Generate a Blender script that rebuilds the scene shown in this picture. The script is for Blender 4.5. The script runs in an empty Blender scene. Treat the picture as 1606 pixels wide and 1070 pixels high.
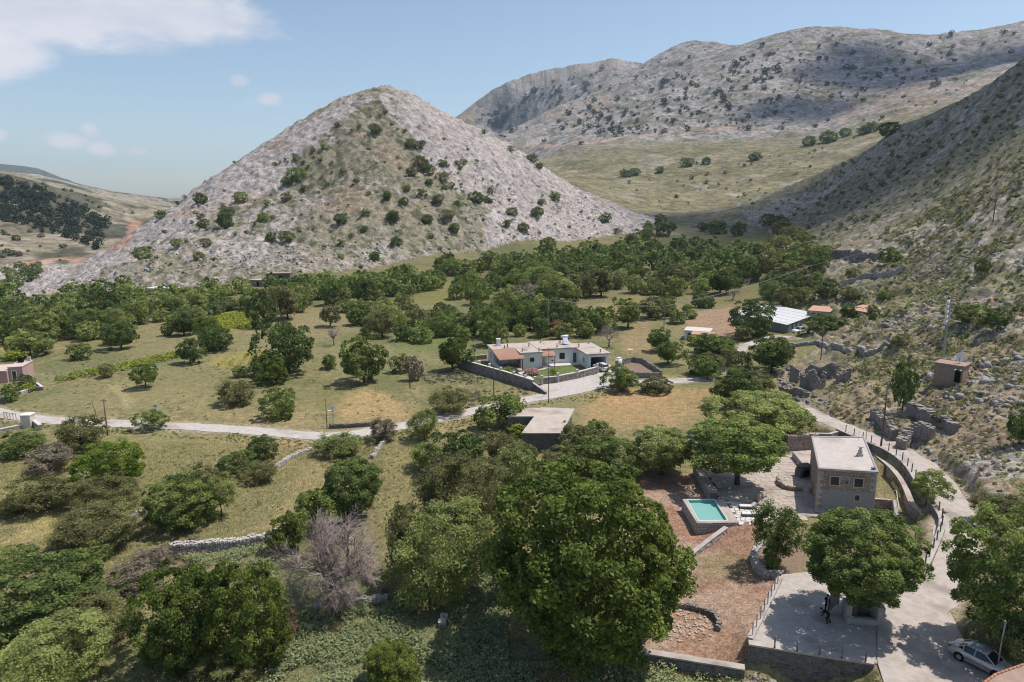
import bpy, bmesh, math, random
import numpy as np
from mathutils import Vector, Matrix
SC = bpy.context.scene
COL = SC.collection
R = math.radians
rnd = random.Random(7)

# ------------------------------------------------------------------ camera, sky, sun, exposure
CAMH = 36.0
PITCH = R(11.0)
cam_d = bpy.data.cameras.new('camera'); cam = bpy.data.objects.new('camera', cam_d); COL.objects.link(cam)
cam.location = (0, 0, CAMH); cam.rotation_euler = (math.pi/2 - PITCH, 0, 0)
cam_d.sensor_width = 36.0; cam_d.lens = 1070.0/1606.0*36.0
cam_d.clip_start = 0.5; cam_d.clip_end = 40000
SC.camera = cam
SUN_EL, SUN_AZ = R(64), R(17)      # azimuth measured from +X (image right) towards +Y (away)
SUN_DIR = Vector((math.cos(SUN_EL)*math.cos(SUN_AZ), math.cos(SUN_EL)*math.sin(SUN_AZ), math.sin(SUN_EL)))
sun_d = bpy.data.lights.new('sun', 'SUN'); sun = bpy.data.objects.new('sun', sun_d); COL.objects.link(sun)
sun_d.energy = 3.8; sun_d.angle = R(0.6); sun_d.color = (1.0, 0.94, 0.85)
sun.rotation_euler = SUN_DIR.to_track_quat('Z', 'Y').to_euler(); sun.location = (60, 20, 120)
W = bpy.data.worlds.new('World'); SC.world = W; W.use_nodes = True
SKY_STRENGTH = 0.130
HAZE = 7e-5
TZ = [0, 0]
SC.view_settings.view_transform = 'Standard'; SC.view_settings.look = 'None'
SC.view_settings.exposure = 0.32; SC.view_settings.gamma = 1.0; SC.view_settings.use_curve_mapping = False
cy = SC.cycles
cy.max_bounces = 7; cy.diffuse_bounces = 4; cy.glossy_bounces = 2; cy.transmission_bounces = 4
cy.transparent_max_bounces = 6; cy.volume_bounces = 0; cy.caustics_reflective = False; cy.caustics_refractive = False
cy.use_denoising = True; cy.pixel_filter_type = 'BLACKMAN_HARRIS'; cy.filter_width = 1.1; cy.use_adaptive_sampling = False

def build_world():
    nt = W.node_tree; n = nt.nodes; L = nt.links
    n.clear()
    out = n.new('ShaderNodeOutputWorld'); bg = n.new('ShaderNodeBackground')
    sky = n.new('ShaderNodeTexSky'); sky.sky_type = 'NISHITA'; sky.sun_disc = False
    sky.sun_elevation = SUN_EL; sky.sun_rotation = math.pi/2 - SUN_AZ
    sky.altitude = 300; sky.air_density = 1.0; sky.dust_density = 1.2; sky.ozone_density = 1.2
    # clouds: soft blobs on the sphere of directions, edges broken by noise
    geo = n.new('ShaderNodeNewGeometry'); sep = n.new('ShaderNodeSeparateXYZ')
    neg = n.new('ShaderNodeVectorMath'); neg.operation = 'SCALE'; neg.inputs['Scale'].default_value = -1
    L.new(geo.outputs['Incoming'], neg.inputs[0])
    nz = n.new('ShaderNodeTexNoise'); nz.inputs['Scale'].default_value = 9; nz.inputs['Detail'].default_value = 7; nz.inputs['Roughness'].default_value = 0.62
    mp = n.new('ShaderNodeMapping'); mp.inputs['Scale'].default_value = (1, 1, 2.6); mp.inputs['Location'].default_value = (3.1, .4, 1.7)
    L.new(neg.outputs[0], mp.inputs[0]); L.new(mp.outputs[0], nz.inputs['Vector'])
    L.new(neg.outputs[0], sep.inputs[0])
    def math_(op, a, b=None, c=None):
        m = n.new('ShaderNodeMath'); m.operation = op
        for i, v in enumerate((a, b, c)):
            if v is None: continue
            if isinstance(v, (int, float)): m.inputs[i].default_value = v
            else: L.new(v, m.inputs[i])
        return m.outputs[0]
    az = math_('ARCTAN2', sep.outputs['X'], sep.outputs['Y'])
    el = math_('ARCSINE', sep.outputs['Z'])
    noi = math_('SUBTRACT', nz.outputs['Fac'], 0.5)
    def dirof(px, py):
        u = (px-803)/1070; v = (py-535)/1070
        d = Vector((u, math.cos(PITCH)-v*math.sin(PITCH), -math.sin(PITCH)-v*math.cos(PITCH))).normalized()
        return math.atan2(d.x, d.y), math.asin(d.z)
    total = None
    for (px, py, rx, ry, k) in [(30, -30, 360, 140, 1.15), (250, 15, 210, 72, 1.0), (360, 40, 75, 36, .6), (-60, 60, 190, 80, 1.0), (105, 220, 46, 18, .75), (140, 204, 20, 15, .7), (158, 233, 30, 15, .85), (215, 237, 22, 10, .7),
                                (425, 156, 30, 15, .75), (375, 127, 20, 15, .5), (395, 160, 28, 10, .45), (-6, 212, 24, 13, .8)]:
        a0, e0 = dirof(px, py); a1, _ = dirof(px+rx, py); _, e1 = dirof(px, py-ry)
        dx = math_('DIVIDE', math_('SUBTRACT', az, a0), abs(a1-a0)); dy = math_('DIVIDE', math_('SUBTRACT', el, e0), abs(e1-e0))
        d2 = math_('ADD', math_('MULTIPLY', dx, dx), math_('MULTIPLY', dy, dy))
        b = math_('MULTIPLY', math_('SUBTRACT', 1.0, d2), k)
        b = math_('MAXIMUM', b, -.6)
        total = b if total is None else math_('MAXIMUM', total, b)
    s = math_('ADD', total, math_('MULTIPLY', noi, 1.9))
    mr = n.new('ShaderNodeMapRange'); mr.interpolation_type = 'SMOOTHSTEP'; mr.inputs['From Min'].default_value = 0.05; mr.inputs['From Max'].default_value = 0.75
    L.new(s, mr.inputs['Value'])
    # cloud body: lit tops, greyer thick middle
    nz2 = n.new('ShaderNodeTexNoise'); nz2.inputs['Scale'].default_value = 6; nz2.inputs['Detail'].default_value = 5
    L.new(mp.outputs[0], nz2.inputs['Vector'])
    cr = n.new('ShaderNodeValToRGB'); cr.color_ramp.elements[0].position = .35; cr.color_ramp.elements[0].color = (4.3, 4.4, 4.9, 1)
    cr.color_ramp.elements[1].position = .68; cr.color_ramp.elements[1].color = (6.4, 6.1, 6.2, 1)
    L.new(nz2.outputs['Fac'], cr.inputs['Fac'])
    tint = n.new('ShaderNodeMix'); tint.data_type = 'RGBA'; tint.blend_type = 'MULTIPLY'; tint.inputs['Factor'].default_value = 1
    L.new(sky.outputs['Color'], tint.inputs[6]); tint.inputs[7].default_value = (.97, .95, .90, 1)
    mix = n.new('ShaderNodeMix'); mix.data_type = 'RGBA'
    fac = math_('MULTIPLY', mr.outputs[0], .82)
    L.new(fac, mix.inputs['Factor']); L.new(tint.outputs[2], mix.inputs[6]); L.new(cr.outputs['Color'], mix.inputs[7])
    L.new(mix.outputs[2], bg.inputs['Color']); bg.inputs['Strength'].default_value = SKY_STRENGTH
    L.new(bg.outputs[0], out.inputs['Surface'])
build_world()

# ------------------------------------------------------------------ pixel -> place
F = 1070.0; CP, SP = math.cos(PITCH), math.sin(PITCH)
def ray(px, py):
    u = (px-803)/F; v = (py-535)/F
    return np.array([u, CP-v*SP, -SP-v*CP])
def at_z(px, py, z):
    d = ray(px, py); return np.array([0, 0, CAMH]) + d*((z-CAMH)/d[2])
def at_Z(px, py, Z): return np.array([0, 0, CAMH]) + ray(px, py)*Z

# ------------------------------------------------------------------ noise
def _hash(ix, iy, seed):
    h = (ix.astype(np.int64)*374761393 + iy.astype(np.int64)*668265263 + seed*974711) & 0x7fffffff
    h = ((h ^ (h >> 13))*1274126177) & 0x7fffffff
    h = (h ^ (h >> 16))
    return (h & 0xffff)/65535.0
def vnoise(x, y, seed=0):
    x0 = np.floor(x); y0 = np.floor(y); fx = x-x0; fy = y-y0
    fx = fx*fx*(3-2*fx); fy = fy*fy*(3-2*fy)
    a = _hash(x0, y0, seed); b = _hash(x0+1, y0, seed); c = _hash(x0, y0+1, seed); d = _hash(x0+1, y0+1, seed)
    return (a*(1-fx)+b*fx)*(1-fy) + (c*(1-fx)+d*fx)*fy
def fbm(x, y, scale, octv=4, seed=0, gain=.5):
    x = np.asarray(x, float)/scale; y = np.asarray(y, float)/scale
    t = np.zeros_like(x); amp = 1.0; tot = 0
    for o in range(octv):
        xr = x*.8-y*.6; yr = x*.6+y*.8
        t += amp*vnoise(xr+o*17.3, yr-o*9.1, seed+o*31); tot += amp; amp *= gain
        x, y = xr*2.03, yr*2.03
    return t/tot
def sstep(a, b, x): t = np.clip((x-a)/(b-a), 0, 1); return t*t*(3-2*t)

# ------------------------------------------------------------------ terrain: smooth surface through surveyed points
ctl = []
for (px, py, z) in [
    (-150,1080,-.5),(0,1070,-.5),(400,1070,-1),(700,1070,-1),(900,1075,-.9),(1100,1075,-.9),(1250,1080,-.8),
    (0,900,0),(300,900,0),(600,900,0),(800,900,0),(0,760,0),(300,760,0),(600,760,0),(850,760,.3),
    (-100,640,0),(0,660,0),(300,660,.2),(600,660,.3),(850,640,.9),(1000,640,1.0),(1000,700,.6),
    (0,560,0),(300,560,.4),(600,560,.8),(780,590,1.0),(860,585,1.5),(950,580,1.6),(900,610,1.4),
    (0,500,-1),(200,490,-1),(400,480,1),(600,470,2),(800,450,3),(1000,430,5),(1000,500,2.5),
    (1100,560,2),(1150,530,3.5),(1250,520,4.5),(1300,480,6.5),(1200,440,6.5),(1100,400,9),(1100,620,1.6),
    # the compound
    (1091,838,.1),(1160,823,1.3),(1100,890,.3),(1160,900,.5),(1150,1000,.5),(1020,1000,.4),(1050,760,.3),(1040,820,.2),(1075,805,.08),(1112,848,.2),(1062,832,.1),(1084,842,.08),
    (1283,797,1.0),(1240,720,1.1),(1200,760,1.1),(1300,690,1.4),(1380,790,1.0),(1200,1000,1.8),(1350,1000,1.8),(1270,920,1.7),
    (1400,960,1.9),(1300,850,1.2),(1400,870,1.2),
    # the road on the right and the slope above it
    (1270,650,3.0),(1340,678,3.1),(1395,697,3.2),(1442,730,3.1),(1497,800,2.9),(1498,850,2.7),(1478,900,2.4),(1430,980,2.0),(1440,1060,2.0),(1540,1060,2.2),
    (1290,590,4.0),(1400,640,4.6),(1485,602,8),(1550,660,7),(1600,720,6.4),(1590,610,10),(1570,770,4.6),(1640,850,4.6),(1620,1000,3.5)]:
    ctl.append(at_z(px, py, z))
for (px, py, Z) in [
    (1600,470,135),(1600,406,150),(1606,278,200),(1606,200,260),(1700,250,200),(1700,100,330),(1450,470,170),(1450,400,230),(1450,330,300),(1450,250,390),
    (1300,450,200),(1300,400,270),(1300,350,400),(1300,305,550),(1200,400,320),(1200,360,480),(1100,375,450),(1100,355,600),(1100,332,750),
    # right spur ridge
    (1660,60,350),(1606,96,380),(1540,138,430),(1480,166,480),(1400,210,560),(1330,250,640),(1260,286,700),(1180,325,760),
    # conical hill: summit, both outlines, foot and the middle rib
    (605,137,550),(590,139,550),(540,155,545),(500,180,540),(440,215,530),(370,262,510),(300,301,490),(240,345,470),(150,400,440),(60,445,410),(15,472,390),
    (640,143,550),(700,176,555),(760,206,560),(830,246,565),(900,290,570),(960,316,570),(1040,353,570),
    (50,490,270),(150,470,290),(300,450,300),(450,440,300),(600,420,340),(750,402,400),(900,381,450),(1000,366,500),
    (600,250,460),(600,340,395),(480,300,450),(440,370,375),(320,380,380),(720,280,480),(750,340,430),(850,330,500),
    # plain behind, then the mountains
    (1040,330,800),(1100,300,900),(1000,300,860),(1000,250,1100),(1200,250,1000),(1300,215,1100),(900,285,800),(900,225,1250),(1000,212,1300),(1150,200,1300),(1300,180,1300),(1450,150,1150),
    (720,184,2700),(800,131,2750),(880,106,2800),(960,89,2800),(1010,96,2800),(1045,76,2400),(1085,66,2380),(1125,70,2350),(1145,73,2050),(1200,53,1950),(1260,41,1900),(1310,39,1880),(1380,46,1850),(1480,58,1800),(1530,50,1750),(1606,34,1700),(1750,20,1650),
    (1090,105,1820),(1030,140,1700),(960,180,1580),(885,222,1450),(1010,98,2330),(950,130,2200),(880,166,2050),(800,214,1850),
    (1200,110,1650),(1350,110,1600),(1500,95,1550),(1200,150,1480),(1100,160,1500),
    (700,190,3000),
    (1040,150,1950),(960,195,1850),(900,232,1750),(980,150,2500),(900,185,2350),
    # far left
    (0,440,450),(120,425,470),(0,412,560),(100,400,620),(170,372,760),(0,273,900),(60,290,900),(120,316,900),(182,347,900),(0,340,720),(90,350,760),(-120,240,900),(-120,330,700),(-120,430,430),
    (-100,262,1700),(20,270,1800),(60,274,1800),(110,289,1800),(170,308,1800),(235,331,1800),(200,345,1400),(100,310,1350),
    (-100,245,4200),(0,256,4000),(60,264,4000),(110,282,4000),(180,320,4200),
    (185,314,6500),(225,311,6500),(265,318,6500),(400,330,6500)]:
    ctl.append(at_Z(px, py, Z))
for p in [(-60,5,-1),(60,8,3.5),(0,-60,0),(-200,0,-5),(220,0,40),(-320,150,-10),(330,150,110),(0,-400,0),(-400,-300,-10),(400,-300,60),
          (-102,720,62),(-30,720,50),(-190,650,48),(50,720,36),(-260,560,5),(300,560,95),(420,480,130),(560,700,110),(420,800,70),(700,1000,190),
          (-700,1500,30),(-300,1500,40),(-100,1400,70),(0,2800,250),(800,2600,380),(1500,2300,420),(2500,2500,400),(-500,3000,60),(-2500,3000,90),(-1500,2400,50),
          (0,9000,50),(5000,9000,200),(-6000,9000,60),(-9000,3000,100),(9000,3000,200),(0,-9000,0),(-9000,-9000,0),(9000,-9000,0),(-2500,5500,80)]:
    ctl.append(np.array(p, float))
ctl = np.array(ctl)
_N = len(ctl)
def _kern(x, y): return np.sqrt((x[:, None]-ctl[None, :, 0])**2 + (y[:, None]-ctl[None, :, 1])**2 + .3)
_A = np.zeros((_N+1, _N+1)); _A[:_N, :_N] = _kern(ctl[:, 0], ctl[:, 1]) - np.eye(_N)*.02; _A[:_N, _N] = 1; _A[_N, :_N] = 1
_sol = np.linalg.solve(_A, np.append(ctl[:, 2], 0)); _wt, _c0 = _sol[:_N], _sol[_N]
def H0(x, y):
    x = np.atleast_1d(np.asarray(x, float)); y = np.atleast_1d(np.asarray(y, float)); out = np.empty(len(x))
    for i in range(0, len(x), 60000): out[i:i+60000] = _kern(x[i:i+60000], y[i:i+60000]) @ _wt + _c0
    return out
_Zs = np.concatenate([np.linspace(34, 320, 330), np.geomspace(321, 7000, 420)])
def cast(px, py, hf, lift=0.0):
    d = ray(px, py); X = d[0]*_Zs; Y = d[1]*_Zs; Zz = CAMH + d[2]*_Zs
    f = Zz - hf(X, Y) - lift
    k = np.argmax(f < 0)
    if f[k] >= 0: k = len(_Zs)-1
    a, b = _Zs[max(k-1, 0)], _Zs[k]
    for _ in range(10):
        m = .5*(a+b)
        if CAMH + d[2]*m - hf(d[0]*m, d[1]*m)[0] - lift < 0: b = m
        else: a = m
    m = .5*(a+b); return np.array([0, 0, CAMH]) + d*m, m
def g0(px, py): return cast(px, py, H0)[0]

def in_poly(x, y, poly):
    x = np.asarray(x); y = np.asarray(y); c = np.zeros(x.shape, bool); n = len(poly)
    for i in range(n):
        x1, y1 = poly[i][:2]; x2, y2 = poly[(i+1) % n][:2]
        if y1 == y2: continue
        hit = ((y1 > y) != (y2 > y)) & (x < (x2-x1)*(y-y1)/(y2-y1)+x1)
        c ^= hit
    return c
def seg_dist(x, y, path):
    """distance to a polyline and the height of the nearest point on it"""
    best = np.full(x.shape, 1e9); zz = np.zeros(x.shape)
    for a, b in zip(path[:-1], path[1:]):
        dx, dy = b[0]-a[0], b[1]-a[1]; l2 = dx*dx+dy*dy+1e-9
        t = np.clip(((x-a[0])*dx+(y-a[1])*dy)/l2, 0, 1)
        d = np.hypot(x-a[0]-t*dx, y-a[1]-t*dy); m = d < best
        best[m] = d[m]; zz[m] = (a[2]+t*(b[2]-a[2]))[m]
    return best, zz
def smooth_path(pts, n=6):
    """Catmull-Rom through points"""
    P = [np.array(p, float) for p in pts]; P = [2*P[0]-P[1]] + P + [2*P[-1]-P[-2]]; out = []
    for i in range(1, len(P)-2):
        for k in range(n):
            t = k/n; a, b, c, d = P[i-1], P[i], P[i+1], P[i+2]
            out.append(.5*((2*b)+(-a+c)*t+(2*a-5*b+4*c-d)*t*t+(-a+3*b-3*c+d)*t**3))
    out.append(P[-2]); return out
def px_path(pp, n=5, zfix=None):
    return smooth_path([g0(*p) if len(p) == 2 else at_z(*p) for p in pp], n)

ROAD_VALLEY = px_path([(-60,628),(0,647),(60,656),(120,661),(200,664.5),(300,669),(400,675),(490,683),(545,681),(600,673),(650,664),(705,653),(750,642),(800,632),(850,622),(905,611),(950,603),(1000,599),(1060,597),(1110,594)])
ROAD_LANE = px_path([(1258,640,3.0),(1290,656,3.0),(1345,678,3.1),(1397,698,3.2),(1444,729,3.1),(1476,760,3.0),(1497,800,2.9),(1500,845,2.7),(1484,895,2.4),(1455,945,2.15),(1430,1000,2.0),(1440,1085,2.0)])
TRACK = px_path([(1110,594),(1150,565),(1168,543),(1215,528),(1250,530)])
FORECOURT = [g0(*p)[:2] for p in [(846,604),(865,600),(905,594),(938,587),(940,575),(957,572),(966,585),(985,592),(960,606),(905,618),(850,628)]]
APRON = [at_z(*p, 1.9)[:2] for p in [(1376,965),(1402,935),(1450,925),(1490,962),(1510,1000),(1580,1070),(1560,1100),(1395,1100),(1376,1040)]]
PAD = [at_z(*p, 1.8)[:2] for p in [(1176,1006),(1226,902),(1300,895),(1378,945),(1400,960),(1385,1050),(1371,1040)]]
YARD = [at_z(*p, .4)[:2] for p in [(880,1000),(957,1013),(1168,1047),(1222,912),(1188,890),(1182,862),(1215,840),(1210,822),(1160,822),(1130,790),(1080,745),(1000,750),(985,850),(985,950)]]
TERR = [at_z(*p, 1.1)[:2] for p in [(1128,781),(1161,822),(1215,825),(1290,806),(1283,797),(1276,700),(1240,698),(1238,716),(1180,720),(1110,735)]]
LAWN = [g0(*p)[:2] for p in [(764,568),(790,578),(835,601),(902,594),(935,586),(920,575),(860,570),(790,560)]]
INNER = [at_z(*p, 1.0)[:2] for p in [(1378,745),(1392,745),(1418,790),(1436,815),(1440,870),(1400,935),(1378,940),(1300,850),(1376,800)]]
CONE = [at_Z(*p)[:2] for p in [(-30,485,330),(50,487,272),(150,468,292),(300,449,302),(450,439,302),(600,419,342),(750,401,402),(900,380,452),(1000,364,502),(1050,358,565)]] + [(140,640),(60,800),(-100,820),(-260,700),(-400,520)]
SLOPE = [at_z(1260,640,3.2)[:2], at_z(1420,705,3.3)[:2], at_z(1510,780,3.2)[:2], at_z(1530,850,3)[:2], (52,50), (60,0), (400,0), (700,600), (560,900), (300,820)] + [at_Z(*p)[:2] for p in [(1150,340,700),(1215,380,400),(1235,420,260),(1262,455,200),(1285,520,150),(1215,560,140)]]

def near_detail(x, y, z):
    """terraces and roads pressed into the smooth ground (near area only)"""
    m = (np.abs(x) < 160) & (y > 20) & (y < 240)
    if not m.any(): return z
    X, Y, Z = x[m], y[m], z[m].copy()
    Z = Z + (fbm(X, Y, 9, 4, 5)-.5)*.5
    sl = in_poly(X, Y, SLOPE)
    Z = Z + np.where(sl, (fbm(X, Y, 5, 5, 11, .6)-.5)*2.2*sstep(0, 12, Y-60), 0)
    Z = np.where(in_poly(X, Y, FORECOURT), H0(X, Y), Z)
    Z = np.where(in_poly(X, Y, YARD), np.maximum(H0(X, Y)+(fbm(X, Y, 2, 3, 3)-.5)*.12, 0.05), Z)
    Z = np.where(in_poly(X, Y, TERR), 1.0, Z)
    Z = np.where(in_poly(X, Y, INNER), 1.0+(fbm(X, Y, 2, 3, 4)-.5)*.2, Z)
    Z = np.where(in_poly(X, Y, PAD), 1.75, Z)
    for path, hw in ((ROAD_VALLEY, 1.7), (ROAD_LANE, 1.9), (TRACK, 1.3)):
        d, zz = seg_dist(X, Y, path)
        w = 1-sstep(hw+.3, hw+1.6, d)
        if path is ROAD_LANE: w = np.where(in_poly(X, Y, INNER) | in_poly(X, Y, PAD), 0, w)
        Z = Z*(1-w) + (zz-.10)*w
    Z = np.where(in_poly(X, Y, APRON), 1.85, Z)
    z = z.copy(); z[m] = Z; return z
def rockiness(x, y):
    r = np.hypot(x, y)
    cone = in_poly(x, y, CONE).astype(float)
    slope = in_poly(x, y, SLOPE).astype(float)*sstep(70, 160, r)
    far = sstep(1150, 1350, r)*(x > -500)
    left = sstep(400, 500, r)*(x < -150)*(1-cone)*.5
    return cone, slope, far, left
def HF(x, y):
    x = np.atleast_1d(np.asarray(x, float)); y = np.atleast_1d(np.asarray(y, float))
    z = H0(x, y); r = np.hypot(x, y)
    cone, slope, far, left = rockiness(x, y)
    m = cone > 0
    if m.any():
        X, Y = x[m], y[m]
        st = np.abs(fbm(X, Y, 13, 4, 21, .6)-.5)*2
        z[m] += (fbm(X, Y, 60, 3, 22)-.5)*7 + (st-.3)*3.2 + (np.abs(fbm(X, Y, 5.5, 3, 23, .65)-.5)*2)*2.2 + (fbm(X, Y, 2.0, 2, 24, .7)-.5)*2.6
    m = slope > 0
    if m.any():
        X, Y = x[m], y[m]; k = slope[m]
        z[m] += k*((fbm(X, Y, 45, 3, 32)-.5)*7*sstep(120, 260, r[m]) + (np.abs(fbm(X, Y, 5.0, 3, 34, .65)-.5)*2)*2.4 + (fbm(X, Y, 2.0, 2, 33, .7)-.5)*1.6)
    m = (far > 0) | (left > 0)
    if m.any():
        X, Y = x[m], y[m]; k = np.maximum(far, left)[m]
        z[m] += k*((fbm(X, Y, 260, 4, 41)-.5)*26*sstep(1300, 1700, r[m]) + (fbm(X, Y, 70, 4, 44)-.5)*14 + (fbm(X, Y, 14, 3, 43, .7)-.5)*7)
    m = (r > 190) & (cone == 0) & (slope == 0) & (far == 0) & (left == 0)
    if m.any(): z[m] += (fbm(x[m], y[m], 18, 3, 51)-.5)*1.6*sstep(190, 300, r[m])
    return near_detail(x, y, z)
def ground(px, py, lift=0.0): return cast(px, py, HF, lift)
def hz(x, y): return float(HF(x, y)[0])

# ------------------------------------------------------------------ material helpers
def new_mat(name):
    m = bpy.data.materials.new(name); m.use_nodes = True; nt = m.node_tree; b = nt.nodes['Principled BSDF']
    b.inputs['Roughness'].default_value = .85; b.inputs['Specular IOR Level'].default_value = .25
    return m, nt, b
def noisy(name, c1, c2, scale=3.0, rough=.85, bump=.0, bscale=None, spec=.25, detail=5, metal=0.0, c3=None, scale3=.4):
    """two colours mixed by noise in object space, an optional third for large stains, optional bump"""
    m, nt, b = new_mat(name); n, L = nt.nodes, nt.links
    tc = n.new('ShaderNodeTexCoord'); nz = n.new('ShaderNodeTexNoise'); nz.inputs['Scale'].default_value = scale; nz.inputs['Detail'].default_value = detail; nz.inputs['Roughness'].default_value = .65
    L.new(tc.outputs['Object'], nz.inputs['Vector'])
    cr = n.new('ShaderNodeValToRGB'); cr.color_ramp.elements[0].position = .33; cr.color_ramp.elements[1].position = .67
    c1, c2 = [tuple(v*.84 for v in c) for c in (c1, c2)]; c3 = tuple(v*.84 for v in c3) if c3 else None
    cr.color_ramp.elements[0].color = (*c1, 1); cr.color_ramp.elements[1].color = (*c2, 1); L.new(nz.outputs['Fac'], cr.inputs['Fac'])
    col = cr.outputs['Color']
    if c3:
        n3 = n.new('ShaderNodeTexNoise'); n3.inputs['Scale'].default_value = scale3; n3.inputs['Detail'].default_value = 4; L.new(tc.outputs['Object'], n3.inputs['Vector'])
        r3 = n.new('ShaderNodeValToRGB'); r3.color_ramp.elements[0].position = .52; r3.color_ramp.elements[1].position = .66; L.new(n3.outputs['Fac'], r3.inputs['Fac'])
        mx = n.new('ShaderNodeMix'); mx.data_type = 'RGBA'; L.new(r3.outputs['Color'], mx.inputs['Factor']); L.new(col, mx.inputs[6]); mx.inputs[7].default_value = (*c3, 1); col = mx.outputs[2]
    L.new(col, b.inputs['Base Color']); b.inputs['Roughness'].default_value = rough; b.inputs['Specular IOR Level'].default_value = spec; b.inputs['Metallic'].default_value = metal
    if bump:
        bn = n.new('ShaderNodeTexNoise'); bn.inputs['Scale'].default_value = bscale or scale*4; bn.inputs['Detail'].default_value = 4; L.new(tc.outputs['Object'], bn.inputs['Vector'])
        bp = n.new('ShaderNodeBump'); bp.inputs['Strength'].default_value = bump; bp.inputs['Distance'].default_value = .05; L.new(bn.outputs['Fac'], bp.inputs['Height']); L.new(bp.outputs['Normal'], b.inputs['Normal'])
    return m
def plain(name, c, rough=.6, spec=.3, metal=0.0, coat=0.0):
    m, nt, b = new_mat(name); b.inputs['Base Color'].default_value = (*c, 1); b.inputs['Roughness'].default_value = rough
    b.inputs['Specular IOR Level'].default_value = spec; b.inputs['Metallic'].default_value = metal; b.inputs['Coat Weight'].default_value = coat
    return m
def leaf_mat(name, dark, light, trans=.42):
    m, nt, b = new_mat(name); n, L = nt.nodes, nt.links
    at = n.new('ShaderNodeAttribute'); at.attribute_name = 'tint'
    oi = n.new('ShaderNodeObjectInfo')
    ma = n.new('ShaderNodeMath'); ma.operation = 'MULTIPLY_ADD'; ma.inputs[1].default_value = .3; L.new(oi.outputs['Random'], ma.inputs[0]); L.new(at.outputs['Fac'], ma.inputs[2])
    mb = n.new('ShaderNodeMath'); mb.operation = 'SUBTRACT'; mb.inputs[1].default_value = .15; L.new(ma.outputs[0], mb.inputs[0])
    cr = n.new('ShaderNodeValToRGB'); cr.color_ramp.elements[0].color = (*dark, 1); cr.color_ramp.elements[1].color = (*light, 1)
    L.new(mb.outputs[0], cr.inputs['Fac']); L.new(cr.outputs['Color'], b.inputs['Base Color'])
    b.inputs['Roughness'].default_value = .6; b.inputs['Specular IOR Level'].default_value = .22
    tr = n.new('ShaderNodeBsdfTranslucent'); L.new(cr.outputs['Color'], tr.inputs['Color'])
    mx = n.new('ShaderNodeMixShader'); mx.inputs['Fac'].default_value = trans
    L.new(b.outputs[0], mx.inputs[1]); L.new(tr.outputs[0], mx.inputs[2]); L.new(mx.outputs[0], n['Material Output'].inputs['Surface'])
    return m
def terrain_mat(name, fine, bump, fine_amt=.5):
    m, nt, b = new_mat(name); n, L = nt.nodes, nt.links
    at = n.new('ShaderNodeAttribute'); at.attribute_name = 'col'
    tc = n.new('ShaderNodeTexCoord'); nz = n.new('ShaderNodeTexNoise'); nz.inputs['Scale'].default_value = fine; nz.inputs['Detail'].default_value = 6; nz.inputs['Roughness'].default_value = .7
    L.new(tc.outputs['Object'], nz.inputs['Vector'])
    mr = n.new('ShaderNodeMapRange'); mr.inputs['From Min'].default_value = .3; mr.inputs['From Max'].default_value = .7; mr.inputs['To Min'].default_value = 1-fine_amt; mr.inputs['To Max'].default_value = 1+fine_amt
    L.new(nz.outputs['Fac'], mr.inputs['Value'])
    nz2 = n.new('ShaderNodeTexNoise'); nz2.inputs['Scale'].default_value = fine*.22; nz2.inputs['Detail'].default_value = 5; nz2.inputs['Roughness'].default_value = .75; L.new(tc.outputs['Object'], nz2.inputs['Vector'])
    m2 = n.new('ShaderNodeMapRange'); m2.inputs['From Min'].default_value = .35; m2.inputs['From Max'].default_value = .65; m2.inputs['To Min'].default_value = .72; m2.inputs['To Max'].default_value = 1.28; L.new(nz2.outputs['Fac'], m2.inputs['Value'])
    mm = n.new('ShaderNodeMath'); mm.operation = 'MULTIPLY'; L.new(mr.outputs[0], mm.inputs[0]); L.new(m2.outputs[0], mm.inputs[1])
    mx = n.new('ShaderNodeMix'); mx.data_type = 'RGBA'; mx.blend_type = 'MULTIPLY'; mx.inputs['Factor'].default_value = 1
    L.new(at.outputs['Color'], mx.inputs[6]); L.new(mm.outputs[0], mx.inputs[7]); L.new(mx.outputs[2], b.inputs['Base Color'])
    b.inputs['Roughness'].default_value = .95; b.inputs['Specular IOR Level'].default_value = .1
    if bump:
        bp = n.new('ShaderNodeBump'); bp.inputs['Strength'].default_value = .7; bp.inputs['Distance'].default_value = bump; L.new(nz.outputs['Fac'], bp.inputs['Height']); L.new(bp.outputs['Normal'], b.inputs['Normal'])
    return m

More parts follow.
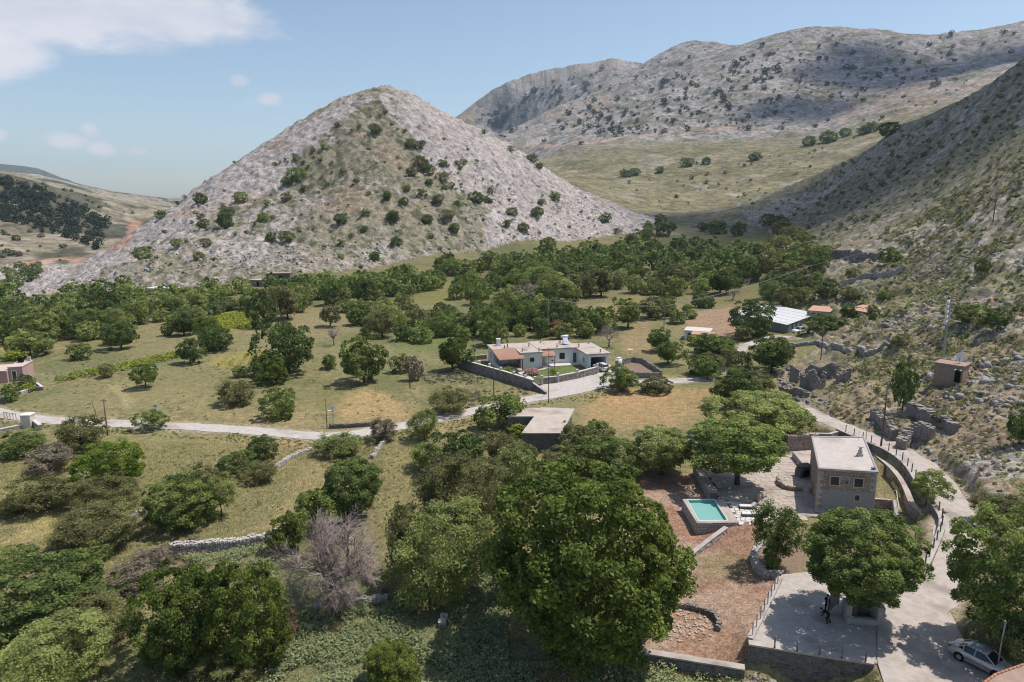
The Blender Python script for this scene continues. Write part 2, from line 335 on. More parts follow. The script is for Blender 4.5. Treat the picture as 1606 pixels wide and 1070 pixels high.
# ------------------------------------------------------------------ object helpers
def tag(o, label=None, cat=None, group=None, kind=None):
    if label: o['label'] = label
    if cat: o['category'] = cat
    if group: o['group'] = group
    if kind: o['kind'] = kind
    return o
def empty(name, loc=(0, 0, 0), rz=0.0):
    o = bpy.data.objects.new(name, None); COL.objects.link(o); o.location = loc; o.rotation_euler = (0, 0, rz); o.empty_display_size = .5
    return o
def link(name, me, mat=None, parent=None, loc=(0, 0, 0), rz=0.0):
    o = bpy.data.objects.new(name, me); COL.objects.link(o); o.location = loc; o.rotation_euler = (0, 0, rz)
    if parent: o.parent = parent
    if mat is not None:
        if len(me.materials) == 0: me.materials.append(None)
        o.material_slots[0].link = 'OBJECT'; o.material_slots[0].material = mat
    return o
def np_mesh(name, V, Q, attrs=None, smooth=False):
    """mesh from numpy vertices and faces (n x 3 or n x 4)"""
    me = bpy.data.meshes.new(name); V = np.asarray(V, np.float32); Q = np.asarray(Q, np.int32); k = Q.shape[1]
    me.vertices.add(len(V)); me.vertices.foreach_set('co', V.ravel())
    me.loops.add(Q.size); me.loops.foreach_set('vertex_index', Q.ravel())
    me.polygons.add(len(Q)); me.polygons.foreach_set('loop_start', np.arange(0, Q.size, k, dtype=np.int32))
    if smooth: me.polygons.foreach_set('use_smooth', np.ones(len(Q), bool))
    for nm, (typ, dat) in (attrs or {}).items():
        a = me.attributes.new(nm, typ, 'POINT'); a.data.foreach_set('color' if typ == 'FLOAT_COLOR' else 'value', np.asarray(dat, np.float32).ravel())
    me.update(calc_edges=True); return me
class MB:
    def __init__(s): s.v = []; s.f = []
    def add(s, vs, fs):
        o = len(s.v); s.v += [tuple(map(float, p)) for p in vs]; s.f += [tuple(i+o for i in f) for f in fs]; return s
    def box(s, c, d, rz=0.0, M=None):
        vs = []
        for sx in (-.5, .5):
            for sy in (-.5, .5):
                for sz in (-.5, .5):
                    x, y, z = sx*d[0], sy*d[1], sz*d[2]
                    x, y = x*math.cos(rz)-y*math.sin(rz), x*math.sin(rz)+y*math.cos(rz)
                    vs.append((c[0]+x, c[1]+y, c[2]+z))
        return s.add(vs, [(0,1,3,2),(4,6,7,5),(0,4,5,1),(2,3,7,6),(0,2,6,4),(1,5,7,3)])
    def prism(s, poly, z0, z1):
        n = len(poly); a = sum(poly[i][0]*poly[(i+1) % n][1]-poly[(i+1) % n][0]*poly[i][1] for i in range(n))
        if a < 0: poly = poly[::-1]
        zb = z0 if hasattr(z0, '__len__') else [z0]*n; zt = z1 if hasattr(z1, '__len__') else [z1]*n
        if a < 0: zb = zb[::-1]; zt = zt[::-1]
        vs = [(p[0], p[1], zb[i]) for i, p in enumerate(poly)] + [(p[0], p[1], zt[i]) for i, p in enumerate(poly)]
        return s.add(vs, [tuple(range(n-1, -1, -1)), tuple(range(n, 2*n))] + [(i, (i+1) % n, n+(i+1) % n, n+i) for i in range(n)])
    def tube(s, path, r, n=6, caps=True):
        rs = r if hasattr(r, '__len__') else [r]*len(path); P = [Vector(map(float, p)) for p in path]; rings = []
        for i, p in enumerate(P):
            t = (P[min(i+1, len(P)-1)]-P[max(i-1, 0)]).normalized(); u = t.cross(Vector((0, 0, 1)))
            if u.length < 1e-3: u = Vector((1, 0, 0))
            u.normalize(); w = t.cross(u)
            rings.append([p + (u*math.cos(2*math.pi*k/n)+w*math.sin(2*math.pi*k/n))*rs[i] for k in range(n)])
        vs = [q for rg in rings for q in rg]; fs = []
        for i in range(len(P)-1):
            for k in range(n): fs.append((i*n+k, i*n+(k+1) % n, (i+1)*n+(k+1) % n, (i+1)*n+k))
        if caps: fs += [tuple(range(n))[::-1], tuple((len(P)-1)*n+k for k in range(n))]
        return s.add(vs, fs)
    def build(s, name, mat, parent=None, smooth=False, bevel=0.0, loc=(0, 0, 0), rz=0.0):
        me = bpy.data.meshes.new(name); me.from_pydata(s.v, [], s.f); me.update()
        if smooth: me.polygons.foreach_set('use_smooth', np.ones(len(me.polygons), bool))
        o = link(name, me, None, parent, loc, rz); me.materials.append(mat)
        if bevel:
            md = o.modifiers.new('bevel', 'BEVEL'); md.width = bevel; md.segments = 2; md.limit_method = 'ANGLE'
        return o

#TERRAIN_MESH
def terrain_color(x, y, z, nz_slope):
    n = len(x); r = np.hypot(x, y); C = np.zeros((n, 3))
    def mixc(c, w): C[:] = C*(1-w[:, None]) + np.array(c)[None]*w[:, None]
    n1 = fbm(x, y, 22, 4, 101); n2 = fbm(x, y, 5, 4, 102); n3 = fbm(x, y, 1.1, 3, 103); n4 = fbm(x, y, 60, 3, 104)
    C[:] = (.205, .182, .090)
    mixc((.150, .150, .068), sstep(.42, .62, n1))
    mixc((.270, .215, .110), sstep(.50, .70, n2*.55+n1*.15+n4*.3)*.9)
    mixc((.30, .21, .12), sstep(.60, .72, n2*.6+n3*.4)*.6)
    mixc((.105, .115, .050), sstep(.56, .70, n3*.6+n2*.4)*.75)
    wx = x+(fbm(x, y, 6, 3, 105)-.5)*5; wy = y+(fbm(x, y, 6, 3, 106)-.5)*9
    def patch(pp, c, w=1.0, soft=None):
        poly = [g0(*p)[:2] for p in pp]; xs = [p[0] for p in poly]; ys = [p[1] for p in poly]
        m = (x > min(xs)-8) & (x < max(xs)+8) & (y > min(ys)-12) & (y < max(ys)+12)
        if not m.any(): return
        ins = np.zeros(n)
        for k, (ox, oy) in enumerate(((0, 0), (.9, 1.4), (-.9, -1.3), (.8, -1.2), (-.8, 1.2))):
            ins[m] += in_poly(wx[m]+ox, wy[m]+oy, poly)/5.0
        var = .62+.38*sstep(.3, .6, n3)
        mixc(c, ins*w*var)
    # field patches (dry straw, green pasture, bracken, vineyard soil)
    patch([(530,620),(590,605),(650,640),(655,660),(560,664),(525,650)], (.36,.25,.125), .9)
    patch([(905,640),(960,612),(1115,606),(1110,640),(1060,668),(920,675)], (.34,.225,.11), .8)
    patch([(960,618),(1060,612),(1050,628),(950,640)], (.39,.24,.12), .6)
    patch([(390,840),(480,720),(560,700),(500,790),(430,850)], (.30,.235,.12), .7)
    patch([(0,770),(90,790),(100,850),(0,870)], (.36,.29,.13), .85)
    patch([(0,690),(60,710),(80,760),(0,760)], (.22,.20,.075), .7)
    patch([(0,515),(60,515),(40,560),(0,565)], (.34,.29,.07), .7)
    patch([(300,640),(480,655),(480,668),(300,662)], (.30,.235,.125), .6)
    patch([(150,600),(330,600),(320,640),(150,640)], (.24,.205,.10), .6)
    patch([(120,690),(200,670),(470,690),(300,830),(230,810)], (.22,.195,.085), .55)
    patch([(600,700),(660,690),(690,780),(600,820)], (.25,.21,.10), .7)
    patch([(760,700),(870,695),(860,730),(770,740)], (.27,.225,.10), .7)
    patch([(430,500),(530,470),(560,520),(480,540)], (.25,.20,.11), .55)
    patch([(500,590),(560,600),(520,640),(470,640)], (.18,.165,.06), .5)
    patch([(620,520),(720,500),(760,520),(700,545),(620,560)], (.14,.165,.06), .8)
    patch([(630,470),(700,440),(760,450),(700,480)], (.21,.20,.065), .8)
    patch([(920,480),(1010,460),(1000,500),(910,510)], (.26,.22,.095), .8)
    patch([(980,510),(1020,500),(1030,560),(980,560)], (.30,.21,.12), .7)
    patch([(40,590),(300,548),(370,545),(360,552),(240,580),(50,600)], (.15,.165,.085), .9)
    patch([(320,495),(405,485),(405,515),(330,520)], (.26,.26,.045), .9)
    patch([(330,560),(420,550),(405,570),(335,580)], (.28,.23,.075), .8)
    patch([(700,548),(760,550),(760,562),(700,566)], (.15,.17,.065), .8)
    patch([(270,870),(420,850),(600,900),(560,1000),(480,1080),(780,1090),(780,900),(640,960),(480,940)], (.12,.145,.075), .75)
    patch([(580,990),(640,985),(640,1005),(590,1010)], (.33,.23,.14), .8)
    patch([(500,1012),(560,1008),(550,1030),(500,1030)], (.33,.23,.15), .6)
    patch([(470,1040),(800,1040),(1100,1062),(1160,1090),(470,1090)], (.115,.14,.065), .6)
    patch([(340,735),(440,700),(500,680),(470,675),(400,690),(350,720)], (.28,.21,.12), .6)
    patch([(440,690),(490,690),(470,705),(440,705)], (.42,.24,.15), .7)
    patch([(1290,530),(1380,510),(1440,530),(1360,560),(1300,550)], (.30,.25,.13), .8)
    patch([(1080,490),(1150,480),(1160,520),(1130,530),(1080,510)], (.33,.215,.15), .9)
    # rock and scrub of the slopes
    cone, slope, far, left = rockiness(x, y)
    grey = np.array((.40, .355, .345))
    rk = fbm(x, y, 2.6, 3, 110, .7); veg = fbm(x, y, 34, 4, 111); spk = fbm(x, y, 1.7, 2, 112)
    def hill(w, vegbias, base, vegc, sc=1.0):
        m = w > 0
        if not m.any(): return
        a = np.repeat(np.array(base)[None], m.sum(), 0)*(.55+.9*rk[m])[:, None]
        v = sstep(.42, .62, veg[m]*.6+fbm(x[m], y[m], 4.0*sc, 3, 113, .65)*.5-.05+vegbias[m])
        a = a*(1-v[:, None]*.76) + np.array(vegc)[None]*v[:, None]*.76
        s = sstep(.60, .70, fbm(x[m], y[m], 3.0*sc, 2, 114)+vegbias[m]*.5)
        a = a*(1-s[:, None]*.7) + np.array((.075, .085, .045))[None]*s[:, None]*.7
        so = sstep(.62, .78, fbm(x[m], y[m], 26*sc, 3, 115))*.45
        a = a*(1-so[:, None]) + np.array((.36, .26, .19))[None]*so[:, None]
        C[m] = C[m]*(1-w[m])[:, None] + a*w[m][:, None]
    # the olive-green face in the middle of the conical hill lies between two bare scree bands
    ang = np.arctan2(x+102, 550-y)            # direction from the summit, 0 = towards the viewer
    dd = np.hypot(x+102, y-550)
    bias = np.where((ang > -.50+(n4-.5)*.9+(n1-.5)*.5) & (ang < .62+(n4-.5)*.9+(n1-.5)*.5), .17-.13*sstep(110, 200, dd), -.20)
    bias = bias + np.where((ang < -1.35), .12, 0) + np.where(dd < 22, .15, 0)
    hill(cone, bias, (.405, .36, .34), (.22, .20, .12))
    sb = np.full(n, .12); sb = sb + .16*(n4-.5)*2 - .05*sstep(260, 420, r)
    hill(slope, sb, (.40, .35, .305), (.205, .188, .10), .6)
    hill(far, np.full(n, -.04)+(n4-.5)*.1, (.315, .285, .27), (.17, .165, .10), 5.0)
    m = (r > 520) & (r <= 1350) & (x > -250) & (cone == 0) & (slope == 0)
    w = np.where(m, 1-far, 0.0)*.85
    mixc((.235, .205, .125), w); mixc((.16, .155, .075), w*sstep(.5, .7, fbm(x, y, 40, 4, 120)))
    mixc((.33, .29, .24), w*sstep(.58, .72, fbm(x, y, 30, 5, 121, .65))*.8)
    lm = np.where((r > 420) & (x < -150) & (cone == 0), 1.0, 0.0)
    mixc((.30, .255, .19), lm*sstep(420, 520, r)); mixc((.14, .14, .075), lm*sstep(.45, .6, fbm(x, y, 12, 4, 130))*.4)
    mixc((.075, .078, .052), np.where((r > 640) & (r < 1150) & (x < -300), .85, 0.)*sstep(.36, .46, fbm(x, y, 50, 4, 131)+.20*sstep(20, 60, z)-.10*(z < 10)))
    mixc((.33, .30, .25), np.where((r > 1200) & (r < 2600) & (x < -400), .8, 0.)*sstep(.3, .6, fbm(x, y, 150, 4, 133)))
    mixc((.07, .085, .05), np.where((r > 1200) & (r < 2600) & (x < -400), .9, 0.)*sstep(.55, .64, fbm(x, y, 60, 4, 134)))
    mixc((.09, .11, .09), np.where((r > 2700) & (x < -500), .9, 0.)); mixc((.035, .055, .06), np.where((r > 5000) & (x < -500), .9, 0.))
    # reddish cut road far left, red band below the mountain
    for pp, wd, c in (([(-40,422),(40,415),(110,402),(190,382),(212,348)], 7, (.46,.27,.19)), ([(820,236),(900,228),(1000,214),(1080,205),(1200,198)], 9, (.40,.27,.21))):
        pth = [g0(*p) for p in pp]; mm = (r > 380) & (r < 2000)
        d, _ = seg_dist(x[mm], y[mm], pth); ww = np.zeros(n); ww[mm] = (1-sstep(wd*.5, wd*1.4, d+(n2[mm]-.5)*8))*.75; mixc(c, ww)
    patch([(1330,470),(1450,445),(1700,440),(1700,470),(1450,480),(1340,500)], (.20,.20,.075), .7)
    # near right slope: stony soil under low scrub
    ns = in_poly(x, y, SLOPE) & (r < 175); w = np.where(ns, 1-sstep(120, 175, r), 0.)
    mixc((.315, .245, .165), w); mixc((.42, .375, .335), w*sstep(.50, .66, fbm(x, y, 7, 5, 140, .62))); mixc((.19, .18, .085), w*sstep(.46, .62, fbm(x, y, 4, 4, 141, .6))*.8)
    mixc((.17, .18, .055), w*sstep(.52, .68, fbm(x, y, 24, 3, 142))*.6)
    # bare earth of the yard, roadside verges
    yd = in_poly(x+(n3-.5)*1.2, y+(n2-.5)*1.6, YARD).astype(float)
    mixc((.275, .165, .112), yd); mixc((.35, .25, .195), yd*sstep(.45, .65, n2)*.8); mixc((.19, .115, .075), yd*sstep(.55, .7, n3*.5+n1*.5)*.7)
    lowr = at_z(1150, 980, .5)
    mixc((.33, .235, .15), yd*.4*(1-sstep(2, 7, np.hypot(x-lowr[0], y-lowr[1])))*.85)
    mixc((.17, .165, .07), yd*(1-sstep(1.5, 5, np.hypot(x-at_z(1135,890,.4)[0], y-at_z(1135,890,.4)[1])))*.5)
    inn = in_poly(x, y, INNER).astype(float); mixc((.26, .20, .12), inn*.8); mixc((.14, .15, .06), inn*sstep(.45, .6, n2)*.6)
    lw = in_poly(x, y, LAWN).astype(float); mixc((.125, .155, .055), lw)
    for path, hw in ((ROAD_VALLEY, 1.7), (ROAD_LANE, 1.9), (TRACK, 1.3)):
        mm = (r < 260); d, _ = seg_dist(x[mm], y[mm], path); w = np.zeros(n)
        w[mm] = 1-sstep(hw+.2, hw+1.3, d+(n3[mm]-.5)*1.6); mixc((.34, .275, .205), w*.85)
    # flattened wheel tracks in the pasture
    for off in (0, 9):
        pth = [g0(172+off, 604), g0(196+off, 627), g0(196+off*.6, 640)]
        mm = (r < 160) & (x < -40); d, _ = seg_dist(x[mm], y[mm], pth); w = np.zeros(n); w[mm] = (1-sstep(.25, .7, d))*.5; mixc((.33, .29, .15), w)
    return np.clip(C*np.where((r < 250) & ~in_poly(x, y, SLOPE), .97, .84)[:, None], .01, .9)
def build_terrain():
    rows = np.concatenate([np.arange(6, 44, 1.6), np.arange(44, 112, .40), np.arange(112, 260, 1.0), np.arange(260, 640, 1.35), np.arange(640, 1200, 6.5), np.arange(1200, 2500, 10.0), np.arange(2500, 2900, 8.0), np.geomspace(2900, 9400, 40)])
    fine = np.linspace(-40, 40, 560); step = np.array([1.0, 2.2, 4, 7, 11, 16, 22, 29, 37, 47, 60, 75, 92, 112])
    ang = np.radians(np.concatenate([-41-step[::-1], fine, 41+step]))
    rr, aa = np.meshgrid(rows, ang, indexing='ij'); x = (rr*np.sin(aa)).ravel(); y = (rr*np.cos(aa)).ravel()
    z = HF(x, y); nr, na = rr.shape; TZ[0], TZ[1] = float(z.min()), float(z.max())
    C = terrain_color(x, y, z, None)
    idx = np.arange(nr*na).reshape(nr, na)
    Q = np.stack([idx[:-1, :-1], idx[:-1, 1:], idx[1:, 1:], idx[1:, :-1]], -1).reshape(-1, 4)[:, ::-1]
    cx, cyy = x[Q].mean(1), y[Q].mean(1); r = np.hypot(cx, cyy)
    lab = np.zeros(len(Q), int)
    lab[in_poly(cx, cyy, SLOPE)] = 2
    lab[(r > 620) & (lab == 0) & (cx > -.30*cyy)] = 3
    lab[(r > 400) & (lab == 0) & (cx < -.45*cyy)] = 4
    lab[in_poly(cx, cyy, CONE)] = 1
    specs = {0: ('ground', .6, 'soil_and_grass', 5.0, .10), 1: ('rocky_hill', .6, 'scree', .9, .5), 2: ('hillside', .6, 'stony_slope', 1.4, .35), 3: ('mountain', .6, 'mountain_rock', .12, 2.5), 4: ('distant_hills', .5, 'distant_rock', .12, 1.5)}
    V = np.stack([x, y, z], -1)
    for k, (nm, amt, mn, fs, bp) in specs.items():
        q = Q[lab == k]; u, inv = np.unique(q, return_inverse=True)
        me = np_mesh(nm, V[u], inv.reshape(-1, 4), {'col': ('FLOAT_COLOR', np.c_[C[u], np.ones(len(u))])}, smooth=True)
        o = link(nm, me, terrain_mat(mn, fs, bp, amt)); tag(o, kind='structure')
build_terrain()

# ------------------------------------------------------------------ materials
M = {}
M['concrete'] = noisy('pale_concrete', (.42,.375,.34), (.56,.50,.455), 1.6, .9, .3, c3=(.31,.265,.235), scale3=.4)
M['asphalt'] = noisy('worn_road', (.42,.365,.325), (.56,.495,.445), 1.3, .95, .3, c3=(.33,.285,.25), scale3=.3)
M['roadpale'] = noisy('chalky_road', (.46,.42,.385), (.60,.55,.51), 1.6, .95, .3, c3=(.39,.34,.29), scale3=.22)
M['stone'] = noisy('grey_stone', (.24,.215,.195), (.43,.385,.345), 3.2, .95, .5, c3=(.17,.15,.125), scale3=.8)
M['stonedark'] = noisy('dark_stone', (.085,.08,.075), (.24,.22,.20), 3.0, .95, .5)  # darkest stone mix, also the core seen between field wall stones
M['stonepale'] = noisy('pale_stone', (.42,.38,.345), (.62,.57,.53), 3.0, .95, .5)
M['mortar'] = noisy('mortar', (.22,.19,.165), (.31,.275,.24), 5, .95, .3)
M['housestone'] = noisy('house_stone', (.40,.30,.235), (.62,.51,.425), 2.0, .95, .5, c3=(.36,.265,.215), scale3=1.3)
M['quoin'] = noisy('dressed_stone', (.46,.40,.35), (.60,.535,.48), 3.0, .9, .3)
M['render'] = noisy('grey_render', (.33,.33,.335), (.38,.375,.375), 1.4, .9, .1)
M['roofpink'] = noisy('cement_roof', (.50,.44,.40), (.60,.535,.49), .9, .9, .15, c3=(.43,.365,.32), scale3=.25)
M['roofpale'] = noisy('weathered_roof', (.47,.40,.345), (.58,.50,.44), .8, .9, .15, c3=(.38,.315,.265), scale3=.3)
M['white'] = noisy('white_wall', (.82,.80,.77), (.92,.89,.86), .9, .8, .05)
M['cream'] = noisy('cream_trim', (.62,.58,.52), (.70,.66,.60), 1.5, .8)
M['pink'] = noisy('pink_wall', (.50,.325,.305), (.58,.385,.36), .8, .85, .05)
M['pinkpale'] = noisy('pale_pink_roof', (.60,.47,.43), (.68,.55,.51), .8, .85)
M['terracotta'] = noisy('terracotta', (.52,.30,.21), (.62,.385,.285), 3.0, .85, .3)
M['terraedge'] = noisy('terracotta_edge', (.42,.18,.11), (.55,.27,.17), 4.0, .85, .3)
M['brownroof'] = noisy('brown_cement', (.33,.235,.185), (.42,.31,.25), 1.5, .9, .2)
M['glass'] = plain('window_glass', (.03,.04,.045), .12, .5)
M['frame'] = plain('dark_frame', (.035,.05,.05), .5, .3)
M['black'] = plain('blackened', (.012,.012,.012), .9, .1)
M['metal'] = plain('galvanised', (.42,.43,.44), .45, .5, .6)
M['metaldark'] = plain('dark_metal', (.10,.10,.105), .5, .4, .3)
M['wood'] = noisy('grey_wood', (.20,.155,.12), (.32,.265,.215), 6, .9, .2)
M['polewood'] = noisy('pole_wood', (.11,.085,.07), (.18,.145,.12), 4, .9, .2)
M['sheet'] = noisy('white_sheet_metal', (.66,.665,.68), (.74,.74,.745), .5, .5, .0, spec=.4)
M['sheetgrey'] = noisy('grey_sheet_metal', (.22,.235,.25), (.30,.31,.325), 1.2, .55, .05)
M['whitepaint'] = plain('white_paint', (.75,.75,.74), .35, .5, 0, .5)
M['silver'] = plain('silver_paint', (.50,.47,.47), .30, .5, .35, .8)
M['tyre'] = plain('tyre_rubber', (.02,.02,.02), .85, .2)
M['alloy'] = plain('alloy', (.55,.55,.56), .35, .5, .7)
M['carglass'] = plain('car_glass', (.02,.025,.03), .06, .6)
M['lampred'] = plain('tail_lamp', (.35,.03,.03), .3, .5)
M['lampclear'] = plain('head_lamp', (.65,.67,.7), .15, .6)
M['water'] = None
M['pooltile'] = plain('pool_lining', (.17,.37,.345), .5, .3)
M['signwhite'] = plain('sign_face', (.72,.73,.75), .5, .3)
M['blue'] = plain('blue_panel', (.05,.11,.28), .2, .6)
M['soil'] = noisy('garden_soil', (.20,.14,.10), (.30,.21,.15), 3, .95, .4)
M['clay'] = noisy('clay', (.42,.33,.26), (.52,.42,.34), 4, .85)
M['bark'] = noisy('bark', (.075,.06,.05), (.16,.135,.115), 6, .95, .6)
M['deadwood'] = noisy('dead_wood', (.30,.235,.21), (.46,.38,.34), 3, .95, .2)
M['cloth'] = plain('black_cloth', (.016,.016,.018), .9, .15)
M['skin'] = plain('skin', (.36,.22,.16), .6, .3)
M['hair'] = plain('dark_hair', (.02,.016,.013), .7, .3)
M['rock'] = noisy('limestone', (.28,.26,.25), (.47,.44,.42), 1.4, .95, .6, c3=(.36,.28,.22), scale3=.3)
M['cushion'] = noisy('white_cushion', (.72,.70,.66), (.78,.76,.72), 3, .9)
M['paving'] = noisy('flagstone', (.44,.375,.325), (.57,.495,.44), 1.0, .9, .2, c3=(.37,.30,.25), scale3=.5)
M['pavingwhite'] = noisy('white_flagstone', (.62,.59,.55), (.74,.71,.67), 1.5, .85, .1)
m, nt, b = new_mat('pool_water'); b.inputs['Base Color'].default_value = (.20,.42,.39,1); b.inputs['Roughness'].default_value = .12; b.inputs['Specular IOR Level'].default_value = .25
bn = nt.nodes.new('ShaderNodeTexNoise'); bn.inputs['Scale'].default_value = 2.5; bp = nt.nodes.new('ShaderNodeBump'); bp.inputs['Strength'].default_value = .06; nt.links.new(bn.outputs['Fac'], bp.inputs['Height']); nt.links.new(bp.outputs['Normal'], b.inputs['Normal']); M['water'] = m
LEAF = {
 'oak': leaf_mat('oak_leaf', (0.048,0.080,0.016), (0.227,0.285,0.057)),
 'green': leaf_mat('broad_leaf', (0.074,0.113,0.029), (0.335,0.405,0.111)),
 'dark': leaf_mat('dark_leaf', (0.052,0.084,0.025), (0.238,0.300,0.090)),
 'deep': leaf_mat('glossy_green_leaf', (0.055,0.102,0.014), (0.237,0.317,0.042)),
 'almond': leaf_mat('soft_leaf', (0.123,0.159,0.046), (0.445,0.487,0.165)),
 'olive': leaf_mat('olive_leaf', (0.099,0.107,0.039), (0.345,0.338,0.138)),
 'scrub': leaf_mat('brown_scrub_leaf', (.15,.125,.085), (0.390,0.336,0.250)),
 'bright': leaf_mat('bright_leaf', (0.171,0.211,0.024), (0.489,0.518,0.087)),
 'rust': leaf_mat('rusty_leaf', (.22,.115,.075), (0.488,0.287,0.201)),
 'pinkflower': leaf_mat('flowering_leaf', (0.465,0.202,0.171), (0.600,0.547,0.488)),
 'straw': leaf_mat('straw', (0.232,0.209,0.085), (0.600,0.517,0.264), .35),
 'pine': leaf_mat('pine_leaf', (.022,.038,.020), (.075,.095,.052)),
 'fern': leaf_mat('bracken', (.16,.195,.085), (.33,.37,.185), .3),
}

# ------------------------------------------------------------------ plants: prototypes
def unit(v): return v/np.maximum(np.linalg.norm(v, axis=-1, keepdims=True), 1e-9)
def leaves(P, Nrm, size, rg, elong=1.5):
    """rhombic leaf faces at points P facing roughly along Nrm"""
    n = len(P); t = unit(np.cross(Nrm, rg.normal(size=(n, 3)))); b = np.cross(Nrm, t)
    s = (size*rg.uniform(.6, 1.35, n))[:, None]
    V = np.stack([P+t*s*elong*.5, P+b*s*.5, P-t*s*elong*.5, P-b*s*.5], 1).reshape(-1, 3)
    return V, np.arange(4*n).reshape(n, 4)
def crown_mesh(name, seed, nclump, per, cr, leaf, lob=.22, elong=1.4, feather=False, inner=.12, flat=-.97):
    rg = np.random.default_rng(seed); i = np.arange(nclump)+.5
    ph = np.arccos(1-2*i/nclump*.985); th = math.pi*(1+5**.5)*i+rg.uniform(-.3, .3, nclump)
    d = np.stack([np.cos(th)*np.sin(ph), np.sin(th)*np.sin(ph), np.cos(ph)], -1); d = unit(d+rg.normal(size=d.shape)*.12)
    k = rg.normal(size=(7, 3))*1.5; ph0 = rg.uniform(0, 6.28, 7)
    rad = 1+lob*np.sin(d @ k.T+ph0).mean(1)*1.8+rg.uniform(-.24, .06, nclump)
    rad = rad*(1-.10*np.clip(-d[:, 2]-.15, 0, 1))
    keep = rg.random(nclump) > .12
    if nclump > 40: d = d[keep]; rad = rad[keep]; nclump = len(d)
    c = d*(rad-cr*.7)[:, None]; c[:, 2] = np.maximum(c[:, 2], flat)
    csz = cr*rg.uniform(.65, 1.3, nclump)
    ci = np.repeat(np.arange(nclump), per); n = len(ci)
    ld = unit(rg.normal(size=(n, 3))); outw = d[ci]
    ld = unit(ld + outw*.7 + np.array([0, 0, .40]))
    rr = csz[ci]*(rg.uniform(.55, 1.0, n) if not feather else rg.uniform(.15, 1.2, n))
    P = c[ci]+ld*rr[:, None]*np.array([1, 1, .8])
    Nr = unit(ld*.7+rg.normal(size=(n, 3))*(.8 if not feather else 1.0)+np.array([0, 0, .25]))
    tint = .5+(rg.uniform(-.38, .38, nclump))[ci]+rg.uniform(-.22, .22, n)
    m = int(n*inner)
    if m:
        Pi = unit(rg.normal(size=(m, 3)))*(rg.uniform(.25, .85, m))[:, None]; Pi[:, 2] = np.maximum(Pi[:, 2], flat)
        P = np.r_[P, Pi]; Nr = np.r_[Nr, unit(rg.normal(size=(m, 3)))]; tint = np.r_[tint, .45+rg.uniform(-.3, .3, m)]
    V, Q = leaves(P, Nr, leaf, rg, elong)
    if m: pass
    return np_mesh(name, V, Q, {'tint': ('FLOAT', np.repeat(np.clip(tint, 0, 1), 4))})
PROTO = {}
def protos():
    PROTO['hero'] = [crown_mesh('crown', 11, 470, 170, .125, .026, .24, 1.6)]
    PROTO['L'] = [crown_mesh('crown', 20+i, 190, 150, .175, .037, .28, 1.6) for i in range(3)]
    PROTO['Lf'] = [crown_mesh('crown', 30+i, 150, 260, .22, .025, .34, 2.2, True) for i in range(2)]
    PROTO['M'] = [crown_mesh('crown', 40+i, 100, 90, .23, .060, .42, 1.6) for i in range(4)]
    PROTO['Mf'] = [crown_mesh('crown', 50+i, 80, 120, .27, .044, .36, 2.2, True) for i in range(3)]
    PROTO['S'] = [crown_mesh('crown', 60+i, 50, 44, .34, .11, .32, 1.6) for i in range(3)]
    PROTO['F'] = [crown_mesh('crown', 70+i, 80, 26, .27, .115, .42, 1.3) for i in range(4)]
    PROTO['T'] = [crown_mesh('crown', 85+i, 14, 8, .45, .34, .40, 1.3) for i in range(3)]
    PROTO['B'] = [crown_mesh('crown', 80+i, 26, 16, .40, .20, .40, 1.3) for i in range(3)]
    for i in range(3):
        mb = MB(); r2 = random.Random(90+i)
        mb.tube([(0,0,-.08),(.02,.01,.25),(.03,-.02,.55),(.0,.02,.8)], [.085,.065,.055,.03], 7)
        for k in range(6):
            a = k*1.05+r2.uniform(-.3,.3); e = r2.uniform(.35,.65)
            mb.tube([(.02,0,.35+.05*k),(e*.4*math.cos(a),e*.4*math.sin(a),.55+.05*k),(e*math.cos(a),e*math.sin(a),.8+.06*k)], [.045,.03,.012], 5)
        me = bpy.data.meshes.new('trunk'); me.from_pydata(mb.v, [], mb.f); me.polygons.foreach_set('use_smooth', np.ones(len(me.polygons), bool)); me.update(); PROTO.setdefault('trunk', []).append(me)
protos()
_fc = {}
def fit(cx, yt, yb, w, trunk=0.0):
    """size and position of a crown that fills the given picture box and stands on the ground"""
    cyp = .5*(yt+yb); _, Z = cast(cx, cyp+.2*(yb-yt), H0)
    th = math.atan2(SP+(cyp-535)/F*CP, CP-(cyp-535)/F*SP)
    for _ in range(3):
        s = F/Z; a = .5*w/s; hh = .5*(yb-yt)/s
        b = math.sqrt(max(hh*hh-(a*math.sin(th))**2, (.5*a*math.cos(th))**2))/max(math.cos(th), .3)
        p, Z = cast(cx, cyp, H0, b*.9+trunk*b)
    a = .5*w*Z/F; hh = .5*(yb-yt)*Z/F; b = math.sqrt(max(hh*hh-(a*math.sin(th))**2, (.5*a*math.cos(th))**2))/max(math.cos(th), .3)
    z = hz(p[0], p[1]); return p[0], p[1], z, a, b, Z
tree_count = 0
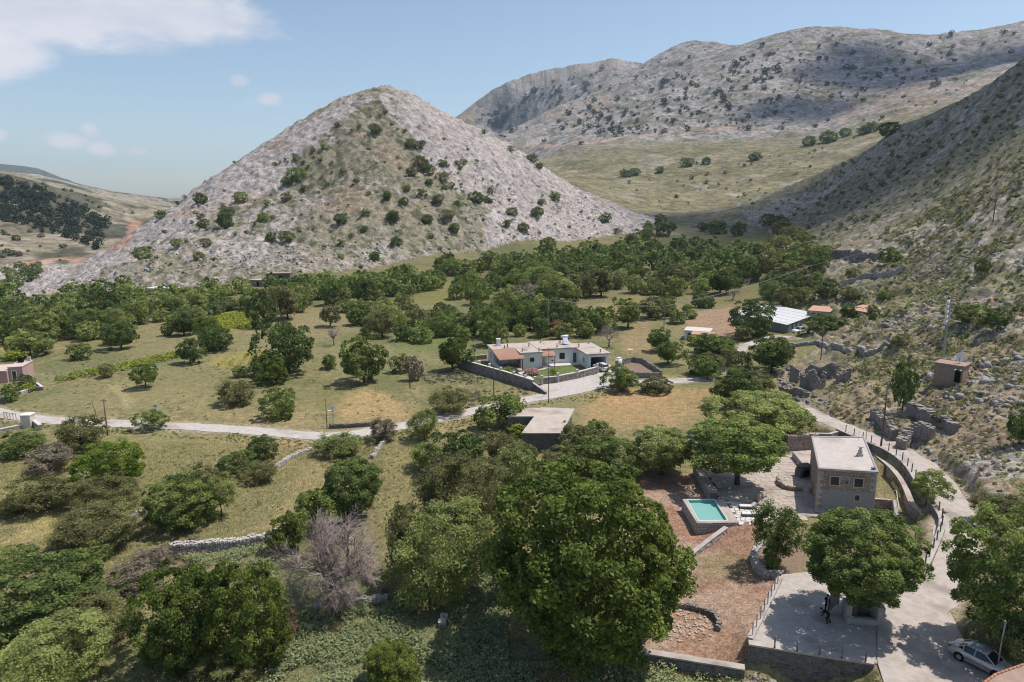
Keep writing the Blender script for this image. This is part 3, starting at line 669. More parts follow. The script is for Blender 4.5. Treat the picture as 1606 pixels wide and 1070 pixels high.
def plant(kind, cx, yt, yb, w, label=None, trunk=0.12, group=None, name=None, cat=None, feather=False, proto=None, parts=True, zmax=None):
    global tree_count
    x, y, z, a, b, Z = fit(cx, yt, yb, w, trunk); tree_count += 1
    if zmax and Z > zmax: return None
    r = random.Random(int(cx*131+yt*17))
    if proto is None:
        pxr = w*.64
        proto = ('Lf' if feather else 'L') if pxr > 62 else ('Mf' if feather else 'M') if pxr > 26 else 'S' if Z < 130 and pxr > 14 else 'F' if pxr > 9 else 'B'
    me = r.choice(PROTO[proto]); bush = trunk < .05
    nm = name or ('shrub' if bush or b < 1.7 else 'tree'); ct = cat or nm.replace('_', ' ')
    if not parts:
        o = link(nm, me, LEAF[kind], None, (x, y, z+b*.8), r.uniform(0, 6.28)); o.scale = (a, a, b); return tag(o, label, ct, group)
    root = empty(nm, (x, y, z), r.uniform(0, 6.28)); tag(root, label, ct, group)
    cz = b*.88+trunk*b
    c = link('crown', me, LEAF[kind], root, (0, 0, cz)); c.scale = (a*r.uniform(.92, .99), a*r.uniform(.92, .99), b*.99)
    t = link('trunk', r.choice(PROTO['trunk']), M['bark'], root); t.scale = (a*.75, a*.75, cz*1.1)
    return root

# ------------------------------------------------------------------ walls and stones
def stones_on(mb, a, b, z0, z1, side, rg, sz=.24, proud=.05, thick=.12):
    """jittered stone blocks over the vertical face from a to b; side = outward normal sign"""
    ax, ay = a; dx, dy = b[0]-a[0], b[1]-a[1]; Ls = math.hypot(dx, dy)
    if Ls < .05: return
    ux, uy = dx/Ls, dy/Ls; nx, ny = -uy*side, ux*side; zf = min(z0)
    def zt(t): return z1[0]+(z1[1]-z1[0])*t
    def zb(t): return z0[0]+(z0[1]-z0[0])*t
    z = zf
    while z < max(z1)-.04:
        h = sz*rg.uniform(.6, 1.15); t = -rg.uniform(0, sz)
        while t < Ls:
            w = sz*rg.uniform(.8, 1.9); tm = min(max((t+w/2)/Ls, 0), 1); t0, t1 = max(t, 0), min(t+w, Ls)
            if t1-t0 > .06 and z+h*.5 > zb(tm)-.1 and z < zt(tm)-.05:
                p = proud*rg.uniform(.2, 1.5); hh = min(h, zt(tm)-z); g = .03*sz/.24; vs = []
                for (tt, zz, q) in ((t0+g, z+g, p), (t1-g, z+g, p), (t1-g, z+hh-g, p), (t0+g, z+hh-g, p)):
                    j = sz*.12; tt2 = tt+rg.uniform(-j, j)*.6; z2 = zz+rg.uniform(-j, j)*.6; q2 = q*rg.uniform(.6, 1.3)
                    vs.append((ax+ux*tt2+nx*q2, ay+uy*tt2+ny*q2, z2))
                for (tt, zz) in ((t0, z), (t1, z), (t1, z+hh), (t0, z+hh)): vs.append((ax+ux*tt-nx*thick, ay+uy*tt-ny*thick, zz))
                mb.add(vs, [(0,1,2,3) if side < 0 else (3,2,1,0), (0,4,5,1), (1,5,6,2), (2,6,7,3), (3,7,4,0)])
            t += w
        z += h
def wall(name, label, pts, height, thick=.5, mat='stone', coping=None, ragged=0.0, z_base=None, z_top=None, sz=.24, cat='wall', group=None, both=True, capmat='concrete', core='mortar'):
    """stone wall along world points; height above ground or explicit tops"""
    rg = random.Random(len(label)*7+int(abs(pts[0][0])*13)); root = None
    if ragged and z_top is None:
        q_ = [np.array(p[:2], float) for p in pts]; pts = []
        for a_, b_ in zip(q_[:-1], q_[1:]):
            k_ = max(1, int(np.linalg.norm(b_-a_)/max(.9, thick)))
            pts += [a_+(b_-a_)*j/k_+np.array([rg.uniform(-.08, .08), rg.uniform(-.08, .08)]) for j in range(k_)]
        pts.append(q_[-1])
    P = [(float(p[0]), float(p[1])) for p in pts]; n = len(P)
    gz = [hz(*p) for p in P]
    zb = [(min(hz(p[0]+.8, p[1]-.8), hz(p[0]-.8, p[1]-.8), g)-.35) for p, g in zip(P, gz)] if z_base is None else ([z_base]*n if not hasattr(z_base, '__len__') else z_base)
    zt = [g+height*(1+rg.uniform(-ragged, ragged)) for g in gz] if z_top is None else ([z_top]*n if not hasattr(z_top, '__len__') else z_top)
    root = empty(name, (P[0][0], P[0][1], zb[0])); tag(root, label, cat, group); o = root.location
    off = []
    for i in range(n):
        a = P[max(i-1, 0)]; b = P[min(i+1, n-1)]; L_ = math.hypot(b[0]-a[0], b[1]-a[1])+1e-9; off.append((-(b[1]-a[1])/L_*thick/2, (b[0]-a[0])/L_*thick/2))
    co = MB(); st = MB(); cp = MB(); k = .9
    for i in range(n-1):
        l0 = (P[i][0]+off[i][0]*k, P[i][1]+off[i][1]*k); l1 = (P[i+1][0]+off[i+1][0]*k, P[i+1][1]+off[i+1][1]*k)
        r0 = (P[i][0]-off[i][0]*k, P[i][1]-off[i][1]*k); r1 = (P[i+1][0]-off[i+1][0]*k, P[i+1][1]-off[i+1][1]*k)
        co.prism([r0, r1, l1, l0], [zb[i], zb[i+1], zb[i+1], zb[i]], [zt[i]-.03, zt[i+1]-.03, zt[i+1]-.03, zt[i]-.03])
        stones_on(st, l0, l1, (zb[i], zb[i+1]), (zt[i], zt[i+1]), 1, rg, sz); stones_on(st, r0, r1, (zb[i], zb[i+1]), (zt[i], zt[i+1]), -1, rg, sz)
        if not coping:      # loose stones along the top
            Ls = math.hypot(P[i+1][0]-P[i][0], P[i+1][1]-P[i][1]); t = 0
            while t < Ls:
                w = sz*rg.uniform(.7, 1.5); q = min((t+w/2)/Ls, 1)
                for row in (-.25, .25):
                    c = (P[i][0]+(P[i+1][0]-P[i][0])*q+off[i][0]*row*2, P[i][1]+(P[i+1][1]-P[i][1])*q+off[i][1]*row*2, zt[i]+(zt[i+1]-zt[i])*q+rg.uniform(-.08, .10))
                    st.box(c, (w*rg.uniform(.7,1.1), thick*.55*rg.uniform(.7,1.2), sz*rg.uniform(.6, 1.1)), rg.uniform(0, 3))
                t += w
        else:
            e = 1+.08/thick
            L0, L1 = (P[i][0]+off[i][0]*e, P[i][1]+off[i][1]*e), (P[i+1][0]+off[i+1][0]*e, P[i+1][1]+off[i+1][1]*e)
            R0, R1 = (P[i][0]-off[i][0]*e, P[i][1]-off[i][1]*e), (P[i+1][0]-off[i+1][0]*e, P[i+1][1]-off[i+1][1]*e)
            cp.prism([R0, R1, L1, L0], [zt[i]-.02, zt[i+1]-.02, zt[i+1]-.02, zt[i]-.02], [zt[i]+coping, zt[i+1]+coping, zt[i+1]+coping, zt[i]+coping])
    for mb in (co, st, cp): mb.v = [(v[0]-o.x, v[1]-o.y, v[2]-o.z) for v in mb.v]
    co.build('wall_core', M[core], root); tag(st.build('wall_stones', M[mat], root), kind='stuff')
    if coping: cp.build('coping', M[capmat], root)
    return root
def gp(*pp): return [ground(*p)[0] for p in pp]

# ------------------------------------------------------------------ roads and paved ground
def ribbon(name, path, hw, lift, mat):
    V, Q = [], []
    for i, p in enumerate(path):
        t = np.array(path[min(i+1, len(path)-1)][:2])-np.array(path[max(i-1, 0)][:2]); t = t/np.linalg.norm(t); nrm = np.array([-t[1], t[0]])
        for k in (-1, -.5, 0, .5, 1):
            j = (fbm(np.array([p[0]*1.0+k*50]), np.array([p[1]]), 2.5, 2, 9)[0]-.5)*.7*abs(k)*(abs(k) == 1)
            q = np.array(p[:2])+nrm*(k*hw+j); V.append((q[0], q[1], p[2]+lift-.03*abs(k)))
    for i in range(len(path)-1):
        for k in range(4): Q.append((i*5+k, i*5+k+1, (i+1)*5+k+1, (i+1)*5+k))
    o = link(name, np_mesh(name, V, Q[::1], smooth=True), M[mat]); tag(o, kind='structure'); return o
def dense(path, k=3):
    out = []
    for a, b in zip(path[:-1], path[1:]): out += [a+(b-a)*j/k for j in range(k)]
    return out+[path[-1]]
ribbon('road', dense(ROAD_VALLEY), 1.7, -.02, 'roadpale')
ribbon('lane', dense(ROAD_LANE), 1.9, -.02, 'asphalt')
ribbon('track', dense(TRACK), 1.25, -.02, 'roadpale')
def slab(name, poly, z, mat, thick=.3, parent=None, kind='structure'):
    mb = MB().prism([tuple(p[:2]) for p in poly], z-thick, z); o = mb.build(name, M[mat], parent)
    if kind and not parent: tag(o, kind=kind)
    return o
def sheet(name, poly, mat, lift=.03, step=1.0):
    """paved sheet that follows the ground"""
    xs = [p[0] for p in poly]; ys = [p[1] for p in poly]; gx = np.arange(min(xs), max(xs)+step, step); gy = np.arange(min(ys), max(ys)+step, step)
    X, Y = np.meshgrid(gx, gy, indexing='ij'); Z = HF(X.ravel(), Y.ravel()).reshape(X.shape)
    idx = np.arange(X.size).reshape(X.shape); Q = np.stack([idx[:-1, :-1], idx[1:, :-1], idx[1:, 1:], idx[:-1, 1:]], -1).reshape(-1, 4)
    cx, cyy = X.ravel()[Q].mean(1), Y.ravel()[Q].mean(1); Q = Q[in_poly(cx, cyy, poly)]; u, inv = np.unique(Q, return_inverse=True)
    V = np.stack([X.ravel(), Y.ravel(), Z.ravel()+lift], -1)[u]; o = link(name, np_mesh(name, V, inv.reshape(-1, 4), smooth=True), M[mat]); tag(o, kind='structure'); return o
sheet('forecourt', FORECOURT, 'roadpale', .06, .45)
slab('parking_pad', PAD, 1.86, 'concrete', .4)
slab('lane_apron', APRON, 1.99, 'asphalt', .3)

# flagstone terrace: irregular slabs, joints recessed
def flagstones(parent, poly, z, size, mat, seed, name='paving_slab', gap=.05, jit=.28):
    r = random.Random(seed); xs = [p[0] for p in poly]; ys = [p[1] for p in poly]; k = 0
    nx, ny = int((max(xs)-min(xs))/size)+2, int((max(ys)-min(ys))/size)+2
    g = [[(min(xs)+(i+r.uniform(-jit, jit)+(.5*(j % 2)))*size-size*.5, min(ys)+(j+r.uniform(-jit, jit))*size-size*.5) for j in range(ny+1)] for i in range(nx+1)]
    for i in range(nx):
        for j in range(ny):
            q = [g[i][j], g[i+1][j], g[i+1][j+1], g[i][j+1]]; c = (sum(p[0] for p in q)/4, sum(p[1] for p in q)/4)
            if not in_poly(np.array([c[0]]), np.array([c[1]]), poly)[0]: continue
            f = 1-gap/size; q = [(c[0]+(p[0]-c[0])*f, c[1]+(p[1]-c[1])*f) for p in q]
            MB().prism(q, z-.04, z+r.uniform(.012, .035)).build(name, M[mat], parent); k += 1
    return k
terr = slab('terrace', TERR, 1.08, 'mortar', .3)
flagstones(terr, TERR, 1.11, .95, 'paving', 4)

#REST2
# ------------------------------------------------------------------ stone house
def window_on(parent, a, b, t, zc, w, h, frame='quoin', fw=.14, pane='glass', out=-1, bars=True):
    """window on the vertical face a->b, outward normal to the right of a->b (out=-1)"""
    dx, dy = b[0]-a[0], b[1]-a[1]; L_ = math.hypot(dx, dy); ux, uy = dx/L_, dy/L_; nx, ny = uy*-out*1.0, -ux*-out*1.0
    rz = math.atan2(uy, ux); cx, cyy = a[0]+dx*t, a[1]+dy*t
    f = MB()
    for (ox, oz, sw, sh) in ((-(w+fw)/2, 0, fw, h+2*fw), ((w+fw)/2, 0, fw, h+2*fw), (0, (h+fw)/2, w, fw), (0, -(h+fw)/2-.005, w, fw)):
        f.box((cx+ux*ox+nx*.04, cyy+uy*ox+ny*.04, zc+oz), (sw, .10, sh), rz)
    win = f.build('window', M[frame], parent)
    p = MB().box((cx+nx*.012, cyy+ny*.012, zc), (w, .03, h), rz); p.build('pane', M[pane], win)
    if bars: MB().box((cx+nx*.035, cyy+ny*.035, zc), (.05, .03, h), rz).box((cx+nx*.036, cyy+ny*.036, zc+h*.12), (w, .03, .05), rz).build('sash', M['frame'], win)
    return win
def rel(pt, o): return (pt[0]-o[0], pt[1]-o[1])
def stone_house():
    o = (38.9, 80.3); FLc, FRc, BRc, BLc = [rel(p, o) for p in ((35.85,75.3),(42.0,74.2),(46.4,86.0),(39.8,86.3))]
    root = empty('stone_house', (o[0], o[1], 0)); tag(root, 'two-storey stone house with flat cement roof beside the curving lane', 'house')
    quad = [FLc, FRc, BRc, BLc]; z0, z1 = .6, 6.12
    MB().prism(quad, z0, z1).build('wall', M['mortar'], root)
    rg = random.Random(3); st = MB()
    for a, b in ((FLc, FRc), (BLc, FLc), (FRc, BRc)): stones_on(st, a, b, (z0, z0), (z1, z1), -1, rg, .27, .03)
    tag(st.build('wall_stones', M['housestone'], root), kind='stuff')
    # grey rendered lower part of the front
    d = np.array(FRc)-np.array(FLc); nrm = np.array([d[1], -d[0]])/np.linalg.norm(d); A = np.array(FLc)+d*.085; B = np.array(FLc)+d*.99
    MB().prism([tuple(A+nrm*.085), tuple(B+nrm*.085), tuple(B), tuple(A)], z0, 3.72).build('render_panel', M['render'], root)
    for (t, zc, w, h) in ((.285, 4.85, .92, 1.0), (.70, 4.80, .92, 1.0), (.70, 2.95, .52, .66)):
        a = tuple(np.array(FLc)+nrm*.075); b = tuple(np.array(FRc)+nrm*.075); window_on(root, a, b, t, zc, w, h)
    for c, (e1, e2) in ((FLc, (d/np.linalg.norm(d), np.array(BLc)-np.array(FLc))), (FRc, (-d/np.linalg.norm(d), np.array(BRc)-np.array(FRc)))):
        e2 = e2/np.linalg.norm(e2); zz = z0
        k = 0
        while zz < z1-.2:
            h = rg.uniform(.3, .42); l1, l2 = (.62, .34) if k % 2 else (.34, .62); h = min(h, z1-zz); P0 = np.array(c)-e1*.085-e2*.085
            MB().prism([tuple(P0), tuple(P0+e1*l1), tuple(P0+e1*l1+e2*l2), tuple(P0+e2*l2)], zz+.01, zz+h-.01).build('quoin', M['quoin'], root, bevel=.015); zz += h; k += 1
    MB().box((FLc[0]+d[0]*.5+nrm[0]*.12, FLc[1]+d[1]*.5+nrm[1]*.12, 4.75), (.12,.14,.26)).build('wall_lamp', M['metaldark'], root)
    cen = np.mean(quad, 0); big = [tuple(cen+(np.array(p)-cen)*1.045) for p in quad]; inn = [tuple(cen+(np.array(p)-cen)*.985) for p in quad]
    roof = MB().prism(big, 6.12, 6.26).build('roof', M['roofpink'], root)
    par = MB()
    for i in range(4): par.prism([big[i], big[(i+1) % 4], inn[(i+1) % 4], inn[i]], 6.255, 6.34)
    par.build('roof_kerb', M['render'], roof)
    q = lambda u, v: tuple((1-u)*(1-v)*np.array(FLc)+u*(1-v)*np.array(FRc)+u*v*np.array(BRc)+(1-u)*v*np.array(BLc))
    c = q(.80, .42)
    ch = MB().box((c[0], c[1], 6.42), (.62, .5, .34)).box((c[0], c[1], 6.78), (.42, .36, .42)).box((c[0], c[1], 7.15), (.26, .22, .36)).build('chimney', M['stonepale'], roof, bevel=.04)
    MB().box((c[0], c[1], 7.42), (.5, .42, .07)).build('chimney_cap', M['stonepale'], ch)
    c = q(.95, .05); MB().box((c[0], c[1], 6.42), (.38, .38, .16)).build('roof_box', M['blue'], roof)
    MB().tube([(q(.88,.9)[0], q(.88,.9)[1], 6.26), (q(.88,.9)[0], q(.88,.9)[1], 7.6)], .02, 5).tube([(q(.80,.9)[0], q(.80,.9)[1], 7.5), (q(.95,.9)[0], q(.95,.9)[1], 7.5)], .015, 4).build('aerial', M['metal'], roof)
stone_house()
def things_by_the_house():
    # raised back terrace and ruined enclosure wall
    rt = [at_z(*p, 2.0)[:2] for p in [(1243,708),(1276,706),(1283,735),(1264,733)]]
    o = slab('raised_terrace', rt, 2.0, 'paving', 1.2); 
    wall('courtyard_wall', 'tall rough stone wall behind the back terrace of the stone house', [at_z(1233,705,1.3), at_z(1258,704,1.3), at_z(1279,703,1.3)], 2.4, .5, 'housestone', z_base=.7, z_top=[3.3,3.4,3.4], sz=.3)
    wall('coped_wall', 'white-topped stone wall running behind the roof of the stone house', [at_z(1262,699,1.3), at_z(1300,698,1.6), at_z(1312,690,2.0)], 2.2, .45, 'housestone', coping=.08, z_base=.6, z_top=[3.2,3.3,3.3], sz=.3)
    # oven
    c = at_z(1262, 748, 1.1); root = empty('stone_oven', (c[0], c[1], 1.1), R(12)); tag(root, 'domed stone oven with a black mouth against the house side wall', 'oven')
    mb = MB()
    for k in range(9):
        a = math.pi*k/8; mb.box((math.cos(a)*.75, .2, .75+math.sin(a)*.62), (.34, 1.3, .34))
    mb.box((-.75, .2, .35), (.4, 1.3, .75)); mb.box((.75, .2, .35), (.4, 1.3, .75)); mb.box((0, .2, 1.55), (1.7, 1.4, .2)); mb.build('oven_shell', M['stonedark'], root, bevel=.05)
    MB().box((0, .35, .7), (1.25, .9, 1.3)).build('oven_mouth', M['black'], root)
    # curved planter wall
    wall('planter_wall', 'low curved stone wall on the terrace in front of the oven', [at_z(*p, 1.1) for p in [(1219,755),(1222,762),(1230,767),(1243,770),(1258,770)]], .6, .3, 'housestone', z_base=.8, z_top=[1.75,1.7,1.6,1.55,1.5], sz=.2)
    # big clay jar
    c = at_z(1273, 772, 1.12); root = empty('clay_jar', (c[0], c[1], 1.12)); tag(root, 'big pale clay storage jar standing at the house corner', 'jar')
    def lathe(prof, n=20):
        mb = MB(); vs = [(r*math.cos(2*math.pi*k/n), r*math.sin(2*math.pi*k/n), z) for r, z in prof for k in range(n)]
        fs = [(i*n+k, i*n+(k+1) % n, (i+1)*n+(k+1) % n, (i+1)*n+k) for i in range(len(prof)-1) for k in range(n)]; mb.add(vs, fs); return mb
    lathe([(.01,0),(.2,0),(.34,.25),(.42,.6),(.40,.85),(.28,1.05),(.22,1.1)]).build('jar_body', M['clay'], root, True); lathe([(.22,1.08),(.29,1.13),(.29,1.18),(.2,1.18),(.16,.95)]).build('jar_rim', M['clay'], root, True)
    c = at_z(1188, 786, 1.12); root = empty('clay_jar', (c[0], c[1], 1.12)); tag(root, 'pale clay jar near the loungers at the pool terrace edge', 'jar')
    lathe([(.01,0),(.2,0),(.34,.25),(.42,.6),(.40,.85),(.28,1.05),(.22,1.1)]).build('jar_body', M['clay'], root, True); lathe([(.22,1.08),(.29,1.13),(.29,1.18),(.2,1.18),(.16,.95)]).build('jar_rim', M['clay'], root, True)
    # pool
    p = [(20.6,77.3),(20.65,70.95),(25.4,71.0),(25.55,77.35)]; i_ = [(21.15,77.0),(21.05,71.5),(24.25,71.6),(24.35,77.1)]; o = (23, 74, 0)
    root = empty('swimming_pool', o); tag(root, 'small raised stone-sided pool with turquoise water', 'pool'); P = [rel(q, o) for q in p]; I = [rel(q, o) for q in i_]
    walls = MB(); deck = MB(); edge = MB(); lin = MB(); J = [tuple(np.mean(I, 0)+(np.array(q)-np.mean(I, 0))*1.07) for q in I]
    for k in range(4):
        a, b = k, (k+1) % 4; walls.prism([P[a], P[b], I[b], I[a]], -.4, 1.45); deck.prism([P[a], P[b], J[b], J[a]], 1.452, 1.53); edge.prism([J[a], J[b], I[b], I[a]], 1.453, 1.56); 
        q0, q1 = I[a], I[b]; c = np.mean(I, 0); lin.prism([q0, q1, tuple(np.array(q1)+(c-np.array(q1))*.03), tuple(np.array(q0)+(c-np.array(q0))*.03)], .2, 1.5)
    walls.build('pool_wall', M['mortar'], root); rg = random.Random(5); st = MB()
    for k in range(4):
        a, b = P[k], P[(k+1) % 4]; stones_on(st, a, b, (-.4, -.4), (1.45, 1.45), -1, rg, .28, .04)
    tag(st.build('wall_stones', M['stonepale'], root), kind='stuff')
    deck.build('pool_deck', M['paving'], root); edge.build('pool_coping', M['pavingwhite'], root); lin.build('pool_lining', M['pooltile'], root)
    MB().prism([tuple(np.mean(I, 0)+(np.array(q)-np.mean(I, 0))*.99) for q in I], .25, 1.22).build('pool_water', M['water'], root)
    # white paving with loungers
    wp = [at_z(*q, 1.35)[:2] for q in [(1138,786),(1161,822),(1194,822),(1184,787)]]
    w = slab('pool_terrace', wp, 1.37, 'soil', .4); flagstones(w, wp, 1.41, .62, 'pavingwhite', 9, gap=.09, jit=.34)
    for k, (px, py, lab) in enumerate(((1172,797,'white-cushioned wooden sun lounger beside the pool, the farther of two'), (1176,809,'white-cushioned wooden sun lounger beside the pool, the nearer of two'))):
        c = at_z(px, py, 1.44); root = empty('sun_lounger', (c[0], c[1], 1.44), R(-4)); tag(root, lab, 'lounger', 'loungers by the pool')
        MB().box((0, 0, .20), (1.9, .62, .12)).build('frame', M['wood'], root)
        for sx in (-.85, .85):
            for sy in (-.25, .25): MB().box((sx, sy, .07), (.08, .08, .15)).build('leg', M['wood'], root)
        MB().box((-.25, 0, .31), (1.35, .6, .1)).build('cushion', M['cushion'], root, bevel=.03)
        bk = MB(); bk.add([(.43,-.3,.26),(.43,.3,.26),(.95,.3,.62),(.95,-.3,.62),(.40,-.3,.35),(.40,.3,.35),(.90,.3,.71),(.90,-.3,.71)], [(3,2,1,0),(4,5,6,7),(0,1,5,4),(1,2,6,5),(2,3,7,6),(3,0,4,7)]); bk.build('backrest', M['cushion'], root, bevel=.02)
    c0, c1 = at_z(1131, 784, 1.45), at_z(1180, 790, 1.45); tag(MB().prism([(c0[0], c0[1]), (c1[0], c1[1]), (c1[0]+.05, c1[1]+.42), (c0[0]+.05, c0[1]+.42)], 1.1, 1.72).build('stone_bench', M['clay'], None, bevel=.04), 'long low stone bench along the back of the pool terrace', 'bench')
    # wall leading away from the pool, and the diagonal kerb across the yard
    wall('garden_wall', 'thick pale-topped wall leading from the pool back under the trees', [at_z(*q, 1.2) for q in [(1119,779),(1103,752),(1092,736)]], 1, .95, 'stonepale', coping=.06, z_base=-.1, z_top=[1.7,1.7,1.7], capmat='roofpale', sz=.3)
    wall('yard_kerb', 'low diagonal concrete kerb wall dividing the brown yard', [at_z(1085,868,.6), at_z(1112,847,.9), at_z(1139,827,1.3)], .5, .45, 'stonepale', coping=.05, z_base=-.2, z_top=[.62,.95,1.32], sz=.25)
    wall('planting_wall', 'curved stone retaining wall of the planting bed beside the parking pad', [at_z(*q, 1.3) for q in [(1215,848),(1192,856),(1182,870),(1186,887),(1203,903),(1224,906)]], 1, .55, 'stonepale', z_base=0, z_top=[1.5,1.5,1.5,1.55,1.6,1.7], sz=.32)
    bed = [at_z(*q, 1.3)[:2] for q in [(1215,848),(1192,856),(1184,870),(1188,887),(1204,902),(1224,905),(1262,892),(1270,850)]]; tag(slab('planting_bed', bed, 1.32, 'soil', 1.0), kind='structure')
    # retaining walls at the bottom
    wall('yard_retaining_wall', 'dark stone retaining wall with pale coping along the front of the brown yard', [at_z(*q, .5) for q in [(875,998),(957,1013),(1060,1030),(1168,1048)]], 1, .6, 'stonedark', coping=.1, z_base=-1.5, z_top=[.42,.45,.48,.5], sz=.3)
    wall('pad_retaining_wall', 'high dark stone retaining wall with pale coping below the parking pad', [at_z(*q, 1.95) for q in [(1174,1009),(1270,1024.5),(1370,1040)]], 1, .55, 'stonedark', coping=.12, z_base=-1.5, z_top=1.95, sz=.32)
    wall('pad_side_wall', 'pale low wall with fence posts on the left side of the parking pad', [at_z(*q, 2.0) for q in [(1176,1003),(1200,955),(1224,906)]], 1, .4, 'stonepale', coping=.10, z_base=-.2, z_top=2.05, sz=.28)
    for k, (px, py) in enumerate(((1215,1016),(1250,1021.5),(1285,1027),(1320,1032.5),(1357,1038.5))):
        c = at_z(px, py, 2.07); nm = ['first','second','third','fourth','fifth'][k]
        mb = MB(); h = rnd.uniform(1.0, 1.15); mb.tube([(0,0,0),(rnd.uniform(-.03,.03),0,h*.5),(rnd.uniform(-.05,.05),rnd.uniform(-.03,.03),h)], [.07,.06,.055], 8)
        tag(mb.build('fence_post', M['wood'], None, True, loc=c), f'crooked wooden post on the pad wall, {nm} from the left', 'post', 'posts on the parking pad wall')
    A, B = at_z(1178,1000,2.15), at_z(1223,908,2.15)
    for k in range(8):
        c = A+(B-A)*(k+.3)/8; tag(MB().box((0,0,.6), (.07,.07,1.2)).build('fence_post', M['metal'], None, loc=c), 'thin grey metal post along the side wall of the pad', 'post', 'metal posts on the pad side wall')
    # round threshing circle
    c = at_z(1070, 980, .45); pts = [(c[0]+3.1*math.cos(a), c[1]+2.6*math.sin(a)) for a in np.linspace(-.35, 2.9, 14)]
    wall('circular_wall', 'low curved ring of stones in the yard near the big oak', pts, .42, .4, 'stone', ragged=.3, sz=.22)
    r2 = random.Random(12); mb = MB()
    for k in range(110):
        a = r2.uniform(0, 6.28); rr = 2.7*math.sqrt(r2.random()); x, y = c[0]+rr*math.cos(a), c[1]+rr*.85*math.sin(a); mb.box((x, y, hz(x, y)+.03), (r2.uniform(.1,.32), r2.uniform(.1,.28), .10), r2.uniform(0, 3))
    tag(mb.build('loose_stones', M['clay'], None), 'scattered flat pale stones inside the stone ring', 'stones', kind='stuff')
things_by_the_house()
def lane_walls():
    top = [(1314,672,3.55),(1334,681,3.55),(1356,690.5,3.6),(1384,702,3.65),(1408,716,3.65),(1425,733,3.6),(1437,752,3.55),(1450,772,3.5),(1464,790,3.45),(1476,808,3.4),(1477,826,3.3),(1468,850,3.15),(1456,876,3.0),(1443,900,2.85)]
    P = smooth_path([at_z(*q) for q in top], 2)
    wall('lane_wall', 'curving stone wall with broad pale coping between the lane and the house', P, 1, .55, 'stone', coping=.1, z_base=.8, z_top=[p[2]-.1 for p in P], sz=.3)
    Q = smooth_path([at_z(*q) for q in top], 8); acc = 0; last = Q[0]
    for q in Q[1:]:
        acc += np.linalg.norm(q[:2]-last[:2]); last = q
        if acc > 1.55:
            acc = 0
            if abs(q[1]-at_z(1452,775,3.5)[1]) < 1.2: continue
            tag(MB().box((0,0,.55), (.09,.09,1.1)).build('fence_post', M['metaldark'], None, loc=(q[0], q[1], q[2]-.02)), 'dark iron post standing on the curving lane wall', 'post', 'posts along the lane wall')
    low = [(1358,697,2.5),(1372,711,2.5),(1394,729,2.5),(1411,748,2.45),(1422,768,2.4),(1431,790,2.3),(1450,806,2.2)]
    P = smooth_path([at_z(*q) for q in low], 2); wall('terrace_wall', 'lower curving terrace wall between the lane wall and the house', P, 1, .6, 'stonepale', coping=.05, z_base=.5, z_top=[p[2]-.05 for p in P], capmat='roofpale', sz=.3)
    wall('stair_wall', 'short stone wall under the pale railing right of the house', [at_z(1371,781,2.3), at_z(1402,784,2.3), at_z(1408,812,2.2)], 1, .35, 'housestone', coping=.06, z_base=.4, z_top=[2.2,2.2,2.1], sz=.28)
    c0, c1, c2 = at_z(1371,766,3.2), at_z(1406,770,3.2), at_z(1410,800,3.1); root = empty('railing', (c0[0], c0[1], 2.2)); tag(root, 'pale metal railing on the short wall right of the house', 'railing')
    L0 = np.array([c0[0], c0[1], 2.2]); MB().tube([c0-L0, c1-L0, c2-L0], .05, 6).build('handrail', M['cream'], root)
    for q in (c0, (c0+c1)/2, c1, (c1+c2)/2, c2): MB().tube([q-L0, q-L0-np.array([0,0,1.0])], .035, 6).build('baluster', M['cream'], root)
    # small stone trough and pillars beside the pad tree, gate
    o = at_z(1352, 978, 1.86); root = empty('gate_ruin', (o[0], o[1], 1.86), R(-8)); tag(root, 'remains of a small rendered stone kiosk under the pad tree', 'ruin')
    MB().box((0, -.1, .28), (2.6, .4, .56)).build('front_wall', M['concrete'], root, bevel=.05); MB().box((-1.05, .7, .75), (.45, 1.3, 1.5)).build('side_wall', M['concrete'], root, bevel=.04)
    MB().box((1.35, .75, .85), (.6, 2.0, 1.7)).build('side_wall', M['stonepale'], root, bevel=.08); MB().box((.1, 1.4, .9), (2.0, .35, 1.8)).build('back_wall', M['stonedark'], root, bevel=.04)
    a, b = at_z(1297, 964, 1.86), at_z(1315, 948, 1.86); root = empty('gate', (a[0], a[1], 1.86), math.atan2(b[1]-a[1], b[0]-a[0])); tag(root, 'open grey sheet-metal gate leaf beside the standing person', 'gate'); L_ = float(np.hypot(b[0]-a[0], b[1]-a[1]))
    f = MB(); f.box((0,0,.85), (.08,.08,1.7)); f.box((L_,0,.85), (.08,.08,1.7)); f.box((L_/2,0,1.66), (L_,.06,.06)); f.box((L_/2,0,.15), (L_,.06,.06)); f.build('gate_frame', M['metal'], root)
    for k in range(9): MB().box((L_*(k+.5)/9, .0, .9), (L_/9*.82, .025, 1.46)).build('slat', M['sheetgrey'], root)
lane_walls()

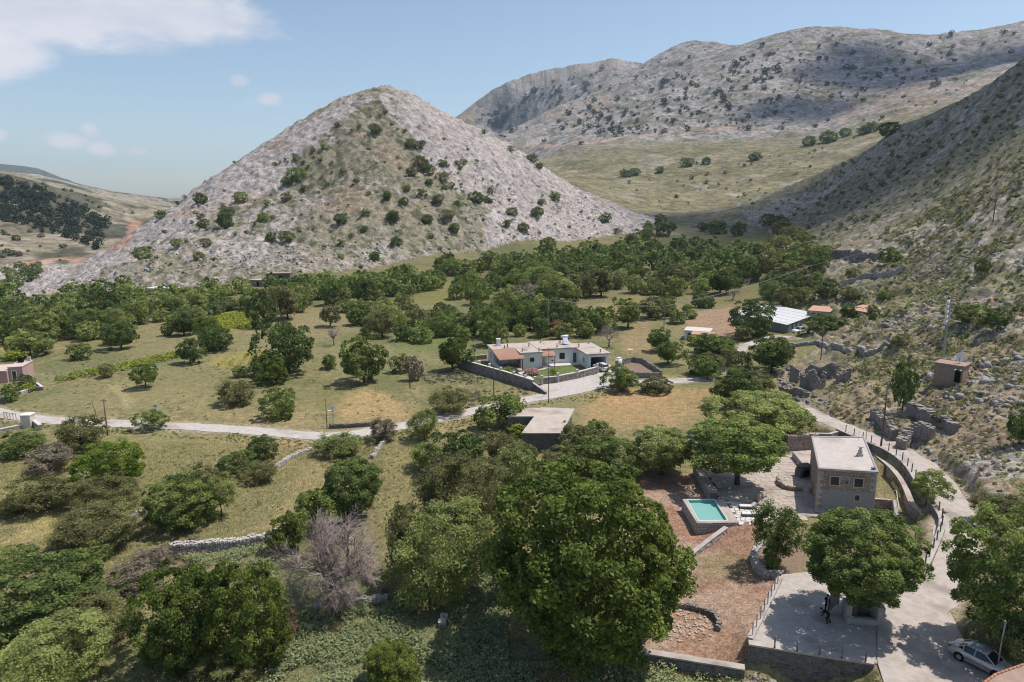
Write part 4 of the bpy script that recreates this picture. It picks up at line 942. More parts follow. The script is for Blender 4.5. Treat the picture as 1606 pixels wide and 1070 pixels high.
# ------------------------------------------------------------------ white house
def white_house():
    o = np.array([2.0, 146.3]); rz = math.atan2(.24, .97); root = empty('white_house', (o[0], o[1], 1.5), rz); tag(root, 'long white flat-roofed house with porch and open garage', 'house')
    blocks = [(-5.2, 0, 4.6, 10.5, 3.25), (0, 4.8, 0, 10.5, 3.25), (4.8, 13.8, 2.4, 11, 3.35), (13.8, 18.7, -4.6, 7, 3.2)]
    zb = -.9
    def blk(i): u0, u1, v0, v1, h = blocks[i]; return [(u0, v0), (u1, v0), (u1, v1), (u0, v1)], h
    for i in (0, 1, 2):
        q, h = blk(i); MB().prism(q, zb, h).build('wall', M['white'], root)
    # garage wing, hollow at the front
    for (u0, u1, v0, v1) in ((13.803, 14.2, -4.6, 7), (18.1, 18.7, -4.6, 7), (14.2, 18.1, 6.6, 7), (14.2, 14.55, -4.6, -4.2)): MB().prism([(u0,v0),(u1,v0),(u1,v1),(u0,v1)], zb, 3.2).build('wall', M['white'], root)
    MB().prism([(14.55,-4.6),(18.1,-4.6),(18.1,-4.25),(14.55,-4.25)], 2.62, 3.2).build('lintel', M['white'], root); MB().prism([(14.2,-4.2),(18.1,-4.2),(18.1,6.6),(14.2,6.6)], zb, -.02).build('garage_floor', M['concrete'], root)
    for i, ov in ((0, .25), (1, .253), (2, .256), (3, .35)):
        u0, u1, v0, v1, h = blocks[i]; MB().prism([(u0-ov,v0-ov),(u1+ov,v0-ov),(u1+ov,v1+ov),(u0-ov,v1+ov)], h+.002*i, h+.20+.012*i).build('roof', M['roofpale'], root)
    def win(u, v, zc, w, h, side='f'):
        a, b = ((u-5, v), (u+5, v)) if side == 'f' else ((u, v+5), (u, v-5)); return window_on(root, a, b, .5, zc, w, h, 'white', .08)
    win(2.5, -.01, 1.75, 1.0, .95); win(7.6, 2.39, 1.9, .75, .8); win(10.2, 2.39, 1.7, 1.3, 1.45); win(7.9, 2.385, .75, .5, .35)
    win(-5.21, 6.9, 1.8, .8, 1.3, 'l'); win(13.79, -2.4, 1.7, .8, .9, 'l')
    MB().box((-.02, 1.9, 1.4), (.06, .9, 1.9)).build('side_door', M['frame'], root); MB().box((5.9, 2.36, 1.15), (1.0, .08, 2.1)).build('front_door', M['cream'], root); MB().box((13.2, 2.35, 1.1), (.7, .08, 2.3)).build('door', M['metaldark'], root)
    # verandah in front of the middle block
    MB().prism([(4.803,-.4),(11.5,-.4),(11.5,2.397),(4.803,2.397)], zb, .12).build('verandah', M['cream'], root); MB().prism([(11.5,.4),(13.797,.4),(13.797,2.397),(11.5,2.397)], zb, .05).build('verandah', M['white'], root)
    for k in range(3): MB().box((5.6, -.7-.3*k, -.05-.15*k), (1.5, .3, .3)).build('step', M['cream'], root)
    # porch
    pr = MB(); pr.prism([(-5.2,-2.4),(-.003,-2.4),(-.003,4.597),(-5.2,4.597)], zb, .05); pr.build('porch_floor', M['concrete'], root); MB().prism([(-5.2,-2.4),(-5.0,-2.4),(-5.0,4.597),(-5.2,4.597)], .05, .85).build('porch_wall', M['white'], root)
    pf = MB().prism([(-5.55,-2.8),(.25,-2.8),(.25,4.9),(-5.55,4.9)], [2.55,2.62,3.3,3.3], [2.7,2.77,3.48,3.48]).build('porch_roof', M['terracotta'], root)
    for k in range(20): MB().tube([(-5.4+k*.29,-2.82,2.74+.003*k),(-5.4+k*.29,4.88,3.5)], .06, 6).build('tile_row', M['terracotta'], pf, True)
    for (u, v) in ((-5.1,-2.3),(-.3,-2.3),(-3.4,-2.3),(-5.1,1.2)): MB().box((u, v, 1.4), (.16,.16,2.7)).build('porch_post', M['polewood'], root)
    MB().box((-2.6, 1.2, .75), (1.6, .9, .08)).build('porch_table', M['polewood'], root)
    dr = MB().prism([(4.75,-.7),(8.0,-.7),(8.0,2.6),(4.75,2.6)], [2.35,2.35,3.1,3.1], [2.5,2.5,3.25,3.25]).build('entrance_roof', M['terracotta'], root); MB().tube([(7.6,-.5,.1),(7.6,-.5,2.4)], .09, 8).build('entrance_post', M['polewood'], root)
    for k in range(11): MB().tube([(4.9+k*.3,-.72,2.53),(4.9+k*.3,2.58,3.28)], .06, 6).build('tile_row', M['terracotta'], dr, True)
    ch = MB().box((-3.1, 8.8, 4.15), (.8, .8, 1.6)).box((-3.1, 8.8, 3.6), (1.1, 1.1, .5)).build('chimney', M['white'], root); MB().box((-3.1, 8.8, 5.02), (1.0,1.0,.12)).build('chimney_cap', M['white'], ch)
    for (u, v) in ((-1.5,6.5),(.6,1.2),(4.3,.8),(3.4,6),(9.2,3.1),(11.5,8),(14.4,3),(15.2,5.5),(17,-3.8),(18,6.2),(-2.5,5.3),(7,9)): MB().box((u, v, 3.85), (.24,.24,.75)).build('roof_stub', M['roofpale'], root)
    MB().box((1.5, 2.6, 3.5), (1.2, .9, .14)).build('tile_stack', M['terraedge'], root)
    # solar water heater: a thing on the roof
    c = root.matrix_basis @ Vector((12.2, 6.0, 3.6)); h = empty('solar_water_heater', c, rz); tag(h, 'solar water heater with blue panel and white tank on the white roof', 'solar heater')
    pn = MB(); pn.add([(-.6,-1.0,.15),(.6,-1.0,.15),(.6,.7,1.5),(-.6,.7,1.5),(-.6,-1.06,.23),(.6,-1.06,.23),(.6,.64,1.58),(-.6,.64,1.58)], [(3,2,1,0),(4,5,6,7),(0,1,5,4),(1,2,6,5),(2,3,7,6),(3,0,4,7)]); pn.build('solar_panel', M['blue'], h)
    MB().tube([(-.85,.85,1.75),(.85,.85,1.75)], .3, 12).build('water_tank', M['whitepaint'], h, True); MB().box((-.5,.8,.75),(.06,.06,1.5)).box((.5,.8,.75),(.06,.06,1.5)).build('stand', M['metal'], h)
white_house()
def white_house_grounds():
    wall('garden_wall', 'tall grey stone garden wall with white posts left of the white house', [ground(*p)[0] for p in [(718,574),(742,583),(790,597),(836,612)]], 2.0, .5, 'stone', coping=.1, sz=.34, capmat='cream')
    wall('garden_wall', 'grey stone front garden wall along the forecourt of the white house', [ground(*p)[0] for p in [(849,603),(870,601),(905,594),(937,585)]], 1.35, .45, 'stone', coping=.1, sz=.32, capmat='cream')
    wall('ramp_wall', 'short sloping stone wall descending beside the garden gate to the road', [ground(836,612)[0], ground(857,619)[0]], .9, .4, 'stonedark', coping=.08, z_top=[2.6,1.5])
    wall('back_garden_wall', 'low grey stone wall at the back corner of the white house garden', [ground(732,566)[0], ground(763,563)[0]], 1.0, .4, 'stone', coping=.08)
    wall('courtyard_wall', 'stone wall enclosing the dirt courtyard right of the garage', [ground(*p)[0] for p in [(966,576),(990,570),(1008,572),(1020,580),(1037,592)]], 1.3, .45, 'stone', sz=.3)
    wall('courtyard_front_wall', 'low stone wall in front of the dirt courtyard right of the garage', [ground(*p)[0] for p in [(960,580),(985,592),(1037,593)]], 1.0, .4, 'stone', sz=.3)
    cy_ = [ground(*p)[0] for p in [(966,577),(990,571),(1008,573),(1020,581),(1033,590),(988,590),(962,581)]]; sheet('courtyard_ground', [p[:2] for p in cy_], 'soil', .35, .5)
    # white posts and gate pillars
    for i, p in enumerate([(724,572),(735,578),(752,584),(768,589),(786,595),(806,602),(824,608)]):
        c = ground(*p)[0]; tag(MB().box((0,0,1.3), (.5,.55,2.6)).build('wall_pillar', M['cream'], None, loc=c), 'square cream pillar rising from the tall garden wall', 'pillar', 'pillars along the white house garden wall')
    for i, p in enumerate([(839,606),(850,604),(875,600),(905,594),(937,585)]):
        c = ground(*p)[0]; tag(MB().box((0,0,1.0), (.5,.5,2.0)).build('wall_pillar', M['cream'], None, loc=c), 'short cream pillar on the front wall along the forecourt', 'pillar', 'pillars along the forecourt wall')
    c = ground(844.5,605.5)[0]; root = empty('garden_gate', c, .2); tag(root, 'small dark iron garden gate between cream pillars', 'gate'); f = MB(); f.box((-.5,0,.8),(.06,.06,1.5)).box((.5,0,.8),(.06,.06,1.5)).box((0,0,1.5),(1.0,.05,.06)).box((0,0,.2),(1.0,.05,.06)); f.build('gate_frame', M['metaldark'], root)
    for k in range(6): MB().box((-.4+.16*k,0,.85),(.05,.03,1.3)).build('bar', M['metaldark'], root)
    pa = [ground(*p)[0][:2] for p in [(812,585),(822,583),(842,600),(834,603)]]; sheet('garden_path', pa, 'cream', .12, .3); pb = [ground(*p)[0][:2] for p in [(812,586),(822,584),(858,580),(855,578.5)]]; sheet('garden_path', pb, 'cream', .13, .3)
    c = ground(970,575)[0]; tag(MB().tube([(0,0,0),(0,0,1.9)], .75, 16).tube([(0,0,1.9),(0,0,2.15)], [.75,.3], 16).build('water_tank', M['whitepaint'], None, True, loc=c), 'white upright water tank beside the garage', 'tank')
    c = ground(988,566)[0]; r = empty('solar_lamp', c); tag(r, 'small pole with a tilted solar panel in the courtyard', 'solar lamp'); MB().tube([(0,0,0),(0,0,2.6)], .05, 6).build('pole', M['metal'], r); MB().box((0,0,2.7),(1.2,.8,.08)).build('solar_panel', M['signwhite'], r)
white_house_grounds()

# ------------------------------------------------------------------ other buildings
def stone_shed():
    o = np.array([5.0, 102.0]); root = empty('stone_shed', (5.0, 102.0, 0)); tag(root, 'low L-shaped stone shed with a flat pinkish roof by the road', 'shed')
    A = [(1.6,96.6),(7.1,96.6),(9.9,108.5),(5.4,109.3),(4.4,104.6),(3.45,104.6)]; B = [(-.8,104.6),(3.452,104.6),(5.4,109.3)]
    zb, zt = -.3, 3.25
    for poly in ([(1.6,96.6),(7.1,96.6),(9.9,108.5),(4.9,109.3)], [(-.8,104.7),(3.5,104.7),(4.8,109.2),(2.5,109.2)]):
        q = [rel(p, o) for p in poly]; MB().prism(q, zb, zt).build('wall', M['mortar'], root); st = MB(); rg = random.Random(8)
        for a, b in ((q[0], q[1]), (q[3], q[0]), (q[1], q[2])): stones_on(st, a, b, (zb, zb), (zt, zt), -1, rg, .38, .05)
        tag(st.build('wall_stones', M['stonedark'], root), kind='stuff')
        c = np.mean(q, 0); MB().prism([tuple(c+(np.array(p)-c)*1.05) for p in q], zt, zt+(.2 if poly[0][0] > 0 else .18)).build('roof', M['roofpale'], root)
    MB().prism([rel(p, o) for p in ((7.3,96.9),(7.55,96.9),(10.3,108.3),(10.05,108.3))], 3.2, 3.62).build('parapet', M['stonepale'], root)
stone_shed()
def metal_shed():
    F_, R_, B_, L_ = at_z(1235,510,6.6), at_z(1283.5,492,7.9), at_z(1198,475.5,8.4), at_z(1197,500,6.6)
    Lp = B_+(F_-R_)*1.0; o = (F_+R_+B_+Lp)/4; root = empty('metal_shed', (o[0], o[1], 3.5)); tag(root, 'long metal barn with a bright white sheet roof', 'barn')
    rp = lambda p: np.array([p[0]-o[0], p[1]-o[1], p[2]-3.5]); q = [rp(F_), rp(R_), rp(B_), rp(Lp)]
    MB().prism([tuple(p[:2]*.985) for p in q], [-.8]*4, [float(p[2]) - .08 for p in q]).build('wall', M['sheetgrey'], root)
    n = 11; rf = None
    for k in range(n):
        t0, t1 = k/n, (k+1)/n-.004; a, b, c, d = q[0]+(q[1]-q[0])*t0, q[0]+(q[1]-q[0])*t1, q[3]+(q[2]-q[3])*t1, q[3]+(q[2]-q[3])*t0
        up = np.array([0,0,.06]); j = np.array([0,0,.03*(k % 2)]); MB().add([a+j,b+j,c+j,d+j,a+up+j,b+up+j,c+up+j,d+up+j], [(3,2,1,0),(4,5,6,7),(0,1,5,4),(1,2,6,5),(2,3,7,6),(3,0,4,7)]).build('roof_sheet', M['sheet'], root)
    for t in np.linspace(.03,.97,8):
        a = q[0]+(q[1]-q[0])*t; MB().box((a[0],a[1],a[2]/2-.4),(.14,.14,a[2]+.5)).build('wall_post', M['metaldark'], root)
metal_shed()
def box_building(name, label, cat, px0, px1, h, depth, wallm, roofm, roofh=.18, over=.25, z=None, roof_slope=0.0):
    a, b = ground(*px0)[0], ground(*px1)[0]; zb = min(a[2], b[2]) if z is None else z; d = b[:2]-a[:2]; L_ = float(np.linalg.norm(d)); rz = math.atan2(d[1], d[0])
    root = empty(name, (a[0], a[1], zb), rz); tag(root, label, cat); MB().prism([(0,0),(L_,0),(L_,depth),(0,depth)], -1.0, [h,h,h+roof_slope,h+roof_slope]).build('wall', M[wallm], root)
    MB().prism([(-over,-over),(L_+over,-over),(L_+over,depth+over),(-over,depth+over)], [h+.003,h+.003,h+roof_slope+.003,h+roof_slope+.003], [h+roofh,h+roofh,h+roof_slope+roofh,h+roof_slope+roofh]).build('roof', M[roofm], root)
    return root, L_
r_, L_ = box_building('small_hut', 'small white hut with an orange lean-to roof left of the barn', 'hut', (1073,533), (1112,533), 2.4, 5.5, 'white', 'cream')
MB().prism([(2.0,-2.6),(L_+1.5,-2.6),(L_+1.5,-.28),(2.0,-.28)], [1.95,1.95,2.35,2.35], [2.1,2.1,2.5,2.5]).build('lean_to_roof', M['terracotta'], r_)
for u in (2.2, L_*.6+1, L_+1.3): MB().box((u,-2.4,1.0),(.14,.14,2.0)).build('post', M['polewood'], r_)
MB().box((1.2,-.02,.95),(.8,.06,1.9)).build('door', M['polewood'], r_)
r_, L_ = box_building('tiled_outbuilding', 'tiled orange roof just behind the white barn', 'building', (1268,499), (1300,497), 2.0, 5, 'stonepale', 'terracotta', .15, .3, roof_slope=.7); window_on(r_, (0,-.01), (L_,-.01), .5, 1.2, .8, .8, 'white')
r_, L_ = box_building('tiled_hut', 'small hut with faded orange tiled roof up the right slope', 'hut', (1328,494), (1360,492), 1.5, 5, 'stonepale', 'terracotta', .15, .3, roof_slope=.8); window_on(r_, (0,-.01), (L_,-.01), .5, .9, .7, .6, 'white')
r_, L_ = box_building('farm_building', 'low grey farm building with white roof at the hill foot', 'building', (228,463), (268,461), 2.8, 7, 'stone', 'sheet'); window_on(r_, (0,-.02), (L_,-.02), .25, 1.6, 1.2, 1.1, 'white')
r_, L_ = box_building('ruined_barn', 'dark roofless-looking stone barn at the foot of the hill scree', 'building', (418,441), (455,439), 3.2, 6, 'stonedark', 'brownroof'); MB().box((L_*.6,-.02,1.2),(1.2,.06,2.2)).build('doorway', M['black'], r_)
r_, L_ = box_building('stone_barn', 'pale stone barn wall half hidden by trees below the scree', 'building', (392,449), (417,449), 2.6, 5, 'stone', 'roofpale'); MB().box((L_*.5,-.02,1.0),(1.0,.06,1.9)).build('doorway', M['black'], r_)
def pink_house():
    a, b = at_z(-50,604,0.1), at_z(30,599,0.1); d = b[:2]-a[:2]; L_ = float(np.linalg.norm(d)); root = empty('pink_house', (a[0], a[1], 0), math.atan2(d[1], d[0])); tag(root, 'pink flat-roofed house cut off by the left picture edge', 'house')
    MB().prism([(0,0),(L_-2.0,0),(L_-2.0,6.5),(0,6.5)], -.6, 2.5).build('wall', M['pink'], root); MB().prism([(L_-1.998,.8),(L_+.6,.8),(L_+.6,6.8),(L_-1.998,6.8)], -.6, 3.1).build('wall', M['pink'], root)
    MB().prism([(-.2,-.2),(L_-2.01,-.2),(L_-2.01,6.7),(-.2,6.7)], 2.503, 2.7).build('roof', M['pinkpale'], root); MB().prism([(L_-2.1,.7),(L_+.7,.7),(L_+.7,6.9),(L_-2.1,6.9)], 3.103, 3.25).build('roof', M['pinkpale'], root)
    for t in (.35, .72): window_on(root, (0,-.01), (L_-2,-.01), t, 1.5, 1.0, 1.3, 'white', .14)
    window_on(root, (L_-2,.79), (L_+.6,.79), .4, 1.5, .7, 1.6, 'white', .14); MB().prism([(0,-2.4),(L_*.6,-2.4),(L_*.6,-.21),(0,-.21)], [1.9,1.9,2.3,2.3], [2.0,2.0,2.4,2.4]).build('awning', M['terracotta'], root)
    MB().box((L_-1.0,5.2,3.8),(.9,.9,1.1)).build('chimney', M['black'], root); MB().box((L_+.2,6.2,3.7),(.6,.6,.95)).build('chimney', M['pinkpale'], root)
    wall('garden_wall', 'low cream wall around the garden of the pink house', [ground(*p)[0] for p in [(-30,640),(0,631),(30,621),(52,613),(67,612.5),(58,605.5)]], .7, .4, 'stonepale', coping=.08, capmat='cream')
    wall('entrance_wall', 'short pale wall running from the white gate block to the bushes', [ground(50,664)[0], ground(64,675)[0]], .9, .5, 'stonepale', coping=.08, capmat='cream')
    wall('entrance_wall', 'low pale wall left of the white gate block at the road', [ground(-20,683)[0], ground(37,671)[0]], .6, .4, 'stonepale', coping=.06, capmat='cream')
    c = ground(42,671)[0]; r = empty('gate_block', c, .1); tag(r, 'whitewashed square gate block beside the valley road', 'gate post'); MB().box((0,.6,.9),(1.5,1.5,2.4)).build('block', M['cream'], r, bevel=.05); MB().box((0,.6,2.17),(1.7,1.7,.14)).build('cap', M['white'], r)
    c = ground(7,656)[0]; r = empty('road_railing', c, -.35); tag(r, 'dark iron railing along the road bend at far left', 'railing')
    for k in range(5): MB().box((k*.75,0,.55),(.06,.06,1.1)).build('post', M['metaldark'], r)
    MB().box((1.5,0,1.08),(3.1,.05,.06)).build('rail', M['metaldark'], r)
    c = ground(4,630)[0]; r = empty('road_sign', c); tag(r, 'small blue and white sign beside the pink house garden', 'sign'); MB().tube([(0,0,0),(0,0,2.2)], .04, 6).build('pole', M['metal'], r); MB().box((0,-.04,2.0),(.7,.04,.5)).build('sign_face', M['signwhite'], r); MB().box((0,-.065,2.0),(.5,.02,.3)).build('sign_emblem', M['blue'], r)
pink_house()
def dish_hut():
    c = ground(1462, 605)[0]; b = ground(1508, 603)[0]; d = b[:2]-c[:2]; L_ = float(np.linalg.norm(d)); z = max(c[2], b[2])+.15; root = empty('concrete_hut', (c[0], c[1], z), math.atan2(d[1], d[0])); tag(root, 'square grey-brown concrete hut on the rocky right slope', 'hut')
    MB().prism([(0,0),(L_,0),(L_,3),(0,3)], -2, 2.6).build('wall', M['brownroof'], root); MB().prism([(-.15,-.15),(L_+.15,-.15),(L_+.15,3.15),(-.15,3.15)], 2.603, 2.8).build('roof', M['brownroof'], root)
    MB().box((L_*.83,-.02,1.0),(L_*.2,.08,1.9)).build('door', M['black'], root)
    for k, t in enumerate((.77, .95)): MB().box((L_*t,-.45,2.15),(.14,.9,.14)).build('door_bracket', M['cream'], root)
    top = Vector((c[0], c[1], z))+Matrix.Rotation(math.atan2(d[1], d[0]), 3, 'Z') @ Vector((L_*.73, 1.6, 2.8))
    r = empty('satellite_dish', top, .1); tag(r, 'white satellite dish on the roof of the concrete hut', 'dish'); MB().tube([(0,0,0),(0,0,.9)], .06, 6).build('mount', M['metal'], r)
    mb = MB(); n = 20
    vs = [(0,.18,1.1)]; fs = []
    for ring, (rr, dp) in enumerate(((.35,.14),(.6,.05),(.8,-.08))):
        for k in range(n): vs.append((rr*math.cos(2*math.pi*k/n), dp, 1.1+rr*math.sin(2*math.pi*k/n)))
    for k in range(n): fs.append((0, 1+k, 1+(k+1) % n))
    for g in range(2):
        for k in range(n): fs.append((1+g*n+k, 1+(g+1)*n+k, 1+(g+1)*n+(k+1) % n, 1+g*n+(k+1) % n))
    mb.add(vs, fs).build('reflector', M['whitepaint'], r, True); MB().tube([(0,.15,1.1),(0,-.6,1.15)], .03, 5).build('feed_arm', M['metal'], r)
    m0 = ground(1478, 572)[0]; Z = m0[1]; h = 101/F*Z*1.0*1.02; r = empty('antenna_mast', m0); tag(r, 'thin lattice mast carrying stacked white antenna drums', 'mast'); mb = MB()
    for k in range(3): a = 2.094*k; mb.tube([(.2*math.cos(a),.2*math.sin(a),-.3),(.13*math.cos(a),.13*math.sin(a),h)], .035, 5)
    for i in range(int(h/.6)):
        z0, z1 = i*.6, i*.6+.6
        for k in range(3):
            a, b_ = 2.094*k, 2.094*(k+1); f0, f1 = .2-.07*z0/h, .2-.07*z1/h; mb.tube([(f0*math.cos(a),f0*math.sin(a),z0),(f1*math.cos(b_),f1*math.sin(b_),z1)], .018, 4)
    mb.build('lattice', M['metal'], r)
    for i in range(5): MB().tube([(-.38,-.1,h-.6-i*.85),(-.38,-.1,h+.15-i*.85)], .22, 10).build('antenna_drum', M['whitepaint'], r, True)
dish_hut()
def roof_corner():
    q = [at_z(*p, 6.0) for p in [(1522,1086),(1562,1058),(1680,1016),(1750,1110)]]; c = np.mean(q, 0); root = empty('tiled_house', (c[0], c[1], 2)); tag(root, 'brown roof corner with terracotta edge in the bottom right corner', 'house')
    P = [rel(p, c) for p in q]; MB().prism([tuple(np.array(p)*.95) for p in P], -1.5, 3.85).build('wall', M['white'], root); rf = MB().prism(P, 3.853, 4.0).build('roof', M['brownroof'], root)
    for a, b in ((P[0], P[1]), (P[1], P[2])):
        d = np.array(b)-np.array(a); n = int(np.linalg.norm(d)/.38)
        for k in range(n):
            s, e = np.array(a)+d*k/n, np.array(a)+d*(k+.93)/n; MB().tube([(s[0],s[1],4.02),(e[0],e[1],4.03)], [.085,.075], 8).build('edge_tile', M['terraedge'], rf, True)
roof_corner()

# ------------------------------------------------------------------ vehicles
def loft(secs, n_keep=None):
    mb = MB(); k = len(secs[0]); vs = [p for s_ in secs for p in s_]; fs = []
    for i in range(len(secs)-1):
        for j in range(k): fs.append((i*k+j, i*k+(j+1) % k, (i+1)*k+(j+1) % k, (i+1)*k+j))
    fs += [tuple(range(k))[::-1], tuple((len(secs)-1)*k+j for j in range(k))]
    return mb.add(vs, fs)
def wheel(parent, x, y, r=.31, w=.2, side=1):
    t = MB().tube([(x, y-w/2, r), (x, y+w/2, r)], r, 20).build('wheel', M['tyre'], parent); MB().tube([(x, y+side*(w/2-.02), r), (x, y+side*(w/2+.012), r)], [r*.66, r*.6], 14).build('rim', M['alloy'], t)
    for k in range(5): a = 2*math.pi*k/5; MB().box((x+math.cos(a)*r*.36, y+side*(w/2+.015), r+math.sin(a)*r*.36), (.05,.02,.05)).build('spoke_gap', M['tyre'], t)
def body_sec(x, hw, zb, zs, zt, tw):
    """closed car cross-section: sill, shoulder, top"""
    return [(x,-hw*.92,zb),(x,-hw,zb+.18),(x,-hw*1.0,zs-.12),(x,-hw*.95,zs),(x,-tw,zt),(x,0,zt+.03),(x,tw,zt),(x,hw*.95,zs),(x,hw,zs-.12),(x,hw,zb+.18),(x,hw*.92,zb),(x,0,zb)]
def sedan(loc, rz):
    root = empty('sedan_car', loc, rz); tag(root, 'silver-pink sedan with roof rack parked beside the lane', 'car'); S = 1.0
    secs = [body_sec(*a) for a in [(-2.10,.66,.42,.72,.86,.58),(-2.02,.76,.28,.78,.93,.66),(-1.85,.82,.24,.82,.965,.70),(-1.45,.85,.22,.85,.985,.72),(-1.0,.86,.20,.86,.98,.74),(0,.86,.20,.85,.95,.76),(.8,.86,.20,.83,.93,.74),(1.15,.85,.21,.80,.90,.70),(1.6,.83,.23,.74,.82,.66),(1.95,.78,.26,.66,.74,.60),(2.12,.66,.36,.58,.62,.52)]]
    body = loft(secs).build('body', M['silver'], root, True)
    g = [[(-1.62,-.62,.95),(-1.62,.62,.95)], [(-.98,-.54,1.36),(-.98,.54,1.36)], [(-.25,-.56,1.41),(-.25,.56,1.41)], [(.35,-.54,1.36),(.35,.54,1.36)], [(1.10,-.66,.90),(1.10,.66,.90)]]
    low = [(-1.62,.70,.93),(-.98,.78,.93),(-.25,.79,.92),(.35,.78,.92),(1.10,.72,.88)]
    def gs(i): t = g[i]; l = low[i]; x = l[0]; z = t[0][2]; hw = abs(t[0][1]); return [(x,-l[1],l[2]),(x,-(l[1]*.45+hw*.55),l[2]*.45+z*.55),(x,-hw,z-.02),(x,0,z),(x,hw,z-.02),(x,(l[1]*.45+hw*.55),l[2]*.45+z*.55),(x,l[1],l[2]),(x,0,l[2]-.02)]
    loft([gs(i) for i in range(5)]).build('windows', M['carglass'], root)
    rf = loft([[(x,-w,z-.03),(x,-w*.6,z+.015),(x,0,z+.028),(x,w*.6,z+.015),(x,w,z-.03),(x,0,z-.05)] for x, w, z in ((-1.05,.53,1.345),(-.98,.575,1.375),(-.25,.59,1.42),(.30,.58,1.385),(.40,.53,1.345))]).build('roof', M['silver'], root, True)
    pil = MB()
    for s_ in (-1, 1):
        for pth in ([(-1.66,s_*.70,.95),(-1.0,s_*.575,1.36)], [(-.30,s_*.815,.92),(-.28,s_*.60,1.39)], [(-1.05,s_*.80,.94),(-1.12,s_*.62,1.30)], [(1.13,s_*.73,.88),(.36,s_*.575,1.36)]): pil.tube(pth, .045, 6)
        pil.tube([(-1.62,s_*.745,.945),(1.05,s_*.76,.895)], .022, 5)
    pil.build('pillars', M['silver'], root)
    for s_ in (-1, 1):
        for x in (-1.28, 1.22): 
            MB().tube([(x, s_*.80-.05*s_, .335), (x, s_*.868, .335)], .375, 20).build('wheel_arch', M['black'], root); wheel(root, x, s_*.79, .305, .19, s_)
        MB().box((.62, s_*.90, .98), (.16,.14,.11)).build('wing_mirror', M['silver'], root, bevel=.03)
        MB().tube([(-1.0,s_*.52,1.41),(.25,s_*.53,1.42)], .022, 6).build('roof_rail', M['metal'], root)
        MB().box((-2.04, s_*.58, .80), (.14,.30,.20)).build('tail_light', M['lampred'], root); MB().box((2.0, s_*.56, .63), (.2,.32,.13)).build('headlight', M['lampclear'], root)
        for x in (-.62, .28): MB().box((x, s_*.866, .74), (.16,.03,.03)).build('door_handle', M['silver'], root)
        MB().box((.0, s_*.868, .52), (2.1,.02,.05)).build('side_moulding', M['metaldark'], root)
    for x in (-.75, .05): MB().box((x, 0, 1.475), (.07,1.1,.035)).build('rack_bar', M['metal'], root)
    MB().box((-2.10,0,.42),(.12,1.45,.22)).build('bumper', M['silver'], root, bevel=.04); MB().box((-2.112,0,.72),(.06,.5,.12)).build('number_plate', M['signwhite'], root); MB().box((2.1,0,.42),(.14,1.4,.2)).build('bumper', M['silver'], root, bevel=.04)
a, b = at_z(1504, 1036, 2.0), at_z(1551, 1060, 2.0); dv = (b-a)[:2]; dv /= np.linalg.norm(dv); side = np.array([-dv[1], dv[0]])
cc = a[:2]+dv*1.25+side*.80
sedan((cc[0], cc[1], 2.0), math.atan2(dv[1], dv[0]))
def suv(loc, rz, label):
    root = empty('suv_car', loc, rz); tag(root, label, 'car')
    loft([body_sec(*a) for a in [(-2.1,.70,.45,.95,1.05,.66),(-2.0,.86,.35,1.0,1.08,.76),(-1.2,.9,.32,1.02,1.08,.8),(.9,.9,.32,1.0,1.06,.8),(1.2,.9,.32,.98,1.04,.76),(1.95,.84,.36,.90,.97,.70),(2.12,.7,.45,.82,.88,.6)]]).build('body', M['whitepaint'], root, True)
    def gs(x, l, lz, hw, z): return [(x,-l,lz),(x,-hw,z-.03),(x,0,z),(x,hw,z-.03),(x,l,lz)]
    loft([gs(-2.0,.76,1.05,.66,1.10),gs(-1.85,.80,1.05,.68,1.62),(gs(-.4,.82,1.05,.70,1.68)),gs(.3,.82,1.04,.68,1.62),gs(1.0,.78,1.02,.7,1.05)]).build('windows', M['carglass'], root)
    loft([[(x,-w,z-.04),(x,0,z+.03),(x,w,z-.04),(x,0,z-.06)] for x, w, z in ((-1.92,.66,1.63),(-.4,.72,1.70),(.35,.68,1.63))]).build('roof', M['whitepaint'], root, True)
    pil = MB()
    for s_ in (-1, 1):
        for pth in ([(-2.0,s_*.77,1.05),(-1.87,s_*.69,1.6)], [(-1.1,s_*.83,1.05),(-1.1,s_*.72,1.64)], [(-.1,s_*.83,1.05),(-.1,s_*.72,1.64)], [(1.0,s_*.79,1.03),(.33,s_*.69,1.61)]): pil.tube(pth, .05, 5)
        for x in (-1.3, 1.3): wheel(root, x, s_*.82, .36, .22, s_)
        MB().box((-2.07,s_*.7,.95),(.1,.2,.35)).build('tail_light', M['lampred'], root); MB().box((2.05,s_*.62,.8),(.12,.3,.16)).build('headlight', M['lampclear'], root)
    pil.build('pillars', M['whitepaint'], root)
c = ground(942, 581)[0]; suv((c[0], c[1], c[2]+.06), R(115), 'white off-road car parked in front of the open garage')
